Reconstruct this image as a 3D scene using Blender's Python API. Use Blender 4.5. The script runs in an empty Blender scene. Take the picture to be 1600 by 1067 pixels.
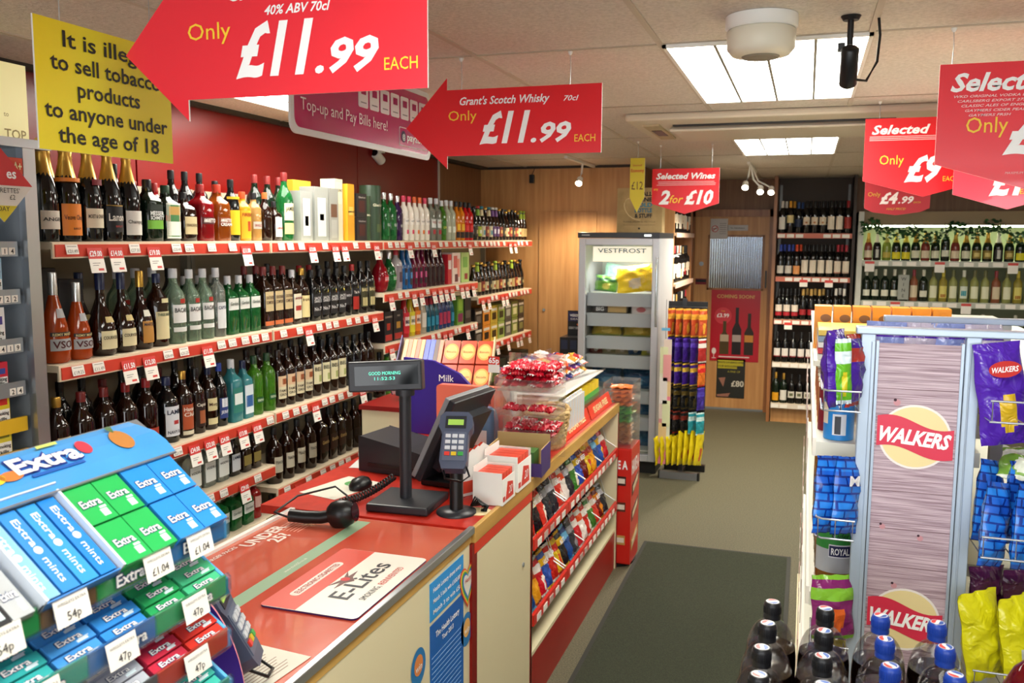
import bpy, math, random
from mathutils import Vector, Matrix
random.seed(7)
S = bpy.context.scene
COL = S.collection
PI = math.pi
R = math.radians
# ---------------- camera ----------------
yaw, pitch, roll = -.317408, -.115718, .005416
fw = Vector((math.sin(yaw)*math.cos(pitch), math.cos(yaw)*math.cos(pitch), math.sin(pitch)))
rt = fw.cross(Vector((0, 0, 1))).normalized(); up = rt.cross(fw)
rt, up = rt*math.cos(roll)+up*math.sin(roll), -rt*math.sin(roll)+up*math.cos(roll)
cd = bpy.data.cameras.new('camera'); cam = bpy.data.objects.new('camera', cd); COL.objects.link(cam)
cd.sensor_width = 36; cd.lens = 36*1394.12/1600; cd.clip_start = .05
cam.matrix_world = Matrix(((rt.x, up.x, -fw.x, 0), (rt.y, up.y, -fw.y, 0), (rt.z, up.z, -fw.z, 1.73), (0, 0, 0, 1)))
S.camera = cam
cd.dof.use_dof = True; cd.dof.focus_distance = 2.4; cd.dof.aperture_fstop = 8
# ---------------- world, light, exposure ----------------
W = bpy.data.worlds.new('daylight'); S.world = W; W.use_nodes = True
W.node_tree.nodes['Background'].inputs[0].default_value = (.93, .97, 1, 1)
W.node_tree.nodes['Background'].inputs[1].default_value = .6
def area(name, loc, rot, sx, sy, e, col=(1, 1, 1)):
    l = bpy.data.lights.new(name, 'AREA'); l.shape = 'RECTANGLE'; l.size = sx; l.size_y = sy; l.energy = e; l.color = col
    o = bpy.data.objects.new(name, l); COL.objects.link(o); o.location = loc; o.rotation_euler = rot; return o
area('freezer_lamp', (-1.28, 6.6, 1.55), (R(25), 0, 0), .35, .05, 1.3, (1, .98, .9))
area('shop_window_daylight', (0, -2.9, 1.45), (R(90), 0, 0), 4.6, 1.7, 60, (.95, .98, 1))
S.view_settings.view_transform = 'Standard'; S.view_settings.look = 'None'; S.view_settings.gamma = 1
S.view_settings.use_curve_mapping = False; S.view_settings.exposure = 0.95
S.cycles.max_bounces = 8; S.cycles.transmission_bounces = 6; S.cycles.glossy_bounces = 4; S.cycles.diffuse_bounces = 3
S.cycles.transparent_max_bounces = 8
S.cycles.use_denoising = True; S.cycles.caustics_reflective = False; S.cycles.caustics_refractive = False
PANEL_E = 8.5

# ---------------- materials ----------------
MC = {}
def srgb(h):
    if isinstance(h, str):
        v = [int(h[i:i+2], 16)/255 for i in (0, 2, 4)]
        return tuple(((c+.055)/1.055)**2.4 if c > .04045 else c/12.92 for c in v)
    return h
def mat(col, rough=.5, metal=0, trans=0, emit=0, coat=0, alpha=1, ior=1.45):
    k = (col, rough, metal, trans, emit, coat, alpha)
    if k in MC: return MC[k]
    m = bpy.data.materials.new('m_%s' % (col if isinstance(col, str) else 'c')); m.use_nodes = True
    b = m.node_tree.nodes['Principled BSDF']; c = srgb(col)
    b.inputs['Base Color'].default_value = (*c, 1); b.inputs['Roughness'].default_value = rough
    b.inputs['Metallic'].default_value = metal; b.inputs['Transmission Weight'].default_value = trans
    b.inputs['Coat Weight'].default_value = coat; b.inputs['IOR'].default_value = ior; b.inputs['Alpha'].default_value = alpha
    if emit: b.inputs['Emission Color'].default_value = (*c, 1); b.inputs['Emission Strength'].default_value = emit
    MC[k] = m; return m
def nodes(name):
    m = bpy.data.materials.new(name); m.use_nodes = True; nt = m.node_tree
    return m, nt, nt.nodes['Principled BSDF']
def noisemat(name, c1, c2, scale=(1, 1, 1), ns=5, detail=4, rough=.6, bump=0, lo=.35, hi=.65, coat=0, kind='noise', spec=None):
    m, nt, b = nodes(name); L = nt.links
    tc = nt.nodes.new('ShaderNodeTexCoord'); mp = nt.nodes.new('ShaderNodeMapping'); mp.inputs['Scale'].default_value = scale
    L.new(tc.outputs['Object'], mp.inputs[0])
    if kind == 'voronoi':
        t = nt.nodes.new('ShaderNodeTexVoronoi'); t.inputs['Scale'].default_value = ns; out = t.outputs['Distance']
    elif kind == 'brick':
        t = nt.nodes.new('ShaderNodeTexBrick'); t.inputs['Scale'].default_value = ns; out = t.outputs['Fac']
    else:
        t = nt.nodes.new('ShaderNodeTexNoise'); t.inputs['Scale'].default_value = ns; t.inputs['Detail'].default_value = detail; out = t.outputs['Fac']
    L.new(mp.outputs[0], t.inputs['Vector'])
    r = nt.nodes.new('ShaderNodeValToRGB'); r.color_ramp.elements[0].position = lo; r.color_ramp.elements[1].position = hi
    r.color_ramp.elements[0].color = (*srgb(c1), 1); r.color_ramp.elements[1].color = (*srgb(c2), 1)
    L.new(out, r.inputs[0]); L.new(r.outputs[0], b.inputs['Base Color'])
    b.inputs['Roughness'].default_value = rough; b.inputs['Coat Weight'].default_value = coat
    if spec is not None: b.inputs['Specular IOR Level'].default_value = spec
    if bump:
        bp = nt.nodes.new('ShaderNodeBump'); bp.inputs['Strength'].default_value = bump; bp.inputs['Distance'].default_value = .01
        L.new(out, bp.inputs['Height']); L.new(bp.outputs[0], b.inputs['Normal'])
    return m
M_floor = noisemat('speckled_floor', '454230', '706b52', ns=160, detail=3, rough=.75, lo=.3, hi=.7)
M_mat = noisemat('ribbed_mat', '363a30', '434739', scale=(1, 1, 1), ns=220, detail=3, rough=.95, bump=.3, spec=.15)
M_ceil = noisemat('ceiling_tile', 'd4cbbf', 'e6ddd2', ns=90, detail=4, rough=.85, bump=.55)
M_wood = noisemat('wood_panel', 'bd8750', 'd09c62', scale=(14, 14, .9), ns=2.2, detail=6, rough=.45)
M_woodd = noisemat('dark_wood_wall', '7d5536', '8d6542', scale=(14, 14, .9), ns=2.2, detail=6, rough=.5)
M_woodt = noisemat('wood_trim', '8a5730', 'a56f40', scale=(14, 14, .9), ns=2.2, detail=5, rough=.4)
M_edge = noisemat('oak_edge', 'b98a3f', 'd0a457', scale=(8, 1, 8), ns=3, detail=5, rough=.4)
M_red = mat('800d0a', .32); M_redtop = noisemat('red_laminate', 'bb2417', 'c93222', ns=30, rough=.3)
M_cream = mat('e2d6b0', .45); M_shelf = mat('e9d9bd', .5); M_back = mat('a89f8c', .6)
M_grey = mat('9aa0a4', .35, .6); M_alu = mat('b9bdc0', .3, .9); M_white = mat('f2f0ea', .5); M_black = mat('121214', .35)
M_plast = mat('26272c', .38); M_strip = mat('d8432f', .4); M_tick = mat('f4efe6', .5); M_grn = mat('45be5b', .4)
M_post = mat('b2c1d3', .35, .3); M_chrome = mat('d8dadd', .15, 1)
M_acr = mat('f4f8f8', .06, 0, .92, alpha=.35)
def plankmat():
    m, nt, b = nodes('pink_planks'); L = nt.links
    tc = nt.nodes.new('ShaderNodeTexCoord'); mp = nt.nodes.new('ShaderNodeMapping'); mp.inputs['Scale'].default_value = (2.2, 1, 110)
    L.new(tc.outputs['Object'], mp.inputs[0]); t = nt.nodes.new('ShaderNodeTexNoise'); t.inputs['Scale'].default_value = 3.5; t.inputs['Detail'].default_value = 9; t.inputs['Distortion'].default_value = .6
    L.new(mp.outputs[0], t.inputs['Vector']); r = nt.nodes.new('ShaderNodeValToRGB')
    for e, p, c in zip(r.color_ramp.elements, (.33, .66), ('876a76', 'd3bdc7')): e.position = p; e.color = (*srgb(c), 1)
    L.new(t.outputs['Fac'], r.inputs[0]); L.new(r.outputs[0], b.inputs['Base Color']); b.inputs['Roughness'].default_value = .4
    return m
M_plank = plankmat()

def brickmat(name, c1, c2, mo, sc):
    m, nt, b = nodes(name); L = nt.links
    tc = nt.nodes.new('ShaderNodeTexCoord'); sx = nt.nodes.new('ShaderNodeSeparateXYZ'); cx = nt.nodes.new('ShaderNodeCombineXYZ'); t = nt.nodes.new('ShaderNodeTexBrick')
    L.new(tc.outputs['Object'], sx.inputs[0]); L.new(sx.outputs[0], cx.inputs[0]); L.new(sx.outputs[2], cx.inputs[1]); L.new(cx.outputs[0], t.inputs['Vector'])
    for k, c in (('Color1', c1), ('Color2', c2), ('Mortar', mo)): t.inputs[k].default_value = (*srgb(c), 1)
    t.inputs['Scale'].default_value = sc; t.inputs['Mortar Size'].default_value = .03; t.inputs['Mortar Smooth'].default_value = 0
    L.new(t.outputs['Color'], b.inputs['Base Color']); b.inputs['Roughness'].default_value = .2
    return m
M_bag = brickmat('bag_bricks', '2f8cf0', '1f78e0', '143a98', 13); M_bag2 = brickmat('bag_bricks_dark', '2468d8', '1d58c4', '102c80', 13)
CRC = {}
def crumple(col, rough=.25):
    if (col, rough) in CRC: return CRC[col, rough]
    m, nt, b = nodes('foil_%s' % col); L = nt.links; b.inputs['Base Color'].default_value = (*srgb(col), 1); b.inputs['Roughness'].default_value = rough
    tc = nt.nodes.new('ShaderNodeTexCoord'); t = nt.nodes.new('ShaderNodeTexNoise'); t.inputs['Scale'].default_value = 22; t.inputs['Detail'].default_value = 2; t.inputs['Distortion'].default_value = 1.5
    bp = nt.nodes.new('ShaderNodeBump'); bp.inputs['Strength'].default_value = .7; bp.inputs['Distance'].default_value = .012
    L.new(tc.outputs['Object'], t.inputs['Vector']); L.new(t.outputs['Fac'], bp.inputs['Height']); L.new(bp.outputs[0], b.inputs['Normal'])
    CRC[col, rough] = m; return m
# ---------------- mesh builder ----------------
TC = {}
def textgeo(s, italic=False, bold=0.0):
    k = (s, italic, bold)
    if k in TC: return TC[k]
    c = bpy.data.curves.new('t', 'FONT'); c.body = s; c.size = 1; c.resolution_u = 2; c.offset = bold
    if italic: c.shear = .28
    o = bpy.data.objects.new('t', c); me = o.to_mesh()
    vs = [(v.co.x, v.co.y) for v in me.vertices]; fs = [tuple(p.vertices) for p in me.polygons]
    o.to_mesh_clear(); bpy.data.objects.remove(o); bpy.data.curves.remove(c)
    if vs:
        x0 = min(v[0] for v in vs); x1 = max(v[0] for v in vs)
    else: x0 = x1 = 0
    TC[k] = ([(x-x0, y) for x, y in vs], fs, x1-x0); return TC[k]
def sp(th, rx, ry, n):
    c, s = math.cos(th), math.sin(th); e = 2/n
    return (rx*math.copysign(abs(c)**e, c), ry*math.copysign(abs(s)**e, s))
class MB:
    def __init__(s): s.v = []; s.f = []; s.mi = []; s.sm = []; s.mats = []
    def add(s, vs, fs, m, smooth=False, M=None):
        if m not in s.mats: s.mats.append(m)
        i = s.mats.index(m); b = len(s.v)
        s.v += [tuple(M @ Vector(v)) for v in vs] if M is not None else list(vs)
        for f in fs: s.f.append(tuple(b+j for j in f)); s.mi.append(i); s.sm.append(smooth)
        return s
    def bx(s, x0, x1, y0, y1, z0, z1, m, M=None):
        vs = [(x, y, z) for z in (z0, z1) for y in (y0, y1) for x in (x0, x1)]
        return s.add(vs, [(0, 2, 3, 1), (4, 5, 7, 6), (0, 1, 5, 4), (2, 6, 7, 3), (0, 4, 6, 2), (1, 3, 7, 5)], m, M=M)
    def rings(s, pr, m, n=16, pw=2, M=None, caps=True, smooth=True):
        # pr: list of (r or (rx,ry), z)
        vs = []; k = len(pr)
        for r_, z in pr:
            rx, ry = r_ if isinstance(r_, tuple) else (r_, r_)
            for i in range(n):
                x, y = sp(2*PI*(i+.5)/n, rx, ry, pw); vs.append((x, y, z))
        fs = [(a*n+i, a*n+(i+1) % n, (a+1)*n+(i+1) % n, (a+1)*n+i) for a in range(k-1) for i in range(n)]
        s.add(vs, fs, m, smooth, M)
        if caps:
            s.add(vs[:n], [tuple(range(n))[::-1]], m, False, M); s.add(vs[-n:], [tuple(range(n))], m, False, M)
        return s
    def patch(s, r, z0, z1, a, m, pw=2, c=-PI/2, n=8, ry=None, r1=None):
        vs = []; ry = ry or r; q = (r1 or r)/r
        for z, k in ((z0, 1), (z1, q)):
            for i in range(n+1): x, y = sp(c-a+2*a*i/n, r*k, ry*k, pw); vs.append((x, y, z))
        return s.add(vs, [(i, i+1, n+2+i, n+1+i) for i in range(n)], m, True)
    def tube(s, pts, r, m, n=6, closed=False):
        P = [Vector(p) for p in pts]; vs = []; k = len(P)
        for i, p in enumerate(P):
            a = P[(i-1) % k] if closed or i > 0 else p; b = P[(i+1) % k] if closed or i < k-1 else p
            t = (b-a).normalized(); u = t.cross(Vector((.013, .02, 1)) if abs(t.z) < .95 else Vector((1, 0, .01))).normalized(); w = t.cross(u)
            for j in range(n):
                an = 2*PI*j/n; vs.append(tuple(p+u*(r*math.cos(an))+w*(r*math.sin(an))))
        seg = k if closed else k-1
        fs = [(a*n+i, a*n+(i+1) % n, ((a+1) % k)*n+(i+1) % n, ((a+1) % k)*n+i) for a in range(seg) for i in range(n)]
        s.add(vs, fs, m, True)
        if not closed: s.add(vs[:n], [tuple(range(n))[::-1]], m); s.add(vs[-n:], [tuple(range(n))], m)
        return s
    def prism(s, poly, y0, y1, m, M=None, side=None):
        k = len(poly); vs = [(x, y0, z) for x, z in poly]+[(x, y1, z) for x, z in poly]
        s.add(vs, [tuple(range(k)), tuple(range(k, 2*k))[::-1]], m, M=M)
        s.add(vs, [(i, i+k, (i+1) % k+k, (i+1) % k) for i in range(k)], side or m, M=M); return s
    def disc(s, cx, cz, r, y, m, n=20, rz=None, M=None):
        return s.add([(cx+r*math.cos(2*PI*i/n), y, cz+(rz or r)*math.sin(2*PI*i/n)) for i in range(n)], [tuple(range(n))], m, M=M)
    def text(s, t, x, z, h, m, y=0, w=None, al='c', it=False, bold=0, M=None, wrap=None, slope=0):
        vs, fs, tw = textgeo(t, it, bold); k = h/.73; kx = k if w is None else min(w/max(tw, .01), k*1.6) if w else k
        ox = x-(tw*kx/2 if al == 'c' else tw*kx if al == 'r' else 0); o = []
        for a, b in vs:
            X, Z = ox+a*kx, z+b*k
            if wrap: th = -PI/2+X/wrap; o.append((wrap*math.cos(th), wrap*math.sin(th), Z))
            else: o.append((X, y, Z+slope*X))
        return s.add(o, fs, m, M=M)
    def build(s, name, parent=None, loc=None, rot=None, bev=0):
        me = bpy.data.meshes.new(name); me.from_pydata(s.v, [], s.f)
        for m in s.mats: me.materials.append(m)
        me.polygons.foreach_set('material_index', s.mi); me.polygons.foreach_set('use_smooth', s.sm); me.update()
        o = bpy.data.objects.new(name, me); COL.objects.link(o)
        if parent: o.parent = parent
        if loc: o.location = loc
        if rot: o.rotation_euler = rot
        if bev:
            b = o.modifiers.new('bevel', 'BEVEL'); b.width = bev; b.segments = 2; b.limit_method = 'ANGLE'
        return o
def tag(o, label=None, cat=None, group=None, kind=None):
    if label: o['label'] = label
    if cat: o['category'] = cat
    if group: o['group'] = group
    if kind: o['kind'] = kind
    return o
def thing(name, label, cat, loc=(0, 0, 0), rz=0, group=None):
    o = bpy.data.objects.new(name, None); o.empty_display_size = .05; COL.objects.link(o); o.location = loc; o.rotation_euler = (0, 0, rz)
    return tag(o, label, cat, group)
def struct(name, mb, **k): return tag(mb.build(name, **k), kind='structure')
def dup(root, loc, rz=None, label=None, group=None, scale=None, rot=None):
    r = root.copy(); COL.objects.link(r); r.location = loc
    if rz is not None: r.rotation_euler = (0, 0, rz)
    if rot is not None: r.rotation_euler = rot
    if scale: r.scale = scale
    if label: r['label'] = label
    if group: r['group'] = group
    for ch in root.children:
        c = ch.copy(); COL.objects.link(c); c.parent = r
        for g in ch.children:
            d = g.copy(); COL.objects.link(d); d.parent = c
    return r
PROTO = []
def park(o):   # a prototype never placed is removed at the end
    PROTO.append(o); return o
def nth(n):
    w = ['', 'first', 'second', 'third', 'fourth', 'fifth', 'sixth', 'seventh', 'eighth', 'ninth', 'tenth', 'eleventh', 'twelfth']
    return w[n] if n < 13 else '%d%s' % (n, {1: 'st', 2: 'nd', 3: 'rd'}.get(n % 10 if n not in (11, 12, 13) else 0, 'th'))
K = M_black; KT = mat('1a1612', .5); WT = mat('ffffff', .45); YT = mat('ffd23a', .5); RT = mat('c8181c', .45)
# ---------------- room shell ----------------
CH = 2.318
struct('floor', MB().bx(-2.7, 2.6, -2.6, 9.4, -.05, 0, M_floor))
struct('ceiling', MB().bx(-2.7, 2.6, -2.6, 9.4, CH, CH+.05, M_ceil))
n = 0
ty = [-2.2+1.25*i for i in range(10)]
b = MB()
for x in [-.45+.6*i for i in range(-3, 6)]:
    b.bx(x-.009, x+.009, -2.6, 9.3, CH-.004, CH+.001, mat('cbbfae', .5))
struct('trim_1', b)
b = MB()
for y in ty: b.bx(-2.7, 2.6, y-.006, y+.006, CH-.003, CH+.001, mat('b5a996', .5))
struct('trim_2', b)
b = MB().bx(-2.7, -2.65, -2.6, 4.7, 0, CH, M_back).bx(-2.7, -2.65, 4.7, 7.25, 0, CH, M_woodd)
struct('wall_left', b)
b = MB()
for y0, y1 in ((1.0, 3.03), (3.04, 4.93), (4.94, 6.18)): b.bx(-2.65, -2.615, y0, y1, 1.9, CH, M_red)
struct('trim_3', b)
struct('trim_4', MB().bx(-2.65, -2.605, 6.18, 6.2, 1.7, CH, mat('cfc8bb', .5)).bx(-2.65, -2.58, -2.6, 7.2, CH-.02, CH, mat('3a342c', .6)))
# back: wood wall, recess with wine rack, door wall
struct('wall_back', MB().bx(-2.7, -1.3, 7.2, 7.25, 0, CH, M_wood).bx(-2.65, -1.3, 7.18, 7.2, CH-.02, CH, mat('2f261d', .6)))
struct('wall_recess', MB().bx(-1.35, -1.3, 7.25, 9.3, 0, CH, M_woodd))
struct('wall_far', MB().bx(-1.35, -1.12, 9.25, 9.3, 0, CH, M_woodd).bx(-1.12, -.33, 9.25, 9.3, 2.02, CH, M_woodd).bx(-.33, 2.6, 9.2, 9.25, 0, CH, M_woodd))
struct('wall_right', MB().bx(2.55, 2.6, -2.6, 9.3, 0, CH, mat('b9ac96', .6)))
# shop front behind the camera: low wall and window frame, daylight comes in between
struct('wall_front', MB().bx(-2.7, 2.6, -2.6, -2.55, 0, .5, M_cream).bx(-2.7, 2.6, -2.6, -2.55, 2.2, CH, M_cream))
struct('window_1', MB().bx(-2.7, -2.6, -2.6, -2.54, .5, 2.2, M_alu).bx(-.95, -.88, -2.6, -2.54, .5, 2.2, M_alu).bx(.85, .92, -2.6, -2.54, .5, 2.2, M_alu).bx(2.5, 2.6, -2.6, -2.54, .5, 2.2, M_alu).bx(-2.7, 2.6, -2.6, -2.54, .5, .56, M_alu))
# wood wall flush cupboard door
d = struct('door_1', MB().bx(-2.13, -1.64, 7.188, 7.2, .02, 1.945, M_wood), bev=.002)
struct('door_lock', MB().rings([(.012, 0), (.012, .006)], M_alu, M=Matrix.Translation((-2.08, 7.186, 1.13)) @ Matrix.Rotation(R(90), 4, 'X')), parent=d)
# far door with window
d = struct('door_2', MB().bx(-1.08, -.36, 9.2, 9.24, .02, 1.95, M_wood).bx(-.95, -.93, 9.19, 9.2, 1.22, 1.77, M_woodt).bx(-.42, -.40, 9.19, 9.2, 1.22, 1.77, M_woodt).bx(-.95, -.40, 9.19, 9.2, 1.75, 1.77, M_woodt).bx(-.95, -.40, 9.19, 9.2, 1.22, 1.24, M_woodt), bev=.002)
m, nt, bb = nodes('door_window_glass'); bb.inputs['Base Color'].default_value = (.5, .58, .68, 1); bb.inputs['Metallic'].default_value = 1; bb.inputs['Roughness'].default_value = .06
tc = nt.nodes.new('ShaderNodeTexCoord'); wv = nt.nodes.new('ShaderNodeTexWave'); wv.inputs['Scale'].default_value = 14; wv.inputs['Distortion'].default_value = 1
bp = nt.nodes.new('ShaderNodeBump'); bp.inputs['Strength'].default_value = .5; bp.inputs['Distance'].default_value = .01
nt.links.new(tc.outputs['Object'], wv.inputs[0]); nt.links.new(wv.outputs['Fac'], bp.inputs['Height']); nt.links.new(bp.outputs[0], bb.inputs['Normal'])
tag(MB().bx(-.93, -.42, 9.193, 9.199, 1.24, 1.75, m).build('glass_pane', d), kind='structure')
tag(MB().rings([(.022, 0), (.022, .008)], M_grey, M=Matrix.Translation((-1.01, 9.196, 1.48)) @ Matrix.Rotation(R(90), 4, 'X')).build('lock', d), kind='structure')
tag(MB().bx(-.385, -.37, 9.15, 9.2, 1.25, 1.42, mat('3a3029', .4)).build('door_handle', d), kind='structure')
struct('trim_5', MB().bx(-1.14, -1.08, 9.18, 9.25, 0, 2.02, M_woodt).bx(-.36, -.32, 9.18, 9.25, 0, 2.02, M_woodt).bx(-1.14, -.32, 9.18, 9.25, 1.95, 2.02, M_woodt))
# stuck to the door
def flat(name, label, cat, mb, loc, rz=0, group=None): return tag(mb.build(name, loc=loc, rot=(0, 0, rz)), label, cat, group)
b = MB().bx(-.085, .085, 0, .002, -.1, .1, mat('c9c2be', .4))
b.disc(-.04, 0, .033, -.0008, RT).disc(-.04, 0, .026, -.0012, mat('dcd8d4')).bx(-.062, -.018, -.0016, -.0015, -.003, .003, K).bx(-.067, -.013, -.002, -.0018, -.003, .003, RT, M=Matrix.Translation((-.04, 0, 0)) @ Matrix.Rotation(R(-45), 4, 'Y') @ Matrix.Translation((.04, 0, 0)))
for i in range(6): b.bx(.005, .07, -.001, -.0009, .05-.02*i, .055-.02*i, mat('8a8482'))
flat('no_smoking_sign', 'small white no smoking notice with red circle on the door above the window', 'sign', b, (-.845, 9.186, 1.83))
b = MB().bx(-.1, .1, 0, .002, -.028, .028, mat('b9b6b2', .4)).text('No Admittance', 0, -.008, .016, mat('5a5652'), y=-.001, bold=.01)
flat('door_notice', 'narrow grey notice strip on the door above the window, no picture', 'sign', b, (-.665, 9.186, 1.84))
b = MB().bx(-.055, .055, 0, .003, -.03, .03, mat('7a1420', .4)).bx(-.05, .05, -.001, 0, -.005, .02, K)
flat('door_sticker', 'small dark red sticker on the door, low and beside the window', 'sticker', b, (-1.01, 9.196, 1.3))
# wine poster
b = MB().bx(-.24, .24, 0, .003, -.37, .37, mat('b8182c', .35)).text('COMING SOON!', 0, .27, .036, mat('d9b46a'), y=-.001, bold=.02)
b.disc(-.12, .09, .085, -.001, mat('d23b48')).text('£3.99', -.12, .075, .04, WT, y=-.002, bold=.02).text('Only', -.12, .13, .015, YT, y=-.002)
for x, h, c, lc in ((-.1, .24, '4a3a18', 'b9a68c'), (.02, .34, '1c0f14', 'b3a39c'), (.14, .30, '2a1a10', 'c98a3a')):
    b.prism([(x-.045, -.3), (x+.045, -.3), (x+.045, -.3+h*.75), (x+.016, -.3+h*.95), (x+.016, -.3+h*1.4), (x-.016, -.3+h*1.4), (x-.016, -.3+h*.95), (x-.045, -.3+h*.75)], -.0015, -.001, mat(c, .4))
    b.bx(x-.042, x+.042, -.003, -.002, -.17, -.1, mat(lc, .5))
b.disc(-.2, -.27, .022, -.001, mat('e8dcd8'), rz=.032).bx(-.203, -.197, -.002, -.001, -.34, -.28, mat('e8dcd8')).bx(-.22, -.18, -.002, -.001, -.345, -.338, mat('e8dcd8')).bx(-.15, .15, -.002, -.001, -.33, -.32, mat('e8dcd8'))
flat('wine_poster', 'red poster of three wine bottles with coming soon and a price, on the door', 'poster', b, (-.66, 9.195, .87))
b = MB().bx(-.14, .14, 0, .003, -.2, .2, mat('262622', .4)).bx(-.13, .12, -.001, 0, .13, .185, mat('b9ad2a')).bx(-.13, .06, -.002, 0, .1, .14, mat('b9ad2a'))
b.text('WHO\'S LOOKING OVER', -.005, .155, .018, K, y=-.003, bold=.02).text('YOUR SHOULDER?', -.035, .115, .018, K, y=-.003, bold=.02).text('£80', .07, -.08, .06, mat('cfcabc'), y=-.001, bold=.03).text('A FINE OF', .03, .06, .02, mat('b9ad2a'), y=-.001)
b.prism([(-.12, 0), (-.05, .01), (-.07, -.09)], -.002, -.001, mat('9b6a58')).prism([(-.13, -.17), (0, -.15), (-.02, -.19), (-.13, -.19)], -.002, -.001, mat('9b6a58'))
flat('fine_poster', 'black poster with yellow writing and £80, low on the door under the wine poster', 'poster', b, (-.685, 9.195, .325))

# ---------------- ceiling fixtures ----------------
def panel_light(x0, y0, label, w=.6, l=1.19):
    t = thing('ceiling_light', label, 'ceiling light', (x0+w/2, y0+l/2, CH), group='fluorescent ceiling panels')
    MB().bx(-w/2, w/2, -l/2, -l/2+.015, -.012, -.001, M_white).bx(-w/2, w/2, l/2-.015, l/2, -.012, -.001, M_white).bx(-w/2, -w/2+.012, -l/2, l/2, -.012, -.001, M_white).bx(w/2-.012, w/2, -l/2, l/2, -.012, -.001, M_white).build('frame', t)
    em = mat('fffdf2', .5, emit=PANEL_E)
    for i in range(4):
        x = -w/2+.012+(w-.024)/4*i; MB().bx(x+.004, x+(w-.024)/4-.004, -l/2+.015, l/2-.015, -.008, -.0015, em).build('diffuser', t)
    for i in (1, 2, 3): MB().bx(-w/2+.012+(w-.024)/4*i-.0045, -w/2+.012+(w-.024)/4*i+.0045, -l/2+.015, l/2-.015, -.0125, -.001, mat('8f8c80', .5)).build('divider', t)
    return t
panel_light(-.445, 2.8, 'large bright ceiling light panel behind the smoke detector')
panel_light(-.445, 5.32, 'second bright ceiling light panel beyond the air conditioner')
panel_light(-2.32, 2.8, 'ceiling light panel behind the magenta top-up sign')
panel_light(-.445, .3, 'ceiling light panel straight above the shopper')
panel_light(1.35, 2.8, 'ceiling light panel over the right aisle')
panel_light(1.35, 5.32, 'ceiling light panel over the right aisle near the wine')
# air conditioner
t = thing('air_conditioner', 'beige ceiling cassette air conditioner between the two bright light panels', 'air conditioner', (-.17, 4.73, CH))
ac = mat('dcd2bd', .5)
MB().bx(-.68, .72, -.44, .44, -.035, -.001, ac).bx(-.5, .55, -.18, .3, -.06, -.035, ac).build('body', t, bev=.01)
MB().bx(-.48, .53, -.25, -.21, -.042, -.035, K).build('slot', t)
MB().bx(-.62, -.54, -.3, .3, -.045, -.034, mat('c4b38f', .6)).bx(-.605, -.555, -.12, .12, -.047, -.045, K).build('grille', t)
MB().tube([(-.5, -.2, -.055), (.53, -.2, -.055)], .009, ac).build('louvre', t)
# smoke detector
t = thing('smoke_detector', 'large round cream smoke detector on the ceiling before the light panel', 'smoke detector', (-.14, 2.54, CH))
MB().rings([(.088, -.035), (.094, -.03), (.094, -.001)], M_white, 32).build('base', t)
MB().rings([(.04, -.105), (.075, -.1), (.088, -.085), (.09, -.04), (.084, -.035)], mat('e6dfcc', .45), 32).build('body', t)
MB().rings([(.045, -.108), (.05, -.104)], mat('8a8374', .5), 24).build('grille', t)
# black cctv camera
t = thing('security_camera', 'black bullet security camera on a stalk below the ceiling by the light panel', 'security camera', (.085, 2.6, CH))
MB().rings([(.02, -.012), (.026, -.001)], K).build('mount', t); MB().tube([(0, 0, -.01), (0, 0, -.075)], .009, K).build('stalk', t)
Mx = Matrix.Translation((0, -.01, -.135)) @ Matrix.Rotation(R(35), 4, 'X')
MB().rings([(.021, -.05), (.023, -.045), (.023, .05), (.018, .055)], K, M=Mx).build('body', t)
MB().rings([(.014, -.055), (.014, -.049)], mat('30343a', .1), M=Mx).build('lens', t); MB().bx(-.03, -.012, -.012, .012, -.09, -.07, K).build('knob', t)
MB().tube([(.015, .0, -.165), (.045, 0, -.17), (.07, .01, -.12), (.075, .02, -.05), (.07, .03, 0)], .004, K).build('cable', t)
t = thing('security_camera', 'small white dome-nosed security camera on the red wall above the spirits', 'security camera', (-2.6, 5.2, CH))
MB().bx(-.03, .03, -.02, .02, -.06, -.005, M_white).build('mount', t)
Mx = Matrix.Translation((0, -.02, -.085)) @ Matrix.Rotation(R(65), 4, 'X')
MB().rings([(.03, -.05), (.032, .05)], M_white, M=Mx).build('body', t); MB().rings([(.022, .048), (.022, .054)], K, M=Mx).build('lens', t)
# spotlights
def spot(name, label, loc, heads, track, name_aim=False):
    t = thing(name, label, 'spotlight', loc); MB().bx(-.012, .012, -track/2, track/2, -.02, -.001, M_white).build('track', t)
    for (x, y, z) in heads:
        a = MB().tube([(0, y, -.02), (x*.3, y, z*.6), (x, y, z+.02)], .008, M_white).build('arm', t)
        MB().rings([(.026, -.03), (.022, .03)], M_white, M=Matrix.Translation((x, y-.01, z)) @ Matrix.Rotation(R(-48), 4, 'X')).build('lamp_head', t)
        l_ = bpy.data.lights.new('spot_lamp', 'SPOT'); l_.energy = 30; l_.color = (1, .86, .66); l_.spot_size = R(150); l_.spot_blend = .6; l_.shadow_soft_size = .03
        lo_ = bpy.data.objects.new('spot_lamp', l_); COL.objects.link(lo_); lo_.location = (loc[0]+x, loc[1]+y-.03, loc[2]+z-.045); lo_.rotation_euler = (R(-8), 0, 0)
        MB().rings([(.023, -.034), (.023, -.031)], mat('fff0d0', .5, emit=25), M=Matrix.Translation((x, y-.01, z)) @ Matrix.Rotation(R(-48), 4, 'X')).build('bulb', t)
spot('track_spotlight', 'single white spotlight on a short ceiling track above the wood panel', (-1.67, 6.75, CH), [(-.02, .05, -.15)], .9)
spot('track_spotlight', 'cluster of three lit spotlights on a ceiling track before the door', (-.45, 7.6, CH), [(-.03, -.3, -.17), (.08, -.2, -.2), (.15, .1, -.19)], 1.0)
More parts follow.
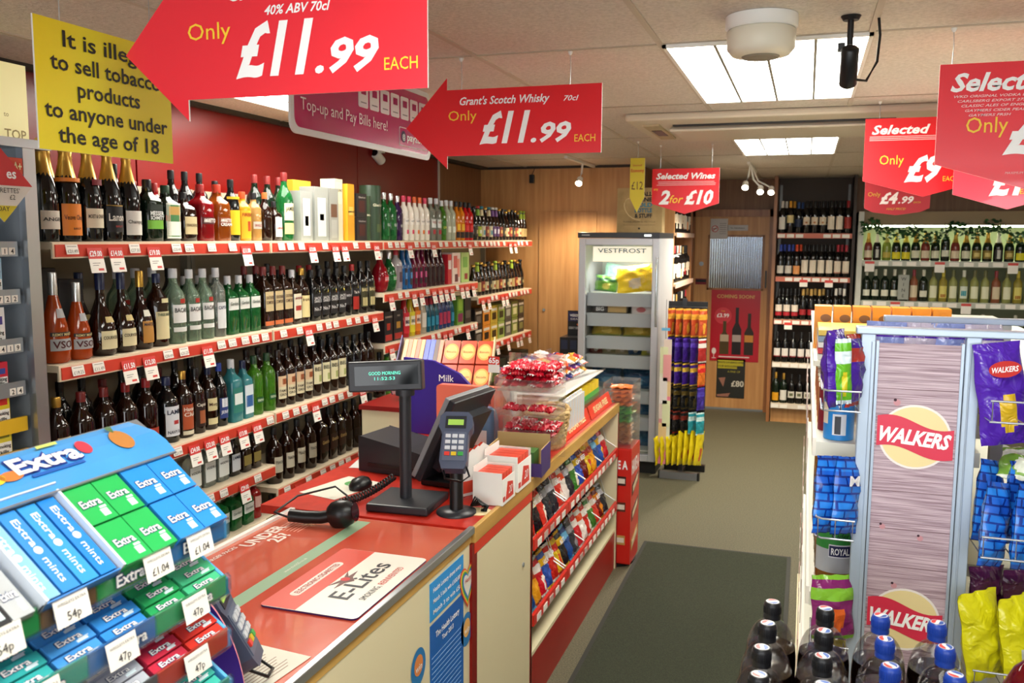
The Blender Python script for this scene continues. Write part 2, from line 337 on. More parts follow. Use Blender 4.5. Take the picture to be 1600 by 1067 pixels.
t = thing('alarm_sensor', 'small black sensor dangling on a wire near the ceiling corner', 'sensor', (-2.19, 7.17, 2.22))
MB().bx(-.02, .02, -.015, .015, -.04, .03, K).build('body', t, bev=.006); MB().tube([(0, 0, .03), (.015, 0, .06), (.03, .005, CH-2.222)], .003, K).build('wire', t)

# ---------------- hanging signs ----------------
M_sr = mat('e8232c', .28); M_sr2 = mat('f0303e', .25, coat=.5); M_sb = mat('d8d4d0', .5)
def sign(label, poly, loc, rz, front, texts, hang=(), name='hanging_sign', th=.004, extra=None, k=1):
    poly = [(a*k, b_*k) for a, b_ in poly]; hang = [(a*k, b_*k) for a, b_ in hang]
    t = thing(name, label, 'sign', loc, rz)
    MB().prism(poly, 0, th, front, side=M_sb).build('board', t)
    b = MB()
    for (s_, x, z, h, m, *kw) in texts:
        kw = kw[0] if kw else {}; b.text(s_, x, z, h, m, y=-.0015, **kw)
    if extra: extra(b)
    b.v = [(x*k, y, z*k) for x, y, z in b.v]
    if b.v: b.build('lettering', t)
    for hx, hz in hang:
        MB().tube([(hx, .002, hz-.01), (hx+.002, .002, (hz+CH-loc[2])/2), (hx, .002, CH-loc[2]-.004)], .0012, M_alu, 4).rings([(.004, 0), (.008, .008), (.008, .012)], M_white, 8, M=Matrix.Translation((hx, .002, CH-loc[2]-.013))).build('hanger', t)
    return t
IB = dict(it=True, bold=.03); PL = {}
def arrow(w, h): return [(0, 0), (w, 0), (w, h), (0, h), (0, h+.04), (-.08-.073, h/2), (0, -.045)]
# coordinates local to lower-left corner of the rectangle
AR = [(0, 0), (.525, 0), (.525, .215), (0, .215), (0, .255), (-.15, .095), (0, -.042)]
def arrow_text(top, sub=None):
    L = [('Only', .005, .115, .034, YT, dict(al='l', w=.1)), ('£11', .115, .042, .1, WT, dict(al='l', it=True, bold=.035, w=.175)), ('.99', .292, .04, .062, WT, dict(al='l', it=True, bold=.03, w=.135)), ('EACH', .438, .036, .024, YT, dict(al='l', w=.068))]
    L += [top] + ([sub] if sub else []); return L
sign('large red arrow sign priced £11.99, nearest the viewer, pointing at the tobacco cabinet', AR, (-1.2, 1.55, 2.003), 0, M_sr2,
     arrow_text(('Green Mark Vodka', .26, .185, .03, WT, dict(it=True, bold=.03)), ('40% ABV 70cl', .255, .153, .018, WT, dict(it=True, bold=.02))), [(.05, .215), (.47, .215)])
sign("red arrow sign for Scotch whisky at £11.99, behind the larger arrow sign", AR, (-1.158, 2.82, 2.0), 0, M_sr,
     arrow_text(("Grant's Scotch Whisky", .2, .165, .026, WT, dict(it=True, bold=.02, w=.31)), ('70cl', .4, .165, .017, WT, dict(it=True, bold=.01, al='l', w=.05))), [(.05, .215), (.42, .215)])
def lines(x0, x1, zs, c='f0b8b8'):
    def f(b):
        for z in zs: b.bx(x0+random.uniform(0, .03), x1-random.uniform(0, .03), -.0012, -.001, z, z+.004, mat(c))
    return f
SH = lambda w, h, tip: [(-w/2, 0), (0, -tip), (w/2, 0), (w/2, h), (-w/2, h)]
sign('red pointed sign reading Selected Wines 2 for £10, hanging over the fridge', SH(.42, .22, .065), (-.747, 5.76, 1.95), 0, M_sr,
     [('Selected Wines', 0, .155, .038, WT, dict(it=True, bold=.03, w=.37)), ('2', -.13, .0, .085, WT, dict(it=True, bold=.04)), ('for', -.055, .005, .05, YT, dict(it=True, bold=.01)), ('£10', .085, .0, .085, WT, dict(it=True, bold=.04, w=.18)), ('any', -.185, .085, .016, YT)], [(-.16, .22), (.16, .22)], extra=lines(-.19, .19, (.115, .125, .135)))
sign('red pointed sign Selected, Only £9 each, between larger and paler price signs', [(0, 0), (.265, -.075), (.53, 0), (.53, .287), (0, .287)], (.2155, 4.2, 1.982), 0, M_sr,
     [('Selected', .03, .215, .042, WT, dict(it=True, bold=.03, al='l', w=.25)), ('Only', .07, .075, .045, YT, dict(al='l', w=.105)), ('£9', .18, .0, .115, WT, dict(it=True, bold=.04, al='l', w=.16)), ('EACH', .345, -.005, .024, YT, dict(al='l', w=.065))], [(.06, .287)], extra=lines(.02, .4, (.185, .193, .201)), k=.917)
sm = ['WKD ORIGINAL VODKA BLUE 275ml 8 Pack, WKD OR', 'CARLSBERG EXPORT 275ml Bottles 12 Pack, TUBO', 'CLASSIC ALES OF ENGLAND 6x500ml, MAGNERS ORI', 'GAYMERS CIDER PEAR 330ml Cans 12 Pack', 'GAYMERS FRSH']
sign('big red sign cut by the picture edge, starting Select, with small print', [(0, 0), (.28, -.085), (.56, 0), (.56, .275), (0, .275)], (.333, 2.82, 1.943), 0, M_sr2,
     [('Selected', .03, .2, .05, WT, dict(it=True, bold=.03, al='l', w=.27)), ('Only', .075, .085, .045, YT, dict(al='l', w=.105)), ('£11', .17, .03, .1, WT, dict(it=True, bold=.04, al='l')), ('MAXIMUM FOUR PER CUSTOMER', .18, -.03, .007, mat('f5c0c0'), dict(al='l', it=True))]+[(s_, .04+.01*i, .182-.013*i, .007, mat('f7d5d5'), dict(al='l', it=True, bold=.01, w=.36)) for i, s_ in enumerate(sm)], [(.03, .275), (.5, .275)])
sign('pale red sign showing £1 behind the big Select sign, at the picture edge', [(0, 0), (.2, -.06), (.4, 0), (.4, .22), (0, .22)], (.545, 4.0, 1.912), 0, mat('e8495c', .25, coat=.6),
     [('£1', .13, .0, .1, WT, dict(it=True, bold=.04, al='l', w=.13)), ('Only', .06, .085, .035, YT, dict(al='l', w=.08)), ('EACH', .24, .0, .02, YT, dict(al='l'))], [(.05, .22)])
sign('dark red sign reading Only £4.99 half price, farthest back on the right', [(0, 0), (.05, -.025), (.19, -.045), (.33, -.025), (.385, 0), (.385, .31), (0, .31)], (.335, 6.2, 1.93), 0, mat('a81c26', .4),
     [('Selected', .19, .21, .035, WT, dict(it=True, bold=.02)), ('Only', .02, .075, .028, mat('c79a28'), dict(al='l')), ('£4', .09, .03, .07, mat('e2d2cc'), dict(it=True, bold=.04, al='l', w=.11)), ('.99', .2, .03, .045, mat('e2d2cc'), dict(it=True, bold=.03, al='l', w=.09)), ('HALF PRICE!', .19, -.012, .015, mat('c79a28'), dict(it=True)), ('EACH', .29, .03, .012, mat('c79a28'), dict(al='l'))], [(.05, .31), (.33, .31)], extra=lines(.06, .33, (.17, .18, .19), 'c87070'))
sign('small yellow arrow-shaped tag with handwritten price hanging over the fridge', [(0, 0), (.045, -.09), (.09, 0), (.09, .24), (0, .24)], (-1.05, 5.5, 1.978), 0, mat('d9c41e', .4),
     [('Smirnoff', .045, .19, .012, RT), ('Economy', .045, .155, .02, RT, dict(bold=.02, w=.08)), ('£12', .045, .05, .05, mat('5a2a18'), dict(w=.07))], [(.045, .24)], name='hanging_tag')
# yellow tobacco sign (faces the customers)
yl = ['It is illegal', 'to sell tobacco', 'products', 'to anyone under', 'the age of 18']
sign('yellow hanging notice with black text about selling tobacco under 18', [(0, 0), (.345, 0), (.345, .232), (0, .232)], (-1.45, 1.414, 1.9006), R(90)-.02, mat('e6d41c', .45),
     [(s_, .172, .192-.043*i-.004, .03, KT, dict(bold=.016, w=w_)) for i, (s_, w_) in enumerate(zip(yl, (.22, .28, .16, .315, .26)))], [(.06, .232), (.29, .232)], k=1.115)
# magenta top-up sign
def rrect(x0, z0, x1, z1, r, n=5):
    return [(cx+r*math.cos(a), cz+r*math.sin(a)) for cx, cz, a0 in ((x1-r, z0+r, -PI/2), (x1-r, z1-r, 0), (x0+r, z1-r, PI/2), (x0+r, z0+r, PI)) for a in [a0+PI/2*i/n for i in range(n+1)]]
def payx(b):
    b.prism(rrect(.02, .02, 1.04, .25, .03), -.001, -.0005, mat('b3125f', .25, coat=.4))
    for i in range(7):
        x = .43+.085*i; b.prism(rrect(x, .135, x+.072, .22, .008), -.003, -.002, mat('e6dfe3'))
        b.bx(x+.018, x+.054, -.0045, -.004, .18, .205, mat('a01457')); b.bx(x+.015, x+.057, -.0045, -.004, .15, .154, mat('8a8088'))
    b.prism(rrect(.755, .035, 1.015, .105, .008), -.003, -.002, mat('e6dfe3')).prism(rrect(.758, .038, 1.012, .102, .008), -.004, -.0035, mat('b3125f', .25))
    b.disc(.79, .07, .022, -.0045, mat('3a2050')).text('@', .79, .06, .02, WT, y=-.006, bold=.02).text('payzone', .82, .058, .03, WT, y=-.006, al='l', w=.18, bold=.02)
    b.text('Top-up and Pay Bills here!', .05, .075, .04, mat('f0d8e2'), y=-.005, al='l', w=.6)
sign('magenta hanging sign about top-ups and bills with white rim, between the arrow signs', rrect(0, 0, 1.06, .27, .035), (-1.5, 2.41, 2.045), R(90), mat('dcdfe2', .35), [], [], name='topup_sign', th=.008, extra=payx)
# ---------------- bottles ----------------
def G(c, tr=.0, r=.06): return mat(c, r, 0, tr, coat=.3 if not tr else 0)
g_black = G('0b0b0d'); g_dgreen = G('0d1d12'); g_green = G('1e7d3c', .55); g_lime = G('5fae2f', .6); g_brown = G('1f0b05'); g_amber = G('9c4a12', .45)
g_clear = G('e6f2e8', .85, .03); g_cleargreen = G('bfe6c4', .8, .03); g_orange = G('d0521a', .45); g_red = G('8e1018', .3); g_blue = G('1b5fa8', .4); g_turq = G('4fb7c2', .55)
g_cream = G('efe9dc'); g_cola = G('1a0a06'); g_yel = G('e0b020', .3)
SHAPE = {
 'spirit': ([(.93, 0), (1, .02), (1, .6), (.86, .68), (.5, .76), (.36, .82), (.34, .88)], .88, .38, 2),
 'slim': ([(.93, 0), (1, .02), (1, .66), (.8, .73), (.42, .79), (.36, .87)], .87, .4, 2),
 'square': ([(.95, 0), (1, .02), (1, .62), (.9, .69), (.5, .75), (.36, .8), (.34, .87)], .86, .4, 6),
 'flask': ([((.95, .6), 0), ((1, .65), .02), ((1, .65), .6), ((.9, .6), .7), ((.45, .4), .77), ((.32, .32), .82), ((.3, .3), .88)], .88, .36, 3.5),
 'wine': ([(.95, 0), (1, .02), (1, .6), (.9, .67), (.5, .74), (.37, .8), (.35, .86)], .8, .39, 2),
 'champ': ([(.95, 0), (1, .03), (1, .46), (.9, .56), (.6, .68), (.42, .78)], .62, .72, 2),
 'beer': ([(.95, 0), (1, .02), (1, .5), (.8, .62), (.5, .74), (.42, .93)], .93, .5, 2),
 'cognac': ([(.8, 0), (1, .04), (1.02, .22), (.9, .4), (.55, .54), (.32, .64), (.28, .8)], .8, .34, 2),
 'drop': ([(.8, 0), (.98, .03), (1, .2), (.85, .42), (.52, .62), (.32, .75)], .75, .32, 2),
 'ball': ([(.55, 0), (.85, .05), (1, .2), (1, .4), (.8, .56), (.42, .68), (.3, .8)], .8, .34, 2),
 'cola': ([(.7, 0), (.97, .02), (1, .08), (1, .55), (.97, .62), (.86, .72), (.62, .82), (.34, .9), (.27, .92)], .915, .28, 2),
 'shaker': ([(.8, 0), (.85, .02), (.95, .6), (.9, .66), (.7, .7)], .7, .72, 2),
}
BT = {}
def bottle_proto(key):
    if key in BT: return BT[key]
    sh, h, r, glass, cap, labels, desc, cat = BD[key][:8]
    prof, capz, capr, pw = SHAPE[sh]
    q = lambda a: (a[0]*r, a[1]*r) if isinstance(a, tuple) else a*r
    name = {'bottle': 'spirit_bottle', 'wine bottle': 'wine_bottle', 'champagne bottle': 'champagne_bottle', 'beer bottle': 'beer_bottle', 'mixer bottle': 'mixer_bottle'}[cat]
    root = MB().rings([(q(a), z*h) for a, z in prof], glass, 16, pw).build(name)
    if sh == 'champ':
        MB().rings([(.765*r, .6*h), (.62*r, .68*h), (.45*r, .78*h), (.36*r, .88*h), (.4*r, .9*h), (.36*r, .92*h), (.4*r, .97*h), (.3*r, h)], cap, 14).build('foil', root)
    elif sh == 'wine':
        MB().rings([(capr*r, .78*h), (capr*r, .99*h), (capr*r*.9, h)], cap, 14).build('foil', root)
    elif sh == 'beer':
        MB().rings([(.5*r, .93*h), (.52*r, .99*h), (.42*r, h)], cap, 12).build('cap', root)
        if len(BD[key]) > 8: MB().rings([(.56*r, .72*h), (.45*r, .9*h)], BD[key][8], 12).build('neck_label', root)
    else:
        MB().rings([(capr*r, capz*h-.002), (capr*r*1.02, .985*h), (capr*r*.92, h)], cap, 14, 2).build('cap', root)
    for L in labels:
        z0, z1, a, m = L[:4]; b = MB(); ry = r*.65 if sh == 'flask' else r
        e = 1.03 if sh == 'drop' else 1.015
        if sh in ('cognac', 'ball', 'drop') :
            # follow the belly
            def rad(z):
                pts = prof
                for (a0, y0), (a1, y1) in zip(pts, pts[1:]):
                    if y0 <= z <= y1: return (a0+(a1-a0)*(z-y0)/(y1-y0))*r
                return r*.8
            k = 5
            for i in range(k):
                za = z0+(z1-z0)*i/k; zb = z0+(z1-z0)*(i+1)/k; b.patch(rad(za)*e, za*h, zb*h, a, m, 2, r1=rad(zb)*e)
            rr = max(rad(z) for z in (z0, z1, (z0+z1)/2))*e
        else:
            b.patch(r*e, z0*h, z1*h, a, m, pw, ry=ry*e, n=8); rr = r*e
        if len(L) > 4:
            for (s_, zf, th, tm) in L[4]:
                if pw == 2: b.text(s_, 0, zf*h, th*h, tm, wrap=rr+.0008, w=2*a*rr*.86, bold=.02)
                else: b.text(s_, 0, zf*h, th*h, tm, y=-ry*e-.001, w=r*1.7, bold=.02)
        b.build('label', root)
    BT[key] = park(root); return root
def LB(z0, z1, a, c, *t): return (z0, z1, a, mat(c, .5) if isinstance(c, str) else c, [(s_, zf, th, mat(tc, .5)) for s_, zf, th, tc in t])
Bo, Wi, Ch, Be, Mi = 'bottle', 'wine bottle', 'champagne bottle', 'beer bottle', 'mixer bottle'
gold = mat('c49a45', .28, .75); silver = mat('c8cacb', .25, .8); capw = mat('d9dce0', .4); capb = mat('131316', .35); capr = mat('7a2322', .35); capn = mat('1c2448', .3)
BD = {
 # key: shape, height, radius, glass, cap, labels, description, category
 'ch_black': ('champ', .315, .045, g_black, gold, [LB(.12, .3, 1.0, 'd9d3c8', ('ANGER', .2, .035, '222222'))], 'dark champagne bottle with gold foil and pale label', Ch),
 'ch_orange': ('champ', .315, .047, g_black, gold, [LB(.06, .38, 1.1, 'e8862a', ('Veuve Clicquot', .22, .05, '5a2a08'), ('BRUT', .12, .02, '5a2a08')), LB(.6, .64, 1.5, 'e8862a')], 'champagne bottle with bright orange label', Ch),
 'ch_cream': ('champ', .315, .046, g_black, gold, [LB(.14, .34, 1.0, 'd8cdb4', ('MOET & CHANDON', .24, .04, '3a2a18')), LB(.58, .64, .5, '7a1a28')], 'champagne bottle with cream label and red neck seal', Ch),
 'ch_dark': ('champ', .315, .046, g_black, gold, [LB(.1, .38, 1.0, '15151a', ('Lanson', .22, .08, 'dcd6cc'), ('BRUT', .15, .02, 'a03030')), LB(.37, .385, 1.0, 'c49a45')], 'champagne bottle with black label and white script', Ch),
 'ch_white': ('champ', .305, .044, g_black, gold, [LB(.07, .34, 1.0, 'd8d5ce', ('Champagne', .2, .04, '5a564e'))], 'champagne bottle with plain white label', Ch),
 'herb_green': ('square', .215, .040, g_dgreen, capb, [LB(.2, .34, 1.1, '6fae35'), LB(.35, .6, .9, '0d1d12', ('MESSER', .42, .07, 'e8ebe8'), ('SCHMITT', .35, .06, 'e8ebe8'))], 'squat dark green herbal liqueur with winged emblem', Bo),
 'stag': ('square', .2, .040, g_dgreen, mat('1c3a24', .4), [LB(.05, .68, .9, 'eceade'), LB(.08, .65, .8, '3f7a45'), LB(.1, .35, .75, 'eceade'), LB(.36, .46, 1.0, 'd8512c'), LB(.47, .62, .4, 'b8904a')], 'squat green herbal liqueur with white green orange label', Bo),
 'almond': ('square', .18, .038, g_brown, capb, [LB(.14, .5, .75, 'c9b88c', ('DISARONNO', .3, .06, '5a4020'))], 'square brown almond liqueur with small beige label', Bo),
 'amaretto': ('square', .215, .040, g_red, mat('8c1c1c', .35), [LB(.3, .42, .9, '4a0c10', ('AMARETTO', .33, .07, 'f0e8e0'))], 'square deep red almond liqueur with white lettering', Bo),
 'amarettocream': ('square', .22, .040, g_amber, mat('a8301c', .35), [LB(.3, .42, .9, '7c3610', ('AMARETTO', .34, .06, 'f0e8e0'), ('CREAM', .27, .055, 'f0e8e0'))], 'square amber liqueur bottle with white lettering', Bo),
 'rumdark': ('spirit', .245, .034, g_black, capb, [LB(.1, .5, 1.0, 'f0c020'), LB(.68, .72, 1.4, 'd8b020')], 'dark rum bottle with yellow label and neck band', Bo),
 'cinnamon': ('slim', .2, .034, G('e09a20', .3), mat('d8481c', .4), [LB(.05, .62, 1.1, 'e8a51e', ('FIREBALL', .5, .07, '8a2a08')), LB(.2, .4, .3, 'a8400c')], 'yellow-orange spiced whisky with flame label', Bo),
 'clearam': ('slim', .2, .032, G('d9a860', .6), capb, [LB(.25, .4, 1.0, 'b9b4a8', ('SINGLETON', .3, .05, '8a2020'))], 'pale amber spirit bottle with black cap', Bo),
 'brownsm': ('spirit', .205, .03, g_brown, mat('d0622a', .4), [], 'small brown liqueur with orange neck', Bo),
 'coinred': ('square', .17, .028, g_brown, capb, [LB(.1, .6, .8, 'e4ded6', ('CAMPARI', .3, .05, 'a02020'))], 'short brown bottle with a slanting white label', Bo),
 'jameson': ('spirit', .3, .039, g_green, capr, [LB(.3, .55, 1.0, 'e9e0b4', ('JAMESON', .44, .06, '2a2a20')), LB(.1, .26, 1.0, 'e0d48c')], 'green whiskey bottle with cream label and red cap', Bo),
 'jamesonb': ('spirit', .29, .038, g_dgreen, capr, [], 'green whiskey bottle with red cap', Bo),
 'fusion': ('slim', .26, .033, g_green, silver, [LB(.1, .6, .5, '14622c', ('FUSION', .3, .06, 'e8f0e8'))], 'green fruit spirit bottle with silver cap', Bo),
 'fusionp': ('slim', .25, .031, G('3a1c50', .2), silver, [LB(.1, .6, .5, '2a1438', ('FUSION', .3, .06, 'e8f0e8'))], 'dark purple fruit spirit bottle with silver cap', Bo),
 'frost_pink': ('slim', .255, .03, g_cream, mat('d83a5c', .3), [LB(.15, .24, .45, 'e0406a'), LB(.36, .5, .9, 'f2eee6', ('wKd', .42, .05, '9a9a9a'))], 'frosted white vodka with pink neck and pink dot', Bo),
 'frost_orange': ('slim', .255, .03, g_cream, mat('e2642c', .3), [LB(.15, .24, .45, 'ee7a30'), LB(.36, .5, .9, 'f2eee6', ('wKd', .42, .05, '9a9a9a'))], 'frosted white vodka with orange neck and orange dot', Bo),
 'vodka': ('slim', .26, .034, g_clear, capw, [LB(.3, .5, .9, 'dfe3e0', ('VODKA', .4, .05, 'a83038')), LB(.15, .25, .6, 'b03038')], 'clear vodka bottle with white cap and label', Bo),
 'limegin': ('slim', .25, .032, g_lime, capw, [LB(.15, .5, .8, '2f7a24', ('LIME', .3, .06, 'e8e84a'))], 'lime green spirit bottle with white cap', Bo),
 'milky': ('slim', .255, .032, G('dfe8cc', .4), capw, [LB(.2, .35, .7, 'e8eedd')], 'milky pale green liqueur bottle with white cap', Bo),
 'alc_orange': ('slim', .255, .03, G('e8861c', .1), capb, [LB(.06, .22, 1.1, '2a1c10'), LB(.26, .42, .8, 'f0c020')], 'bright orange bottle with black cap', Bo),
 'alc_red': ('slim', .255, .03, G('d41c20', .1), capb, [LB(.06, .22, 1.1, '240c10'), LB(.26, .4, .8, 'e83030')], 'bright red bottle with black cap', Bo),
 'beer1': ('beer', .24, .031, g_black, mat('a82c2c', .4), [LB(.12, .4, 1.0, 'b4c43c'), LB(.2, .3, .6, 'e8e8d8')], 'dark beer bottle with yellow-green label', Be, mat('7fae3a')),
 'beer2': ('beer', .235, .031, g_black, gold, [LB(.12, .42, 1.0, '8a3a2a'), LB(.22, .32, .6, 'd8b060')], 'dark beer bottle with rust label', Be),
 'beer3': ('beer', .24, .031, g_brown, mat('dcdad4', .4), [LB(.12, .42, 1.0, '58346e'), LB(.2, .34, .6, 'dcd8e8')], 'dark beer bottle with purple and white label', Be, mat('6a3f86')),
 'beer4': ('beer', .235, .031, g_black, capb, [LB(.14, .4, 1.0, '3a3428'), LB(.2, .3, .4, 'b8a468')], 'black beer bottle with dark label', Be),
 'beer5': ('beer', .235, .031, g_brown, mat('a5c23c', .4), [LB(.12, .4, 1.0, 'b8a06a')], 'brown beer bottle with lime green neck foil', Be, mat('a5c23c')),
 'beer6': ('beer', .24, .031, g_brown, mat('2e7a8a', .4), [LB(.1, .42, 1.0, 'd0c8a8'), LB(.16, .3, .6, '2e8aa0')], 'brown beer bottle with turquoise and cream label', Be, mat('dcd0a4')),
 'beer7': ('beer', .22, .031, g_brown, gold, [LB(.14, .42, 1.0, 'cfc29a'), LB(.2, .3, .5, '9a3a1c')], 'brown ale bottle with parchment label', Be),
 # shelf two
 'remy': ('drop', .285, .047, g_orange, silver, [LB(.3, .345, 1.1, '1a0c0a', ('REMY MARTIN', .305, .03, 'd8c890')), LB(.14, .27, 1.1, 'a8aaac', ('VSOP', .17, .08, '4a1014')), LB(.5, .6, .5, 'b8babc')], 'tall teardrop orange cognac bottle with silver collar', Bo),
 'courv': ('cognac', .275, .047, g_brown, capn, [LB(.08, .3, .85, 'dcd2a8', ('COURVOISIER', .2, .04, '2a2418')), LB(.4, .47, .45, 'c8b478')], 'round-bellied cognac with cream shield label', Bo),
 'martell': ('cognac', .275, .042, g_brown, gold, [LB(.08, .36, .7, 'b8843c', ('MARTELL', .3, .04, '1c2038')), LB(.42, .5, .5, 'd8d4c4')], 'round-bellied cognac with tan label and gold cap', Bo),
 'barrels': ('spirit', .26, .039, g_brown, capn, [LB(.1, .48, 1.0, 'ded3a4', ('THREE BARRELS', .42, .04, '1f4a38')), LB(.6, .66, .45, 'd8d4a4')], 'brandy bottle with cream and green label', Bo),
 'bacardi': ('spirit', .275, .042, g_cleargreen, capw, [LB(.28, .52, .95, 'e6e8e6', ('BACARDI', .42, .06, '2a3230')), LB(.16, .22, .95, 'dfe2de'), LB(.54, .6, .3, 'a82a20')], 'clear rum bottle with white label and white cap', Bo),
 'smirn': ('slim', .27, .036, g_clear, capw, [LB(.12, .5, .8, 'dfe2e4', ('CAPTAIN', .4, .05, '2a3a5a'))], 'clear vodka with tall pale label', Bo),
 'gordon': ('square', .235, .034, g_green, capw, [LB(.42, .62, .95, 'e4e8e2', ("Gordon's", .5, .06, '4a5a50'))], 'square green gin bottle with white label', Bo),
 'comfort': ('square', .265, .034, g_brown, capr, [LB(.28, .6, .7, 'cdb98c', ('SOUTHERN', .48, .05, '3a1c10'), ('COMFORT', .4, .05, '3a1c10')), LB(.05, .12, .9, 'c86a3a')], 'square dark liqueur with beige oval label', Bo),
 'beam': ('square', .245, .034, g_brown, capw, [LB(.1, .56, .8, 'e4ddc4', ('JIM BEAM', .46, .04, '8a2020')), LB(.25, .34, .3, 'a83028')], 'bourbon bottle with white label and red seal', Bo),
 'grain': ('spirit', .25, .037, g_brown, gold, [LB(.1, .5, .95, 'e2d49a', ("HAIG", .4, .05, '5a3a18'))], 'whisky bottle with yellow-cream label', Bo),
 'jack': ('square', .24, .036, g_black, capb, [LB(.1, .52, .8, '17171a', ("JACK", .42, .05, 'd8d8d8'), ("DANIEL'S", .36, .05, 'd8d8d8'), ('No.7', .2, .07, 'd8d8d8'))], 'square black-labelled whiskey bottle', Bo),
 'tia': ('spirit', .255, .036, g_black, mat('b02020', .35), [LB(.1, .36, .9, 'a82318'), LB(.36, .52, .9, '141214', ('Tia Maria', .42, .05, 'e8e2d8'))], 'dark coffee liqueur with red label and red cap', Bo),
 'bailey': ('spirit', .27, .038, g_black, capb, [LB(.12, .5, .95, '3b3a20', ('BAILEYS', .42, .06, 'd8c894')), LB(.14, .3, .7, 'c8bc84')], 'dark cream liqueur with green and gold label', Bo),
 'tallblack': ('spirit', .27, .034, g_black, capb, [], 'tall dark bottle', Bo),
 # shelf three
 'lamb': ('spirit', .24, .042, g_black, capn, [LB(.1, .56, 1.0, 'dfe3ea', ("LAMB'S", .44, .07, '14203c'), ('NAVY RUM', .14, .05, '14203c')), LB(.28, .34, .3, 'b03030')], 'dark rum bottle with big white label', Bo),
 'havana': ('spirit', .25, .036, g_brown, gold, [LB(.12, .5, .95, 'b5532e', ('Havana', .4, .06, 'f0e6d8'), ('Club', .32, .06, 'f0e6d8')), LB(.04, .1, .95, 'd8d0b8')], 'rum bottle with rusty orange label', Bo),
 'captain': ('spirit', .25, .034, g_brown, capb, [LB(.1, .5, .95, '2a1814', ('Captain', .42, .05, 'e8e0d0')), LB(.15, .35, .5, 'a8603a')], 'rum bottle with dark picture label', Bo),
 'spiced': ('spirit', .25, .036, g_brown, capn, [LB(.3, .5, .95, 'dbcf9e', ('Morgan', .38, .05, '3a2010')), LB(.08, .18, .95, 'dbcf9e')], 'spiced rum bottle with two cream labels', Bo),
 'sailor': ('spirit', .25, .032, g_black, mat('2040a0', .35), [LB(.12, .45, .9, '2a3f80', ('JERRY', .2, .05, 'e0e4f0')), LB(.3, .44, .6, 'e0e4ea')], 'dark rum bottle with blue label and cap', Bo),
 'sapphire': ('square', .255, .036, g_turq, capw, [LB(.15, .55, .8, '2f7f74'), LB(.28, .46, .4, 'e4f0ee')], 'square turquoise gin bottle with diamond label', Bo),
 'bombay': ('square', .24, .033, g_turq, capn, [LB(.08, .58, .7, 'dcebf2'), LB(.2, .4, .4, '2a60a0')], 'pale blue gin bottle with framed white label', Bo),
 'greengin': ('slim', .25, .036, g_lime, mat('1e4426', .4), [LB(.2, .3, .7, '1c5a2c', ('GREENALLS', .23, .04, 'd8e8c8'))], 'bright green gin bottle with green cap', Bo),
 'grouse': ('spirit', .255, .037, g_brown, mat('2a1810', .3), [LB(.36, .55, .95, 'e8c8a0'), LB(.4, .5, .4, '9a4a22'), LB(.15, .36, .95, 'e6dcb8', ('FAMOUS', .27, .045, '3a2a18'), ('GROUSE', .2, .045, '3a2a18'))], 'whisky bottle with brown bird on cream label', Bo),
 'bells': ('spirit', .26, .037, g_brown, capb, [LB(.22, .58, 1.0, 'e6dfb6', ("BELL'S", .46, .07, '241c14')), LB(.26, .38, .3, 'a8b06a')], "whisky bottle with large pale yellow label", Bo),
 'dwhisky': ('spirit', .25, .036, g_black, capb, [LB(.22, .5, .95, '1c1a1c', ('WHYTE', .38, .05, 'd0d0d0'))], 'black whisky bottle with dark label', Bo),
 'teacher': ('spirit', .25, .037, g_brown, capb, [LB(.2, .48, .95, 'cfc8b4', ("TEACHER'S", .36, .05, '1c1814'))], 'whisky bottle with grey-cream label', Bo),
 'grant': ('square', .255, .035, g_brown, capb, [LB(.2, .5, .9, '32180c', ("Grant's", .36, .07, 'd0b070'))], 'dark whisky bottle with gold script label', Bo),
 'dbrown': ('spirit', .25, .035, g_brown, capb, [LB(.25, .42, .9, '2c2018')], 'dark brown bottle with dim label', Bo),
 'orangeliq': ('slim', .24, .034, G('c8401c', .4), mat('2e8fb0', .4), [LB(.2, .4, .5, '8a2412')], 'orange-red bottle with blue cap', Bo),
 'bluecap': ('slim', .23, .03, G('1a4a70', .3), mat('2e8fb0', .4), [], 'dark blue bottle with blue cap', Bo),
 'redtop': ('spirit', .25, .038, g_brown, mat('a02428', .35), [LB(.12, .3, .8, 'b03a24')], 'brown brandy bottle with red cap and red label', Bo),
 'plainbr': ('spirit', .25, .038, g_brown, capr, [], 'plain brown brandy bottle', Bo),
 'creamlb': ('spirit', .25, .036, g_brown, gold, [LB(.2, .5, .8, 'cbbd90')], 'brown bottle with beige label by the cabinet', Bo),
 'flatclear': ('flask', .17, .038, g_clear, capw, [LB(.12, .58, .8, 'dfe2de', ('VODKA', .42, .06, '3a3a3a'))], 'small clear flask with white label', Bo),
 'flatdark': ('flask', .17, .038, g_black, capb, [LB(.12, .55, .8, 'c8ccd4', ('LAMBS', .42, .08, '14203c'))], 'small dark flask with pale label', Bo),
 'smallbr': ('square', .14, .028, g_brown, capb, [LB(.2, .5, .8, '8a7a40')], 'small brown quarter bottle', Bo),
 'smallgr': ('square', .16, .036, g_green, capw, [LB(.3, .55, .9, 'e4e8e2', ("Gordon's", .4, .07, '4a5a50'))], 'half-size square green gin bottle', Bo),
 'smallred': ('slim', .16, .03, G('c02828', .4), capw, [LB(.3, .6, .8, 'e8b8b0')], 'small red and clear bottle', Bo),
 # alcopops, bay two
 'ballred': ('ball', .23, .047, G('a81424', .4), silver, [LB(.25, .4, .5, 'c01828', ('SOURZ', .28, .08, 'f0e4e4'))], 'round ruby red liqueur bottle', Bo),
 'ballgreen': ('ball', .23, .045, g_green, silver, [LB(.25, .4, .5, '1c7a30', ('SOURZ', .28, .08, 'e4f0e4'))], 'round green liqueur bottle', Bo),
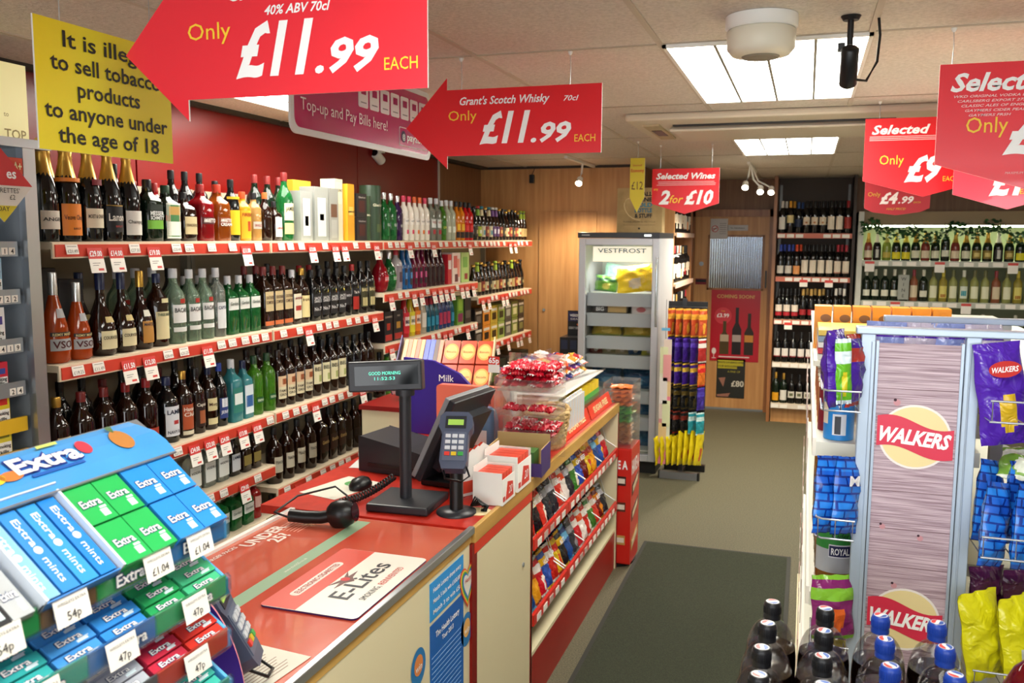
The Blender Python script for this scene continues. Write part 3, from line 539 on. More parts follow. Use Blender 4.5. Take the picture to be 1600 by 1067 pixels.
 'tattoo': ('slim', .23, .036, G('c8c4c4', .2), mat('c02838', .35), [LB(.05, .6, 1.0, '8a8088'), LB(.2, .45, .5, '4a3440')], 'patterned grey bottle with red cap', Bo),
 'pop_blue': ('beer', .24, .03, G('1a6ab0', .3), silver, [LB(.1, .5, .6, '2a2a3a'), LB(.25, .4, .4, '5aa0e0')], 'blue ready-mixed drink bottle', Mi),
 'pop_pink': ('beer', .24, .03, G('7a1440', .3), silver, [LB(.1, .5, .6, '2a1020'), LB(.25, .4, .4, 'e060a0')], 'dark pink ready-mixed drink bottle', Mi),
 'pop_dark': ('beer', .24, .03, G('3a1420', .2), silver, [LB(.1, .5, .6, '241418')], 'dark ready-mixed drink bottle', Mi),
 'breez_red': ('beer', .24, .033, G('c01c24', .3), silver, [LB(.1, .6, 1.1, 'd02030'), LB(.28, .5, .9, 'e8e4d8', ('BREEZER', .34, .08, '1c2c48'))], 'red ready-mixed drink bottle with white banner', Mi),
 'breez_yel': ('beer', .24, .033, G('d8c020', .3), silver, [LB(.1, .6, 1.1, 'd8cc28'), LB(.28, .5, .9, 'e8e4d8', ('BREEZER', .34, .08, '1c2c48'))], 'yellow ready-mixed drink bottle with white banner', Mi),
 'breez_or': ('beer', .24, .033, G('e07818', .3), silver, [LB(.1, .6, 1.1, 'ea8420'), LB(.28, .5, .9, 'e8e4d8', ('BREEZER', .34, .08, '1c2c48'))], 'orange ready-mixed drink bottle with white banner', Mi),
 'pop_clear': ('beer', .25, .033, G('d8d0b8', .5), capw, [LB(.15, .5, .9, 'd8d4c8')], 'tall clear ready-mixed drink bottle', Mi),
 'pop_turq': ('beer', .23, .028, G('0f5f78', .3), mat('b02838', .4), [LB(.15, .4, .8, '2a88a8')], 'teal alcopop bottle with red cap', Mi, mat('b02838')),
 'pop_rb': ('beer', .23, .028, G('28407a', .3), mat('2a4a90', .4), [LB(.12, .45, .9, 'a82c50')], 'blue alcopop bottle with crimson label', Mi, mat('a02848')),
 # wines
 'w_white': ('wine', .3, .037, g_black, mat('d8d4cc', .4), [LB(.12, .5, .9, 'e6e0d6')], 'red wine bottle with white label and white foil', Wi),
 'w_gold': ('wine', .3, .037, g_black, mat('d89a34', .35), [LB(.32, .56, .95, 'd8c890')], 'red wine bottle with gold label and orange foil', Wi),
 'w_blue': ('wine', .29, .037, g_black, mat('2a4a80', .4), [LB(.2, .45, .9, '1c2c48')], 'wine bottle with dark blue label and blue foil', Wi),
 'w_cream': ('wine', .3, .037, g_black, capb, [LB(.26, .5, .95, 'e0d0b8'), LB(.3, .36, .3, 'b87a4a')], 'red wine bottle with cream label and black foil', Wi),
 'w_tall': ('wine', .3, .036, g_black, capb, [LB(.12, .52, .95, 'ece0cc')], 'red wine bottle with tall ivory label', Wi),
 'w_red': ('wine', .3, .037, g_black, mat('9c2026', .4), [LB(.15, .5, .95, '9a2c24')], 'red wine bottle with red label and red foil', Wi),
 'w_redf': ('wine', .3, .037, g_black, mat('a82030', .4), [LB(.12, .5, .95, 'e8dac4'), LB(.12, .16, .95, 'c05a3c')], 'wine bottle with ivory label and red foil', Wi),
 'w_orange': ('wine', .3, .037, g_black, mat('d8481c', .4), [LB(.08, .34, .95, 'e8a060')], 'wine bottle with orange label and orange foil', Wi),
 'w_bluef': ('wine', .3, .037, g_black, mat('2c44a8', .4), [LB(.1, .34, .95, 'd8d2c8')], 'wine bottle with grey label and bright blue foil', Wi),
 'w_redband': ('wine', .29, .037, g_black, capb, [LB(.26, .48, .95, 'e8dccc'), LB(.12, .24, .95, 'b02430')], 'red wine bottle with white label over red band', Wi),
 'w_darkred': ('wine', .29, .037, g_black, mat('c09a50', .4), [LB(.16, .34, .95, 'a02028')], 'red wine bottle with red label and gold foil', Wi),
 'w_wavy': ('wine', .29, .037, g_black, capb, [LB(.2, .46, .95, 'e2dcd6'), LB(.18, .22, .95, '8a1c2c')], 'red wine bottle with white label edged in red', Wi),
 'w_yel': ('wine', .3, .04, g_dgreen, gold, [LB(.08, .34, .95, 'd89a1c')], 'sparkling wine bottle with yellow label', Wi),
 'w_lowwhite': ('wine', .29, .039, g_dgreen, gold, [LB(.1, .44, .95, 'dedad2')], 'sparkling wine bottle with tall white label', Wi),
 'w_tree': ('wine', .28, .038, g_black, capb, [LB(.2, .42, .95, 'd4d0c4'), LB(.26, .36, .5, '5a6040')], 'wine bottle with pale label and tree picture', Wi),
 's_white': ('champ', .25, .039, g_dgreen, gold, [LB(.1, .36, 1.0, 'dcdcc0')], 'sparkling wine with gold foil and white label', Wi),
 's_rose': ('champ', .25, .039, G('8a3a34', .3), gold, [LB(.1, .36, 1.0, 'e2d2b4')], 'sparkling rose with gold foil and pale label', Wi),
 's_yel': ('champ', .25, .039, g_dgreen, mat('d8c24a', .35), [LB(.06, .3, 1.0, 'e0d428')], 'sparkling wine with bright yellow label', Wi),
 's_green': ('champ', .25, .04, G('8a9a3c', .2), mat('bcb45a', .35), [LB(.1, .3, .9, 'c2b050')], 'sparkling wine in olive green bottle', Wi),
 's_gold': ('champ', .25, .039, g_dgreen, gold, [LB(.1, .38, 1.0, '8a7430'), LB(.16, .3, .6, 'dcc87a')], 'sparkling wine with antique gold label', Wi),
 's_black': ('champ', .25, .039, g_black, mat('e4e2cc', .35), [LB(.1, .4, .9, '26262a'), LB(.1, .4, .35, 'c8c8c0')], 'sparkling wine with black and silver label', Wi),
 'v_clear': ('wine', .28, .036, G('c4c878', .5), mat('6a6a40', .4), [LB(.12, .5, .9, 'e4e4c4')], 'pale green white wine bottle with cream label', Wi),
 'v_yel': ('wine', .28, .036, G('b8a848', .4), mat('c8b43c', .4), [LB(.12, .5, .9, 'dcd070'), LB(.14, .24, .6, 'a86a20')], 'golden white wine bottle with yellow label', Wi),
 'v_blue': ('wine', .28, .036, G('b4bc70', .5), mat('d8d8c8', .4), [LB(.12, .5, .9, 'dce4d4'), LB(.2, .36, .6, '2f9aa8')], 'white wine bottle with turquoise picture label', Wi),
 'v_rose': ('wine', .28, .036, G('b06a4c', .4), mat('8a2a34', .4), [LB(.12, .5, .9, 'd8c8a8')], 'rose wine bottle with beige label', Wi),
 'v_dark': ('wine', .28, .037, g_dgreen, mat('c8c4b0', .4), [LB(.14, .34, .9, 'dcdcc8')], 'dark green white wine bottle with small label', Wi),
 'v_low': ('wine', .25, .036, g_dgreen, mat('c8582c', .4), [], 'green wine bottle with coloured foil', Wi),
}
CLEARED = {}
def row(items, x, z, facing, where, gap_lim=None, axis='y', group=None, back=None):
    """items: [(pos, key)] along the shelf; where: phrase naming the shelf and its landmark"""
    k = len(items)
    for i, (p, key) in enumerate(items):
        pr = bottle_proto(key); d = BD[key]
        g = min([abs(p-items[j][0]) for j in (i-1, i+1) if 0 <= j < k] or [9])
        r = d[2]*(1.03 if d[0] in ('cognac', 'ball', 'drop') else 1.02); s_ = min(1, g*.49/r)
        if d[0] in ('square',): s_ = min(1, g*.49/(d[2]*1.02))
        z_ = z+.0012; loc = (x, p, z_) if axis == 'y' else (p, x, z_)
        hs = max(s_, .0)*.25+.75
        lab = '%s, %s %s' % (d[6], nth(i+1), where)
        dup(pr, loc, facing, lab, group, scale=(s_, s_, hs if s_ < 1 else 1))['category'] = d[7]
# ---------------- shelving on the left wall ----------------
def ticket(par, y, z, big=None, x=.0, red=True):
    b = MB()
    if big:
        b.bx(0, .0015, -.031, .031, -.075, -.03, M_tick).bx(0, .0015, -.031, .031, -.03, .005, mat('d63a33', .4))
        M_ = Matrix.Rotation(R(90), 4, 'Z'); b.text(big, 0, -.022, .018, WT, y=-.0025, M=M_, w=.052, bold=.02)
        b.bx(.0016, .0018, -.02, .012, -.045, -.043, mat('8a8580')).bx(.0016, .0018, -.02, .004, -.052, -.05, mat('8a8580')).bx(.0016, .0018, .0, .022, -.068, -.061, mat('d6403a'))
    else:
        M_ = Matrix.Rotation(R(90), 4, 'Z')
        b.bx(0, .0015, -.024, .024, -.014, .016, M_tick).text('£%d.%02d' % (random.randint(9, 36), random.choice((49, 99, 50, 25))), 0, -.01, .011, mat('6a625c'), y=-.0025, M=M_).bx(.0016, .0018, -.018, .018, .009, .011, mat('9a928c'))
    return b.build('price_ticket', par, loc=(x, y, z), rot=(0, R(-12), 0))
PRICES = iter(['£29.00', '£14.00', '£19.00', '£11.00', '£11.50', '£12.00', '£11.00', '£16.00', '£34.00', '£32.00', '£24.00', '£13.00', '£15.00', '£9.00']*20)
def bay(label, y0, y1, levels, front=-2.15, back=-2.6, base=True, bigs=(), strip=M_strip, name='shelving_unit', extra=()):
    """levels: z of shelf tops"""
    t = thing(name, label, 'shelving', (0, (y0+y1)/2, 0), group='shelving along the left wall'); c = (y0+y1)/2
    MB().bx(back, back+.012, y0-c, y1-c, .1, 1.93, M_back).build('back_panel', t)
    for yy in (y0-c+.012, y1-c-.012): MB().bx(back+.012, back+.05, yy-.012, yy+.012, 0, 1.93, mat('8f8a80', .4)).build('upright', t)
    if base: MB().bx(back+.05, front, y0-c+.002, y1-c-.002, 0, .12, M_cream).build('plinth', t)
    for li, z in enumerate(levels):
        sh = MB().bx(back+.03, front-.005, y0-c+.002, y1-c-.002, z-.022, z, M_shelf).bx(front-.005, front+.002, y0-c+.002, y1-c-.002, z-.05, z-.001, M_shelf).build('shelf', t)
        MB().bx(front+.002, front+.006, y0-c+.01, y1-c-.01, z-.045, z-.008, strip).build('price_strip', sh)
        yy = y0+.07; q = 0
        while yy < y1-.04:
            nb = random.random() < .33
            if z > .4: ticket(sh, yy-c, z-.024, next(PRICES) if nb else None, x=front+.009)
            yy += random.choice((.07, .09, .085, .13) if not nb else (.09, .1, .12)); q += 1
    return t
bay('first shelving bay of spirits, next to the tobacco cabinet', 2.12, 3.27, [1.71, 1.335, .976, .75, .53, .3])
bay('second shelving bay of spirits, behind the till display', 3.275, 4.325, [1.71, 1.335, .976, .64, .34])
bay('third shelving bay with ready-mixed drinks, higher middle shelves', 4.33, 5.775, [1.71, 1.43, 1.15, .85, .555])
bay('last shelving bay with beers and multipacks, beside the wood wall', 5.78, 7.05, [1.71, 1.32, .973, .62])
# ---- stock ----
CAB = 'from tobacco cabinet, top shelf'
SX = -2.215; F = R(90)
top = list(zip([2.163, 2.251, 2.344, 2.432, 2.520], ['ch_black', 'ch_orange', 'ch_cream', 'ch_dark', 'ch_white']))
row(top, SX, 1.71, F, CAB)
top = list(zip([2.617, 2.71, 2.806, 2.907, 3.01], ['herb_green', 'stag', 'almond', 'amaretto', 'amarettocream']))
row(top, SX, 1.71, F, 'past the champagne, top shelf')
top = list(zip([3.1, 3.175, 3.255, 3.337, 3.405, 3.49], ['rumdark', 'cinnamon', 'clearam', 'brownsm', 'coinred', 'jameson']))
row(top, SX, 1.71, F, 'bottle before gift boxes, top shelf')
top = list(zip([4.475, 4.56, 4.645, 4.73, 4.805, 4.88, 4.955, 5.03, 5.115, 5.205, 5.29, 5.37, 5.45, 5.54, 5.62, 5.70, 5.78],
    ['fusion', 'fusion', 'fusionp', 'frost_pink', 'frost_pink', 'frost_orange', 'frost_orange', 'frost_pink', 'vodka', 'vodka', 'limegin', 'milky', 'milky', 'alc_orange', 'alc_orange', 'alc_red', 'alc_red']))
row(top, SX, 1.71, F, 'past the gift boxes, top shelf')
ks = ['beer4', 'beer1', 'beer6', 'beer2', 'beer6', 'beer3', 'beer3', 'beer2', 'beer4', 'beer7', 'beer2', 'beer4', 'beer2', 'beer7', 'beer5', 'beer5']
row([(5.87+.0765*i, k_) for i, k_ in enumerate(ks)], SX, 1.71, F, 'past red bottles, top shelf')
row([(5.91+.0765*i, ['beer1', 'beer4', 'beer6', 'beer4', 'beer2'][i % 5]) for i in range(14)], SX-.09, 1.71, F, 'in top shelf back beer row')
row(list(zip([2.2, 2.3, 2.39, 2.60, 2.69, 2.80, 2.9, 2.98, 3.07, 3.17, 3.27, 3.45, 3.55, 3.64], ['ch_cream', 'ch_dark', 'ch_white', 'tallblack', 'amaretto', 'amaretto', 'tallblack', 'tallblack', 'tallblack', 'rumdark', 'clearam', 'jamesonb', 'jamesonb', 'jamesonb'])), SX-.125, 1.71, F, 'in top shelf back row')
# shelf two
row(list(zip([2.18, 2.272], ['remy', 'remy'])), SX, 1.335, F, 'from tobacco cabinet, second shelf')
l2 = [2.375, 2.47, 2.56, 2.645, 2.735, 2.825, 2.905, 2.985, 3.06, 3.135, 3.212]
row(list(zip(l2, ['courv', 'courv', 'martell', 'barrels', 'bacardi', 'bacardi', 'bacardi', 'smirn', 'gordon', 'gordon', 'gordon'])), SX, 1.335, F, 'past orange cognacs, second shelf')
l2 = [3.31, 3.385, 3.46, 3.535, 3.615, 3.70, 3.78, 3.86, 3.94, 4.02, 4.10, 4.19, 4.275]
row(list(zip(l2, ['comfort', 'comfort', 'comfort', 'beam', 'grain', 'jack', 'jack', 'jack', 'jack', 'dwhisky', 'tia', 'bailey', 'bailey'])), SX, 1.335, F, 'in second bay, second shelf')
row([(2.42+.09*i, k_) for i, k_ in enumerate(['courv', 'martell', 'bacardi', 'bacardi', 'bacardi', 'tallblack', 'gordon', 'gordon', 'gordon'])], SX-.13, 1.335, F, 'behind, first bay second shelf')
row([(3.36+.09*i, k_) for i, k_ in enumerate(['comfort', 'comfort', 'tallblack', 'jack', 'jack', 'tia', 'tia', 'dwhisky', 'tallblack', 'bailey'])], SX-.13, 1.335, F, 'behind, second bay second shelf')
# shelf three
l3 = [2.17, 2.27, 2.37, 2.47, 2.57, 2.675, 2.765, 2.84, 2.915, 2.985, 3.065, 3.145, 3.225]
row(list(zip(l3, ['creamlb', 'plainbr', 'plainbr', 'redtop', 'redtop', 'lamb', 'havana', 'captain', 'spiced', 'sailor', 'sapphire', 'bombay', 'greengin'])), SX, .976, F, 'from tobacco cabinet, third shelf')
l3 = [3.32, 3.405, 3.48, 3.555, 3.63, 3.71, 3.79, 3.87, 3.95, 4.03, 4.11, 4.19, 4.27]
row(list(zip(l3, ['greengin', 'grouse', 'grouse', 'grouse', 'grouse', 'bells', 'bells', 'bells', 'bells', 'dwhisky', 'dwhisky', 'dbrown', 'dbrown'])), SX, .976, F, 'in second bay, third shelf')
row([(2.22+.095*i, 'tallblack' if i % 3 else 'plainbr') for i in range(10)], SX-.13, .976, F, 'behind, first bay third shelf')
row([(3.36+.09*i, 'grouse' if i < 4 else 'bells' if i < 7 else 'dwhisky') for i in range(10)], SX-.13, .976, F, 'behind, second bay third shelf')
# lower shelves
row(list(zip([2.80, 2.89, 2.975, 3.06, 3.13, 3.20], ['flatclear', 'flatclear', 'flatclear', 'flatdark', 'smallbr', 'smallbr'])), SX, .75, F, 'on the short fourth shelf')
row(list(zip([3.36, 3.455, 3.55, 3.65, 3.75, 3.84, 3.925, 4.01, 4.1, 4.19, 4.28], ['teacher', 'teacher', 'teacher', 'teacher', 'grant', 'grant', 'grant', 'dbrown', 'dbrown', 'dbrown', 'dbrown'])), SX, .64, F, 'in second bay, fourth shelf')
row(list(zip([2.95, 3.035, 3.12, 3.2], ['smallgr', 'smallgr', 'smallgr', 'smallred'])), SX, .53, F, 'behind the counter, fifth shelf')
row([(3.33+.09*i, 'dbrown') for i in range(10)], SX, .34, F, 'in second bay, bottom shelf')
# bay two
row(list(zip([4.42, 4.53, 4.62, 4.705, 4.775, 4.845, 4.915, 4.985, 5.055, 5.125, 5.195, 5.265], ['ballred', 'ballgreen', 'tattoo', 'pop_blue', 'pop_blue', 'pop_pink', 'pop_pink', 'pop_pink', 'pop_dark', 'pop_dark', 'pop_dark', 'pop_dark'])), SX, 1.43, F, 'in third bay, raised shelf')
row(list(zip([4.72, 4.80, 4.88, 4.965, 5.04, 5.105, 5.17, 5.235, 5.3, 5.365, 5.43], ['breez_red', 'breez_yel', 'breez_or', 'pop_clear', 'pop_turq', 'pop_turq', 'pop_turq', 'pop_rb', 'pop_rb', 'pop_rb', 'pop_turq'])), SX, 1.15, F, 'in third bay, middle shelf')
row([(4.4+.085*i, ['orangeliq', 'orangeliq', 'bluecap', 'orangeliq', 'bluecap', 'bluecap', 'bluecap', 'pop_turq'][i % 8]) for i in range(12)], SX, .555, F, 'in third bay, low shelf')
row([(4.4+.09*i, ['dbrown', 'greengin', 'bluecap', 'pop_turq', 'greengin'][i % 5]) for i in range(9)], SX, .85, F, 'in third bay, fourth shelf')
row([(5.86+.077*i, ['beer7', 'beer5', 'beer2', 'beer7', 'beer4'][i % 5]) for i in range(15)], SX, 1.32, F, 'in last bay, second shelf')
# cartons and multipacks
def carton(name, label, cat, loc, size, m, lab=(), rz=F, group=None, tube=False):
    w, d, h = size; b = MB()
    if tube: b.rings([(w/2, 0), (w/2, h*.97), (w/2*.98, h)], m, 24)
    else: b.bx(-w/2, w/2, -d/2, d/2, 0, h, m)
    for (x0, x1, z0, z1, c) in [q for q in lab if not isinstance(q[0], str)]:
        if tube: b.patch(w/2*1.01, z0*h, z1*h, abs(x1)*1.5, mat(c, .4))
        else: b.bx(x0*w, x1*w, -d/2-.0008, -d/2, z0*h, z1*h, mat(c, .4))
    for q in [q for q in lab if isinstance(q[0], str)]:
        b.text(q[0], 0, q[1]*h, q[2]*h, mat(q[3], .4), w=w*.85, bold=.02, **({'wrap': w/2*1.02} if tube else {'y': -d/2-.0018}))
    o = tag(b.build(name, loc=(loc[0], loc[1], loc[2]+.0012), rot=(0, 0, rz)), label, cat, group)
    if not tube:
        bv = o.modifiers.new('b', 'BEVEL'); bv.width = .0015; bv.segments = 1
    return o
bx_ = lambda *a, **k: carton(*a, **k)
bx_('gift_box', 'silver-white gift box with bottle outline, first gift box on the top shelf', 'gift box', (SX, 3.61, 1.71), (.1, .08, .225), mat('b9bdb8', .25, .4), [(-.3, .3, .1, .85, 'd4d8d2'), (-.15, .15, .3, .5, '8a8e88')])
bx_('gift_box', 'silver-white gift box with bottle outline, second gift box on the top shelf', 'gift box', (SX, 3.745, 1.71), (.125, .08, .25), mat('b4b8b2', .25, .4), [(-.3, .3, .08, .8, 'cfd4cc'), (-.15, .15, .38, .5, '4a4a44')])
bx_('gift_box', 'grey gift box with round crest between silver and cream boxes', 'gift box', (SX, 3.86, 1.71), (.085, .08, .25), mat('96968e', .35), [(-.35, .35, .45, .7, '6a4a38'), (-.3, .3, .05, .4, 'a8a8a0')])
bx_('gift_box', 'tall cream whisky gift box on the top shelf', 'gift box', (SX-.02, 3.945, 1.71), (.075, .08, .3), mat('c9c4a8', .4), [(-.35, .35, .6, .95, 'dcd8b8'), ('SINGLE MALT', .8, .04, '3a3424')])
bx_('gift_box', 'bright yellow-orange whisky gift box on the top shelf', 'gift box', (SX, 4.03, 1.71), (.07, .08, .28), mat('d79a24', .35), [(-.3, .3, .45, .6, 'e8c05a'), ('GLENMORANGIE', .5, .03, '3a2410')])
for i, z in enumerate((1.71, 1.83)):
    bx_('gift_box', 'small black gift box with red picture, %s of a stack of two' % ('lower', 'upper')[i], 'gift box', (SX, 4.135, z), (.105, .09, .118), mat('231f22', .35), [(-.3, .3, .2, .7, '4a1c1c'), ('Glenlivet', .8, .08, 'b8b0a8')], group='stacked black gift boxes')
bx_('gift_tube', 'dark green whisky gift tube, the taller one on the top shelf', 'gift tube', (SX-.01, 4.335, 1.71), (.115, .115, .29), mat('2b3f2c', .35), [('Glenfiddich', .62, .05, 'd8d4b8'), (-.3, .3, .15, .3, '4a5a34')], tube=True)
bx_('gift_tube', 'shorter dark green whisky gift tube beside the black gift boxes', 'gift tube', (SX+.0, 4.232, 1.71), (.08, .08, .23), mat('32492c', .35), [('Malt', .55, .05, 'd8d4b8')], tube=True)
bx_('gift_box', 'yellow gift box standing in the back row of the top shelf', 'gift box', (SX-.13, 3.79, 1.71), (.16, .08, .285), mat('cf9a2c', .4))
bx_('gift_box', 'black cognac gift box behind the taller teardrop bottle', 'gift box', (SX-.13, 2.215, 1.335), (.12, .1, .29), mat('1c1c1f', .35))
bx_('gift_box', 'shorter black cognac gift box behind the second teardrop bottle', 'gift box', (SX-.13, 2.335, 1.335), (.1, .1, .25), mat('242427', .35))
bx_('gift_tube', 'dark red whisky gift tube on the low shelf behind the pole display', 'gift tube', (SX-.11, 3.98, .64), (.085, .085, .29), mat('4a120e', .35), [("Grant's", .45, .08, 'c8a050')], tube=True)
def multi(label, y, z, w, h, m, lab, d=.13): return carton('drink_multipack', label, 'multipack', (SX-.03, y, z), (w, d, h), m, lab)
multi('black and red can pack, nearer one on the middle shelf', 4.45, 1.15, .1, .17, mat('1d1719', .3), [(-.4, .4, .05, .25, 'a82420'), ('KOPPARBERG', .8, .06, 'c8b8a8'), (-.2, .2, .4, .62, 'b02c1c')])
multi('black and red can pack, farther one on the middle shelf', 4.575, 1.15, .12, .17, mat('221a1c', .3), [(-.4, .4, .05, .25, 'b02820'), ('ALE', .8, .06, 'c8b8a8'), (-.2, .2, .4, .62, 'b8842c')])
multi('bright red carton on the raised shelf before the fruit cartons', 5.345, 1.43, .06, .19, mat('c02030', .35), [(-.4, .4, .5, .8, 'e6d8d8')])
multi('white carton with pink fruit and dark cherries on the raised shelf', 5.46, 1.43, .14, .2, mat('e0cfc8', .4), [(-.35, .1, .5, .9, 'cf5a5a'), (-.2, .2, .05, .3, '5a1428'), (.1, .4, .2, .8, 'dd8a7a')])
multi('pale green fruit carton on the raised shelf', 5.62, 1.43, .14, .2, mat('a8c878', .4), [(-.3, .3, .5, .85, '6aa848'), (-.1, .3, .1, .3, '8a1c30')])
multi('green and purple box pack at the end of the middle shelf', 5.53, 1.15, .11, .19, mat('5a8a2a', .4), [(-.4, .4, .1, .4, '7a2450'), (-.3, .3, .5, .9, '8fb83c')])
multi('black box pack at the far end of the middle shelf', 5.67, 1.15, .12, .17, mat('22201e', .4), [(-.35, .35, .2, .5, '5a544c')])
cs = [('22201f', '6a645c'), ('d8842a', '2a1c10'), ('c8a83a', '3a2c14'), ('8aa04a', '2c3018'), ('4a4a44', 'a8a898'), ('7a8a3c', 'd8d4a0'), ('35322c', '8a8a50')]
for i, (c1, c2) in enumerate(cs):
    for j in range(2):
        multi('%s can multipack in the %s row of the last bay, %s along' % ({'22201f': 'charcoal', 'd8842a': 'orange', 'c8a83a': 'mustard', '8aa04a': 'olive green', '4a4a44': 'grey', '7a8a3c': 'moss green', '35322c': 'brown-black'}[c1], ('lower', 'upper')[j], nth(i+1)), 5.88+.165*i, .973+.13*j, .15, .128, mat(c1, .35), [(-.3, .3, .2, .6, c2), (-.4, .4, .7, .85, 'd8d0c0')])
for i in range(6): multi('dark drinks case low in the last bay, %s from the spirits' % nth(i+1), 5.92+.19*i, .62, .17, .2, mat(['2c2a28', '3c2c1c', '24302a'][i % 3], .4), [(-.35, .35, .3, .7, ['7a3a24', '5a6a3a', '8a7a50'][i % 3])], d=.2)

# ---------------- tobacco cabinet ----------------
t = thing('tobacco_cabinet', 'grey metal tobacco cabinet with lit cream header at the left edge', 'cabinet', (0, 1.55, 0))
MB().bx(-2.6, -2.14, .455, .475, .9, 1.98, M_grey).build('side_panel', t)
MB().bx(-2.14, -2.115, .452, .495, .9, 1.975, M_alu).build('door_rail', t)
MB().bx(-2.6, -2.58, -.6, .45, .9, 1.98, mat('8a94a2', .3, .4)).build('back_panel', t)
MB().bx(-2.6, -2.115, -.6, .45, .88, .9, M_grey).build('base', t)
h_ = MB().bx(-2.6, -2.31, -.6, .66, 2.0, 2.24, M_grey).bx(-2.31, -2.305, -.6, .66, 2.0, 2.245, mat('e8dca0', .4, emit=.25)).bx(-2.31, -2.11, -.6, .55, 1.975, 2.0, M_alu)
Mh = Matrix.Translation((-2.3045, 0, 0)) @ Matrix.Rotation(R(90), 4, 'Z')
for s_, y_, z_, hh in (('TOBACCO', .36, 2.19, .03), ('TOBACCONIST', .33, 2.155, .016), ('TOBACCO', .4, 2.13, .02), ('O', .5, 2.11, .025), ('TOBACCO', .3, 2.06, .035), ('TOP', .61, 2.02, .03), ('to', .58, 2.085, .015)): h_.text(s_, y_, z_, hh, mat('b8a468', .5), M=Mh, bold=.01)
h_.build('header', t)
MB().bx(-2.6, -2.13, .3, .45, 1.9, 1.905, M_grey).bx(-2.13, -2.115, .37, .45, 1.9, 1.945, mat('d8421c', .35)).text('RIZLA+', .41, 1.91, .024, mat('f0e0b0'), M=Matrix.Translation((-2.1135, 0, 0)) @ Matrix.Rotation(R(90), 4, 'Z'), w=.07, bold=.03).build('brand_strip', t)
levs = [1.70, 1.565, 1.425, 1.30, 1.195, 1.1]
for i, z in enumerate(levs):
    sh = MB().bx(-2.58, -2.15, -.6, .45, z-.008, z, M_grey).bx(-2.15, -2.14, -.6, .44, z-.03, z+.012, mat('e0b424', .4) if i > 3 else M_grey).build('shelf', t)
    for k_, ch_ in enumerate(('314', '722', '419', ' 24', '   ', '   ')[i]):
        if ch_ != ' ': MB().bx(-2.14, -2.139, .36+.025*k_, .38+.025*k_, z-.025, z-.005, M_tick).text(ch_, .37+.025*k_, z-.022, .014, K, M=Matrix.Translation((-2.1382, 0, 0)) @ Matrix.Rotation(R(90), 4, 'Z'), bold=.02).build('price_ticket', sh)
pk = [('c8ccd0', '8aa0b0'), ('e6e6ea', '5a4a9a'), ('9ac0d8', '3a6aa8'), ('e8e6e6', '4a3a8a'), ('e6e8e6', '1c6a5a'), ('c8283c', '3a4a9a'), ('2a3a8a', 'c02828'), ('d8c428', 'c82c20'), ('d8c83a', '8a8a2a'), ('d03028', 'e8c828')]
def cig(label, y, z, c1, c2, w=.055, h=.088, x=-2.175, top=None):
    b = MB().bx(-w/2, w/2, -.02, .0, 0, h, mat(c1, .4)).bx(-w*.35, w*.35, -.0205, -.02, h*.52, h*.75, mat(c2, .4)).bx(-w*.46, w*.46, -.0207, -.02, .004, h*.4, mat('eeece8', .5))
    b.text('Smoking', 0, h*.24, .011, K, y=-.0215, w=w*.8, bold=.02).text('kills', 0, h*.08, .01, K, y=-.0215, w=w*.5, bold=.02)
    if top: b.bx(-w/2, w/2, -.0208, -.02, h*.78, h, mat(top[0], .4)).text(top[1], 0, h*.81, .014, WT, y=-.022, w=w*.85, bold=.03)
    tag(b.build('cigarette_pack', loc=(x-.002, y, z+.0015), rot=(0, 0, F)), label, 'cigarette pack')
nm = {0: 'silver', 1: 'white', 2: 'pale blue', 3: 'white and purple', 4: 'white and teal', 5: 'red', 6: 'dark blue', 7: 'yellow', 8: 'yellow box', 9: 'red and yellow'}
lay = [[0, 1, 4], [2, 4, 1], [3, 3, 1], [5, 4, 1], [7, 6, 5], [8, 9, 6]]
for i, rw in enumerate(lay):
    for j, c_ in enumerate(rw):
        cig('%s cigarette pack, cabinet shelf %s from top, %s from the side' % (nm[c_], ('one', 'two', 'three', 'four', 'five', 'six')[i], nth(j+1)), 1.55+.37-.068*j, levs[i], *pk[c_], h=.1 if i != 3 or j else .07, top=('c8281c', '£2.50') if (i, j) == (4, 0) else ('c8281c', '£3.25') if (i, j) == (4, 1) else ('2a5a8a', '£3.59') if (i, j) == (5, 0) else None)
# diamond wobbler and price blob at the left edge
b = MB().prism([(-.1, 0), (0, -.1), (.1, 0), (0, .1)], 0, .002, mat('dcd8d0', .4)).prism([(-.1, 0), (.1, 0), (0, .1)], -.001, 0, mat('c81c20', .4)).prism([(-.045, -.055), (0, -.1), (.045, -.055)], -.001, 0, mat('d8c81e', .4))
b.text('es', .03, .02, .028, WT, y=-.002, bold=.02).text("CIGARETTES'", 0, -.02, .014, K, y=-.002).text('£2', .03, -.038, .014, K, y=-.002).text('DAY', .0, -.07, .014, K, y=-.002)
tag(b.build('shelf_wobbler', loc=(-2.09, 1.905, 1.865), rot=(0, 0, F)), 'diamond card in red white and yellow hung on the tobacco cabinet', 'shelf card')
b = MB().rings([(.026, 0), (.026, .002)], WT, M=Matrix.Rotation(R(90), 4, 'X')).text('87c', 0, -.01, .022, K, y=-.003, bold=.03)
tag(b.build('price_badge', loc=(-2.12, 1.86, 1.085), rot=(0, 0, F)), 'round white price badge low on the tobacco cabinet', 'price badge')
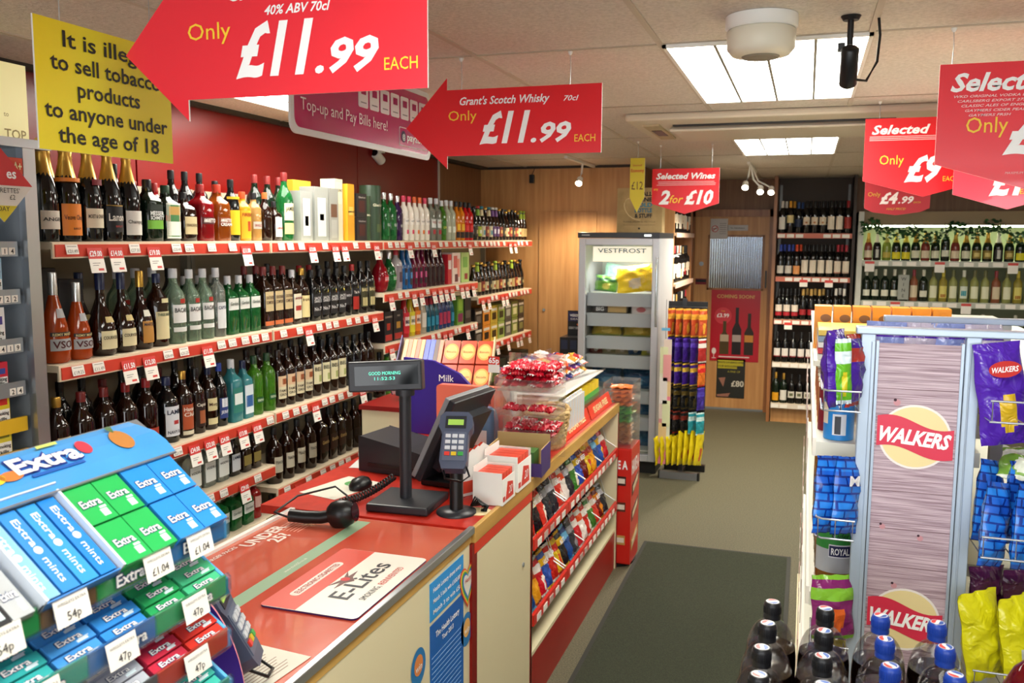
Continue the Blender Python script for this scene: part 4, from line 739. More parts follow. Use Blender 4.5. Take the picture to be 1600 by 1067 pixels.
# ---------------- helpers for placed stock ----------------
FL = Matrix(((0, 0, -1, 0), (1, 0, 0, 0), (0, -1, 0, 0), (0, 0, 0, 1)))   # flat on a table: text runs along +y, read from +x
FX = Matrix(((0, -1, 0, 0), (1, 0, 0, 0), (0, 0, 1, 0), (0, 0, 0, 1)))     # upright, facing +x, text runs along +y
T = Matrix.Translation
def bw(mb, name, par, **k):
    """mesh given in world coordinates under an unrotated thing"""
    L = par.location; mb.v = [(x-L.x, y-L.y, z-L.z) for x, y, z in mb.v]; return mb.build(name, par, **k)
def own(mb, name, label, cat, group=None, loc=None, **k):
    """mesh given in world coordinates as a thing of its own; origin at the middle of its base"""
    xs = [v[0] for v in mb.v]; ys = [v[1] for v in mb.v]; zs = [v[2] for v in mb.v]
    L = ((min(xs)+max(xs))/2, (min(ys)+max(ys))/2, min(zs)); mb.v = [(x-L[0], y-L[1], z-L[2]) for x, y, z in mb.v]
    return tag(mb.build(name, loc=L, **k), label, cat, group)
BAGN = 0
def bagmesh(w, h, t, cols, seed=0, nu=14, nv=16, wr=.2):
    """pillow packet standing on z=0, front to -y. cols: function (u,v)->material, u,v in -1..1"""
    rg = random.Random(seed); b = MB(); ph = [rg.uniform(0, 6) for _ in range(6)]
    for side in (-1, 1):
        vs = []
        for j in range(nv+1):
            v = -1+2*j/nv
            for i in range(nu+1):
                u = -1+2*i/nu; e = max(0, 1-abs(v)**3.2)*max(0, 1-u*u)**.55
                wv = 1+wr*(math.sin(5*u+7*v+ph[0])+.6*math.sin(11*v-4*u+ph[1]))+wr*.5*math.sin(17*u*v+9*v+ph[2])
                pinch = 1-.1*(1-abs(v)**2)*0-.04*math.sin(6*v+ph[3])*wr*5
                y = side*(t/2*e*wv)+.0006*side+(.004*math.sin(9*u+ph[4]) if abs(v) > .93 else 0)
                vs.append((u*w/2*pinch*(1-.07*(e > .5)), y, (v+1)*h/2))
        for j in range(nv):
            for i in range(nu):
                a = j*(nu+1)+i; q = (a, a+1, a+nu+2, a+nu+1)
                b.add([], [], cols(0, 0, 1)) if False else None
                m = cols((i+.5)/nu*2-1, (j+.5)/nv*2-1, side)
                if m not in b.mats: b.mats.append(m)
                b.f.append(tuple(len(b.v)+k for k in (q if side < 0 else q[::-1]))); b.mi.append(b.mats.index(m)); b.sm.append(True)
        b.v += vs; 
        if side < 0: base = len(vs)
    # the second side's faces were offset correctly because vertices are appended after its faces
    return b
def asm(c, gl): return c if not isinstance(c, str) else crumple(c, gl)
def bag(name, label, cat, loc, w, h, t, main, band=None, spot_=None, rot=(0, 0, 0), seed=0, txt=None, group=None, back='b9bcc4', gl=.22, part='lettering'):
    mm = asm(main, gl); mb_ = asm(band, gl) if band else mm; ms = asm(spot_, gl) if spot_ else mm; bk = asm(back, gl) if back else mm
    def cols(u, v, s):
        if s > 0: return bk if abs(u) < .25 else mm
        if abs(v) > .86: return mb_
        if spot_ and (u-.1)**2+(v+.35)**2 < .16: return ms
        if band and .25 < v < .62: return mb_
        return mm
    b = bagmesh(w, h, t, cols, seed)
    o = tag(b.build(name, loc=loc, rot=rot), label, cat, group)
    if txt: MB().text(txt, 0, h*.64, h*.13, WT, y=-t*.62, w=w*.75, bold=.03).build(part, o)
    return o

# ---------------- counter ----------------
t = thing('counter', 'near end of the cream shop counter with red leaflet top under clear plastic', 'counter', (-1.2, 1.4, 0))
bw(MB().bx(-1.48, -.915, .2, 2.355, .05, .855, mat('c9bd96', .5)), 'body', t)
bw(MB().bx(-.915, -.9, .2, 2.355, .06, .845, M_cream), 'front_panel', t, bev=.002)
bw(MB().bx(-.915, -.897, .2, 2.36, .845, .875, M_edge), 'oak_edge', t)
bw(MB().bx(-1.5, -.9, .2, 2.36, .855, .88, mat('c9432f', .35)), 'worktop', t)
bw(MB().bx(-.905, -.888, .2, 2.365, .872, .893, M_alu), 'metal_edging', t, bev=.002)
bw(MB().bx(-1.5, -1.485, .2, 2.36, .88, .89, M_white), 'back_edging', t)
M_rg = noisemat('leaflet_red', 'c84a34', 'dd7a60', ns=1.6, rough=.16, lo=.4, hi=.7, coat=.4)
b = MB().bx(-1.484, -.906, .3, 2.35, .88, .8815, M_rg)
def onTop(x, y, z=.8825): return T((x, y, z)) @ FL
b.bx(-.14, .14, 0, .0004, -.0, .0, M_grn) if 0 else None
for x0, c_ in ((-1.23, '8fae8c'),): b.bx(x0-.022, x0+.022, 1.2, 2.33, .8816, .8819, mat(c_, .3))
b.text('UNDER', 0, 0, .04, mat('f0dcd0'), M=onTop(-1.42, 2.12), bold=.03).text('25?', 0, 0, .04, mat('f0dcd0'), M=onTop(-1.37, 2.12), bold=.03)
b.text('LARGER PACKS', 0, 0, .014, mat('f0dcd0'), M=onTop(-1.45, 1.95), bold=.02)
b.text('You could face a', 0, 0, .016, mat('f0dcd0'), M=onTop(-1.33, 1.72)).text('£5,000 fine', 0, 0, .016, mat('f0dcd0'), M=onTop(-1.305, 1.72))
b.text('www.think25.co.uk', 0, 0, .01, mat('f0e8dc'), M=onTop(-1.225, 1.95)).text('www.think25.co.uk', 0, 0, .01, mat('f0e8dc'), M=onTop(-1.225, 1.6))
for k_ in range(7): b.bx(-1.44+.012*k_, -1.437+.012*k_, 2.18, 2.3, .8816, .882, mat('e89a84'))
for k_ in range(5): b.bx(-1.44+.014*k_, -1.437+.014*k_, 1.45, 1.62, .8816, .882, mat('a83a2a'))
bw(b, 'leaflet_top', t)
t2 = thing('till_counter', 'cream and red till counter with open snack racks, standing behind the near counter', 'counter', (-1.2, 3.43, 0))
bw(MB().bx(-1.62, -.905, 2.375, 4.5, .855, .882, M_redtop), 'worktop', t2)
bw(MB().bx(-.905, -.89, 2.375, 4.5, .838, .885, M_edge), 'oak_edge', t2, bev=.002)
bw(MB().bx(-1.6, -.91, 2.375, 2.955, .0, .838, mat('c9bd96', .5)), 'cupboard', t2)
dd = bw(MB().bx(-.908, -.895, 2.4, 2.95, .1, .8, M_cream), 'door', t2, bev=.002)
MB().rings([(.008, 0), (.008, .004)], M_grey, 12, M=T((-.895+1.2, 2.86-3.43, .6)) @ Matrix.Rotation(R(90), 4, 'Y')).build('lock', dd)
bw(MB().bx(-.908, -.893, 2.357, 2.398, 0, .838, M_red).bx(-.908, -.892, 2.375, 2.955, .805, .838, mat('d8341c', .3)).bx(-.908, -.893, 2.952, 2.967, 0, .838, M_red), 'red_trim', t2)
bw(MB().bx(-1.2, -.893, 2.955, 2.968, 0, .855, M_cream).bx(-1.2, -.893, 4.48, 4.5, .0, .855, M_cream).bx(-.895, -.891, 4.484, 4.5, 0, .855, M_red), 'end_panel', t2)
bw(MB().bx(-1.6, -1.2, 2.955, 4.5, 0, .855, mat('4a443c', .6)), 'carcass', t2)
bw(MB().bx(-1.2, -.9, 2.97, 4.48, .2, .215, M_cream), 'bottom_shelf', t2)
bw(MB().bx(-.93, -.9, 2.97, 4.48, 0, .2, mat('9c1a14', .4)), 'kick_board', t2)
rods = mat('d8dad6', .3, .3)
for rz_, z in enumerate((.64, .355)):
    for y0, y1 in ((2.975, 3.455), (3.46, 4.475)):
        b = MB().bx(-1.17, -.9, y0, y1, z-.045, z-.035, mat('8a8680', .4)); bw(b, 'rack_tray', t2)
        lp = bw(MB().bx(-.9, -.888, y0, y1, z-.03, z+.012, mat('d62a1c', .35)), 'rack_lip', t2)
        b = MB(); yy = y0+.04
        while yy < y1-.06: b.bx(-.888, -.886, yy, yy+.05, z-.027, z-.002, random.choice((M_tick, M_tick, mat('c8b0a8', .4)))); yy += .085
        b.v = [(x+1.2, y-3.43, zz) for x, y, zz in b.v]; b.build('price_strip', lp)
        k_ = 3 if y0 > 3.4 else 1
        for i in range(k_+1):
            yy = y0+(y1-y0)*i/(k_+.0001); yy = min(max(yy, y0+.01), y1-.01)
            bw(MB().tube([(-1.16, yy, z+.17), (-.9, yy, z+.02)], .003, rods).tube([(-1.16, yy, z-.03), (-1.16, yy, z+.17)], .003, rods).tube([(-1.12, yy, z+.145), (-1.0, yy, z+.2), (-.95, yy, z+.05)], .002, rods), 'divider_rod', t2)
# snacks in the racks
sn = [('2a50a8', 'f0c020', 'HULA'), ('c8281c', 'f0ece0', 'KP'), ('181a20', 'f0c020', "McCOY'S"), ('d8382a', 'e8e0d0', 'ORIG'), ('30343a', '8a8c90', ''), ('2a2c34', 'b8bcc4', ''), ('e8e4dc', 'e85020', ''), ('2c4ab0', 'e8c828', 'OH'), ('3c7a2c', 'e8e0c8', ''), ('e0b820', 'c02818', ''), ('6a1814', 'e0881c', 'BEEF'), ('1c4a90', '6ab4e0', ''), ('e8a020', 'a83010', ''), ('c81c28', 'f0e8e0', '')]
cn = {'2a50a8': 'blue', 'c8281c': 'red', '181a20': 'black', 'd8382a': 'scarlet', '30343a': 'charcoal', '2a2c34': 'slate black', 'e8e4dc': 'white and orange', '2c4ab0': 'royal blue', '3c7a2c': 'green', 'e0b820': 'yellow', '6a1814': 'maroon', '1c4a90': 'deep blue', 'e8a020': 'golden', 'c81c28': 'cherry red'}
ri = 0
for rn, z in (('upper', .605), ('lower', .32)):
    for br, ys in (('near', [3.02+.083*i for i in range(6)]), ('far', [3.52+.088*i for i in range(11)])):
        for i, y in enumerate(ys):
            for dpt in (0, 1):
                c_ = sn[(ri*5+i+dpt*3) % len(sn)] if br == 'near' or i % 2 else sn[(i+ri*3) % len(sn)]
                nm_ = '%s snack bag, %s along, %s row of %s %s rack' % (cn[c_[0]], nth(i+1), ('front', 'back')[dpt], br, rn)
                bag('snack_bag', nm_, 'snack bag', (-.93-.085*dpt, y, z+.006), .076 if br == 'near' else .08, .155, .032, c_[0], c_[1], c_[1] if i % 3 == 0 else None, (R(-22), 0, F+random.uniform(-.12, .12)), i+ri*9+dpt*40, c_[2] if not dpt else None, 'snack bags in the counter racks')
        ri += 1
for i in range(9):
    c_ = sn[(i*3+4) % len(sn)]
    bag('snack_bag', '%s snack bag on the bottom counter shelf, %s from the near end' % (cn[c_[0]], nth(i+1)), 'snack bag', (-1.0, 3.05+.09*i, .216), .11, .15, .04, c_[0], c_[1], None, (R(-14), 0, F), i+200, None, 'snack bags in the counter racks')
# posters on the counter front
b = MB().bx(-.12, .12, 0, .001, 0, .42, mat('1a62b4', .4)).bx(-.12, .12, 0, .0012, .43, .535, mat('2a96e0', .4))
for i, s_ in enumerate(('Health Lottery draws every', 'Match 5 balls win £100,000', 'Match 3 to win £50')): b.text(s_, 0, .505-.03*i, .013, WT, y=-.001, w=.2, bold=.02)
b.text('The Health Lottery', 0, .375, .017, WT, y=-.001, w=.17, bold=.02).text('Tour 2013', 0, .35, .014, WT, y=-.001, bold=.02)
for i in range(22):
    b.bx(-.11, .1, -.0005, 0, .325-.0145*i, .327-.0145*i, mat('8ab4e4'))
tag(b.build('lottery_poster', loc=(-.8985, 2.18, .295), rot=(0, 0, F)), 'tall blue lottery poster stuck to the cream counter front', 'poster')
def sticker(name, label, y, z, ry, rz_, c1, c2, extra=None):
    b = MB().disc(0, 0, ry, 0, mat(c1, .4), 24, rz_).disc(0, .005, ry*.6, -.0006, mat(c2, .4), 20, rz_*.55)
    if extra: extra(b)
    tag(b.build(name, loc=(-.8985, y, z), rot=(0, 0, F)), label, 'sticker')
sticker('round_sticker', 'round blue lottery sticker low to the near side of the blue poster', 1.985, .64, .045, .05, '2a7ab8', 'e08a4a', lambda b: b.text('win', 0, -.01, .02, WT, y=-.0012))
sticker('round_sticker', 'round blue lottery sticker beyond the blue poster', 2.325, .595, .045, .05, '2a7ab8', 'e8b060', lambda b: b.text('win', 0, -.01, .02, WT, y=-.0012))
def heart(b):
    for r_, c_ in ((.062, 'd83a30'), (.055, 'e8c83a'), (.048, '4aa050'), (.041, '2a70c0'), (.034, 'e8e4d8')):
        b.prism([(r_*math.sin(a)**3*1.0, r_*(1.0*math.cos(a)-.4*math.cos(2*a)-.15*math.cos(3*a))) for a in [2*PI*i/28 for i in range(28)]], -.0012-.001*(.062-r_)*30, -.001-.001*(.062-r_)*30, mat(c_, .4))
b = MB(); heart(b); b.text('Health', 0, .005, .014, RT, y=-.0035)
tag(b.build('heart_sticker', loc=(-.898, 2.33, .735), rot=(0, 0, F)), 'heart-shaped rainbow sticker on the counter front beside the poster', 'sticker')

# counter-top mat
Lm = lambda x, y, z=.8905: T((x, y, z)) @ FL
b = MB(); Q = Matrix.Rotation(0, 4, 'Z')
hw, hl = .125, .2
def rr2(x0, y0, x1, y1, r_): return rrect(x0, y0, x1, y1, r_)
b.prism(rr2(-hl, -hw, hl, hw, .015), -.004, 0, mat('f0e8dc', .35), side=mat('3a2058', .4))
b.prism([(-hl+.002, .03), (hl-.002, .03), (hl-.002, hw-.005), (hl-.012, hw), (-hl+.012, hw), (-hl+.002, hw-.005)], -.0046, -.0042, mat('d8442f', .35))
b.prism(rr2(-.13, .065, .1, .092, .013), -.0052, -.0048, mat('e8dcd0', .4))
b.text('ELECTRONIC CIGARETTES', -.015, .071, .015, mat('b02a1c'), y=-.0056, w=.2, bold=.02)
b.text('E-Lites', .01, -.055, .055, mat('3a3a3e'), y=-.0048, w=.24, bold=.01).text('SMOKING,', -.055, -.095, .018, mat('4a4a4e'), y=-.0048, w=.09).text('REINVENTED', .06, -.095, .018, mat('d04038'), y=-.0048, w=.12)
b.prism([(-.05, .03), (-.02, .012), (-.06, .008), (-.02, 0), (0, -.015), (.02, 0), (.06, .008), (.02, .012), (.05, .03), (0, .016)], -.0052, -.0047, mat('6a3a34', .4)).disc(0, .01, .012, -.0056, RT)
o = tag(b.build('counter_mat', loc=(-1.043, 1.893, .8822)), 'white and red electronic cigarette counter mat lying on the near counter', 'counter mat')
o.matrix_world = T((-1.043, 1.893, .8826)) @ FL
# receipts and notices on the top
def sheet(name, label, x, y, w, l, ang, z=.8828, m='ddd8c8', art=None, cat='paper', kx=False):
    b = MB().bx(-l/2, l/2, -.0006, 0, -w/2, w/2, mat(m, .5))
    if art: art(b)
    o = tag(b.build(name), label, cat); o.matrix_world = T((x, y, z)) @ Matrix.Rotation(ang, 4, 'Z') @ FL
def rules(b):
    for i in range(9): b.bx(-.06, .05-.01*(i % 3), -.001, -.0008, .02-.009*i, .022-.009*i, mat('9a7a6a'))
    b.text('6 PANEL', -.02, .035, .018, RT, y=-.0012, bold=.02)
sheet('notice_card', 'cream printed notice flat on the near counter by the card reader', -1.0, 1.44, .14, .16, -.1, art=rules)
def gd(b): b.disc(.06, 0, .033, -.001, mat('4a9a4a')).text('THANK', .06, -.004, .011, WT, y=-.0014)
sheet('white_card', 'white card with green dot lying behind the scanner', -1.47, 2.63, .16, .24, -.25, art=gd)
sheet('magazine', 'white magazine on the till counter behind the pole display', -1.5, 3.0, .2, .22, .2, m='e0ddd8')
cl = ['2a6ab0', '3a9a5a', 'e0c030', 'd86a2a', 'e8e4dc', 'c8d84a']
for i in range(9):
    sheet('leaflet', '%s leaflet fanned on the till counter, %s from the monitor' % ({'2a6ab0': 'blue', '3a9a5a': 'green', 'e0c030': 'yellow', 'd86a2a': 'orange', 'e8e4dc': 'white', 'c8d84a': 'lime'}[cl[i % 6]], nth(i+1)), -1.52+.022*i, 3.28+.06*(i % 3)-.03*i, .07, .15, .5+.1*i, z=.884+.0008*i, m=cl[i % 6], cat='leaflet')

# barcode scanner
t = thing('barcode_scanner', 'black handheld barcode scanner lying on the red counter top', 'scanner', (-1.3, 2.26, .8845), R(8))
MB().rings([((.03, .022), -.035), ((.04, .033), -.02), ((.043, .037), .005), ((.035, .03), .03), ((.02, .018), .045)], M_black, 20, M=T((.03, 0, .036)) @ Matrix.Rotation(R(75), 4, 'Y')).build('head', t)
MB().tube([(.02, .0, .034), (-.03, 0, .022), (-.08, 0, .02), (-.13, 0, .022)], .019, M_black, 14).build('handle', t)
MB().rings([(.026, 0), (.028, .003)], mat('3a1a20', .1), 20, M=T((.072, 0, .045)) @ Matrix.Rotation(R(80), 4, 'Y')).build('window', t)
t = thing('scanner_cable', 'thin black scanner cable that turns into a thick coil by the pole display', 'cable', (-1.3, 2.45, .885))
bw(MB().tube([(-1.43, 2.24, .9), (-1.5, 2.27, .9), (-1.5, 2.4, .915), (-1.45, 2.55, .91), (-1.38, 2.5, .90), (-1.34, 2.42, .895)], .0035, M_black), 'thin_cable', t)
pts = []
P0, P1 = Vector((-1.36, 2.42, .9)), Vector((-1.29, 2.66, .93))
for i in range(180):
    f = i/179; p = P0.lerp(P1, f)+Vector((0, 0, -.012*math.sin(PI*f))); a = f*2*PI*20; u_ = Vector((.9, -.42, 0)); pts.append(p+u_*(.011*math.cos(a))+Vector((0, 0, .011*math.sin(a))))
bw(MB().tube(pts, .0035, M_black, 5), 'coil', t)
# pole display
t = thing('pole_display', 'dark customer display on a tall pole reading good morning', 'customer display', (-1.17, 2.52, .8835), R(3))
MB().bx(-.105, .1, -.1, .1, 0, .026, M_plast).build('base', t, bev=.006); MB().tube([(-.01, 0, .026), (-.01, 0, .36)], .019, M_plast, 20).tube([(-.01, 0, .355), (-.01, 0, .375)], .03, M_plast, 20).build('pole', t)
hd = MB().bx(-.117, .117, -.03, .03, 0, .095, M_plast).build('display_head', t, loc=(-.07, 0, .365), rot=(R(-6), R(-3), R(12)), bev=.005)
MB().bx(-.095, .105, -.0315, -.03, .02, .08, mat('050808', .08)).text('GOOD MORNING', 0, .052, .011, mat('5ad8b8', .5, emit=.9), y=-.0325, w=.1).text('11:52:53', 0, .036, .01, mat('5ad8b8', .5, emit=.9), y=-.0325, w=.065).build('screen', hd)
# printer / dark till unit
t = thing('receipt_printer', 'dark till printer block behind the pole display', 'printer', (-1.37, 2.93, .8835), R(-8))
MB().prism([(-.14, 0), (.14, 0), (.14, .085), (.06, .1), (-.14, .13)], -.1, .1, M_plast).build('body', t, bev=.008); MB().bx(-.1, .1, -.102, -.1, .02, .035, K).build('slot', t)
t = thing('computer_mouse', 'black rounded mouse-like puck beside the dark printer', 'mouse', (-1.41, 2.65, .883)); MB().rings([((.035, .05), 0), ((.036, .052), .012), ((.026, .04), .03), ((.01, .018), .037)], M_black, 20).build('body', t)
# monitor, screen to the staff
t = thing('till_monitor', 'black till monitor seen from behind, tilted back on its stand', 'monitor', (-1.14, 2.84, .8835))
t.rotation_euler = (0, 0, R(-97))
m_ = MB().bx(-.15, .15, -.022, -.004, 0, .31, mat('8a8d90', .35)).bx(-.152, .152, -.004, .02, -.002, .312, M_plast).build('screen_case', t, loc=(0, -.07, .035), rot=(R(-26), 0, 0), bev=.004)
MB().prism([(-.1, .04), (.1, .04), (.12, .25), (-.12, .25)], .02, .05, M_plast).disc(0, .12, .02, .051, M_black).build('back_hump', m_, bev=.006)
MB().bx(-.13, .13, -.0235, -.022, .02, .29, mat('20262c', .1)).build('screen', m_)
MB().bx(-.1, .1, -.08, .08, 0, .02, M_black).bx(-.035, .035, -.02, .03, .02, .16, M_black).build('stand', t, bev=.003)
# card terminals
def terminal(label, loc, rz, stand=True, tilt=-35):
    t = thing('card_terminal', label, 'card reader', loc, rz)
    h0 = .17 if stand else .06
    if stand:
        MB().rings([(.062, 0), (.062, .008), (.02, .014)], M_plast, 28).build('base', t); MB().tube([(0, 0, .01), (0, .01, h0)], .021, M_black, 18).build('post', t)
    else: MB().bx(-.03, .03, -.03, .03, 0, h0, M_black).build('base', t, bev=.004)
    bm = mat('4a5268', .4)
    bd = MB().prism([(-.034, -.085), (.034, -.085), (.042, -.06), (.04, .03), (.052, .05), (.05, .085), (.035, .1), (-.035, .1), (-.05, .085), (-.052, .05), (-.04, .03), (-.042, -.06)], -.022, .022, bm).build('body', t, loc=(0, -.02, h0+.05), rot=(R(tilt), 0, 0), bev=.008)
    MB().bx(-.032, .032, -.024, -.022, .045, .085, mat('2c3038', .3)).bx(-.024, .024, -.0255, -.024, .055, .073, mat('8ab04a', .4, emit=.3)).build('screen', bd)
    MB().bx(-.034, .034, -.024, -.022, -.06, .033, mat('5a6278', .4)).build('keypad', bd)
    for i in range(4):
        for j in range(3):
            c_ = ('c9cdd4' if i < 3 else ('d83a30', 'd8b820', '3aa048')[j]); MB().bx(-.028+.0205*j, -.012+.0205*j, -.029, -.024, .012-.019*i, .024-.019*i, mat(c_, .4)).build('key', bd, bev=.001)
    MB().tube([(.035, 0, -.06), (.05, .0, -.1), (.03, -.02, -.125), (-.02, -.02, -.115), (-.03, 0, -.08)], .0035, K).build('wire_grip', bd)
    return t
terminal('grey-blue card reader on a round stand by the till monitor', (-1.0, 2.5, .882), R(14))
t = terminal('grey-blue card reader poking out behind the gum stand', (-1.03, 1.36, .882), R(118), False, -28)
own(MB().rings([((.055, .04), 0), ((.055, .04), .0015)], mat('e0cda0', .5), 24, M=T((-.945, 2.53, .8825))), 'cable_hole_ring', 'cream oval cable port ring in the red worktop beside the card reader stand', 'cable port')
t = thing('cable_bundle', 'bundle of black cables going down by the card reader stand', 'cable', (-.95, 2.55, .884))
for i in range(6): bw(MB().tube([(-.975+.004*i, 2.56+.004*i, .888), (-.955+.006*i, 2.545, .925-.004*i), (-.925+.004*i, 2.53, .905), (-.93+.003*i, 2.535, .885)], .003, K), 'cable', t)
# e-cigarette boxes
def ebox(label, x, y, w, d, h, rot=F):
    t = thing('counter_display_box', label, 'display box', (x, y, .8835), rot)
    MB().bx(-w/2, w/2, -d/2, -d/2+.002, 0, h*.8, M_white).bx(-w/2, w/2, d/2-.002, d/2, 0, h*1.15, M_white).bx(-w/2, -w/2+.002, -d/2+.002, d/2-.002, 0, h, M_white).bx(w/2-.002, w/2, -d/2+.002, d/2-.002, 0, h, M_white).bx(-w/2+.002, w/2-.002, -d/2+.002, d/2-.002, 0, .002, M_white).prism([(-w*.25, h*.1), (w*.35, h*.1), (w*.3, h*.55), (-w*.1, h*.65)], -d/2-.001, -d/2, mat('d8382c', .35)).text('20', w*.08, h*.25, h*.25, WT, y=-d/2-.002, it=True).bx(-w*.45, -w*.3, -d/2-.001, -d/2, h*.1, h*.25, mat('c84038')).build('tray', t)
    for i in range(4):
        x0 = -w/2+.006+(w-.012)/4*i; p = MB().bx(x0, x0+(w-.012)/4-.002, -d/2+.008, d/2-.008, .003, h*.95, mat('dd4a34', .35)).build('pack', t)
ebox('white open box of orange-red packs nearest the card reader', -.935, 2.67, .13, .1, .105)
ebox('white open box of orange-red packs behind the nearest one', -.945, 2.84, .15, .12, .12)
for i in range(3):
    own(MB().prism([(-.045, 0), (.045, 0), (.045, .14), (.02, .155), (-.045, .11)], 0, .012, M_white, M=T((-1.03, 2.68+.05*i, .8835)) @ Matrix.Rotation(R(60), 4, 'Z'), side=mat('dd4a34', .35)).bx(-.04, .04, -.001, 0, .01, .05, mat('dd4a34', .35), M=T((-1.03, 2.68+.05*i, .8835)) @ Matrix.Rotation(R(60), 4, 'Z')), 'hang_tab_pack', 'slant-topped white and red hang-tab pack beside the monitor, %s from the card reader' % nth(i+1), 'pack')
t = thing('cardboard_tray', 'opened brown cardboard tray with dark purple printed outside', 'cardboard box', (-.97, 3.04, .8835), R(4))
kb = mat('c0a068', .6); pu = mat('3a2468', .4)
MB().bx(-.1, .1, .075, .078, 0, .125, kb).bx(-.1, -.097, -.075, .075, 0, .1, kb).bx(.097, .1, -.075, .075, 0, .1, kb).bx(-.1, .1, -.078, -.075, 0, .05, pu).bx(-.1, .1, -.078, .078, 0, .002, kb).bx(-.1005, .1005, .0785, .0795, 0, .125, pu).bx(.1, .102, -.078, .078, 0, .1, pu).text('Cadbury', -.04, .012, .02, mat('b8a8d8'), y=-.08, it=True).build('tray', t)
for i in range(3): MB().bx(-.07+.05*i, -.03+.05*i, -.06, .02, .003, .085, mat(['46308a', '2c2c3c', '3c6a34'][i], .35)).build('pack', t)
# sweet tubs in tiers
def tub(label, x, y, z, w, d, h):
    t = thing('acrylic_tub', label, 'tub', (x, y, z))
    MB().prism([(-w/2+.03, 0), (w/2-.03, 0), (w/2, h), (w/2-.004, h), (w/2-.032, .004), (-w/2+.032, .004), (-w/2+.004, h), (-w/2, h)], -d/2, d/2, M_acr).bx(-w/2+.01, w/2-.01, -d/2, -d/2+.003, .004, h*.9, M_acr).bx(-w/2+.01, w/2-.01, d/2-.003, d/2, .004, h*1.1, M_acr).build('tub_shell', t)
    return t
st = thing('sweet_stand', 'clear acrylic tiered stand carrying tubs of red sweets', 'display stand', (-.965, 3.22, .883))
MB().bx(-.13, -.126, -.1, .08, 0, .33, M_acr).bx(-.13, .1, .076, .08, 0, .4, M_acr).bx(-.124, .1, -.08, .075, .088, .091, M_acr).bx(-.124, .1, -.08, .075, .182, .185, M_acr).bx(-.124, .1, -.08, .075, .275, .278, M_acr).bx(-.124, .1, -.083, -.08, .088, .13, M_acr).bx(-.124, .1, -.083, -.08, .275, .32, M_acr).build('stand_frame', st)
cr = ['c8102a', 'd81c34', 'b80c20']
k_ = 0
for nm_, z, n_, w_, d_ in (('top', 1.163, 72, .19, .12), ('middle', 1.07, 6, .12, .06), ('lowest', .976, 36, .19, .1)):
    for i in range(n_):
        rg = random.Random(k_*7+3); x = -1.062+.033*(i % 6)+rg.uniform(-.003, .003)+.012*(i//18 % 2); y = 3.165+.047*(i//6 % 3)+rg.uniform(-.004, .004); zz = z+.014+.021*(i//18)
        kind_ = i % 4 == 3 and nm_ != 'middle'
        o = bag('wrapped_sweet', '%s sweet, %s in the %s tier of the acrylic stand' % ('red and white wrapped' if kind_ else 'shiny red wrapped', nth(i+1), nm_), 'sweet', (x, y, zz), *((.032, .047, .019) if nm_ != 'middle' else (.034, .05, .02)), cr[i % 3], 'efe6e4' if kind_ else None, None, (R(-78)+rg.uniform(-.15, .15), rg.uniform(-.15, .15), rg.uniform(-.35, .35)), k_, None, 'wrapped red sweets in the acrylic stand', back=None, gl=.12)
        k_ += 1
tag(MB().bx(-.022, .022, 0, .001, 0, .03, M_tick).bx(-.022, .022, 0, .0012, .03, .06, mat('dd3a2c', .4)).text('65p', 0, .036, .02, WT, y=-.001, bold=.03).build('price_card', loc=(-1.08, 3.075, 1.235)), 'red and white 65p price card on the acrylic sweet stand', 'price card')
# acrylic bins of sweets behind
st = thing('confectionery_bin', 'long sloping clear bin of mixed sweets along the far counter', 'display bin', (-1.05, 3.95, .883))
bw(MB().prism([(3.62, 1.13), (4.45, 1.07), (4.45, 1.06), (3.62, 1.12)], .94, .944, M_acr, M=Matrix(((0, 1, 0, -1.9), (1, 0, 0, 0), (0, 0, 1, 0), (0, 0, 0, 1)))).bx(-1.25, -.955, 3.62, 4.45, .884, .89, M_white).bx(-1.25, -1.246, 3.62, 4.45, .89, 1.16, M_acr).bx(-1.25, -.96, 3.62, 3.624, .89, 1.1, M_acr).bx(-1.25, -.96, 4.446, 4.45, .89, 1.0, M_acr).bx(-.96, -.957, 3.42, 4.45, .89, .97, M_acr), 'bin_shell', st)
bw(MB().bx(-1.24, -.965, 3.63, 4.44, 1.055, 1.059, M_white), 'inner_shelf', st)
cb = ['b02a30', 'e8e4e0', 'c8442a', '5a2a78', 'd8b040', 'e0d8d0', '303a80', 'c81c3c', 'e88a2a', 'f0ece4', '7a1c2c']
nmc = ['crimson', 'ivory', 'brick orange', 'violet', 'mustard', 'cream', 'navy', 'cherry', 'tangerine', 'milk white', 'burgundy']
for i in range(80):
    rg = random.Random(900+i); c_ = i % 11
    bag('sweet_bag', '%s sweet packet in the long bin, %s from its near end' % (nmc[c_], nth(i+1)), 'sweet packet', (-1.205+.083*(i % 3), 3.70+.083*(i % 28//3), 1.068+.034*(i//28)), .078, .078, .024, cb[c_], cb[(c_+4) % 11], None, (R(-78)+rg.uniform(-.1, .1), rg.uniform(-.1, .1), F+rg.uniform(-.2, .2)), 900+i, None, 'sweet packets in the long bin', gl=.18)
for i in range(5):
    for j in range(3):
        for l in range(2):
            own(MB().bx(-.993-.034*j, -.963-.034*j, 3.95+.075*i, 4.02+.075*i, .992+.0205*l, 1.012+.0205*l, mat('e8cc1c', .3)).bx(-.99-.034*j, -.963-.034*j, 3.965+.075*i, 3.985+.075*i, 1.0122+.0205*l, 1.0124+.0205*l, mat('c89a10', .3)), 'sweet_box', 'small yellow sweet box, %s along, %s across, %s layer of the yellow block' % (nth(i+1), nth(j+1), ('lower', 'upper')[l]), 'sweet box', 'yellow boxes stacked by the bin')
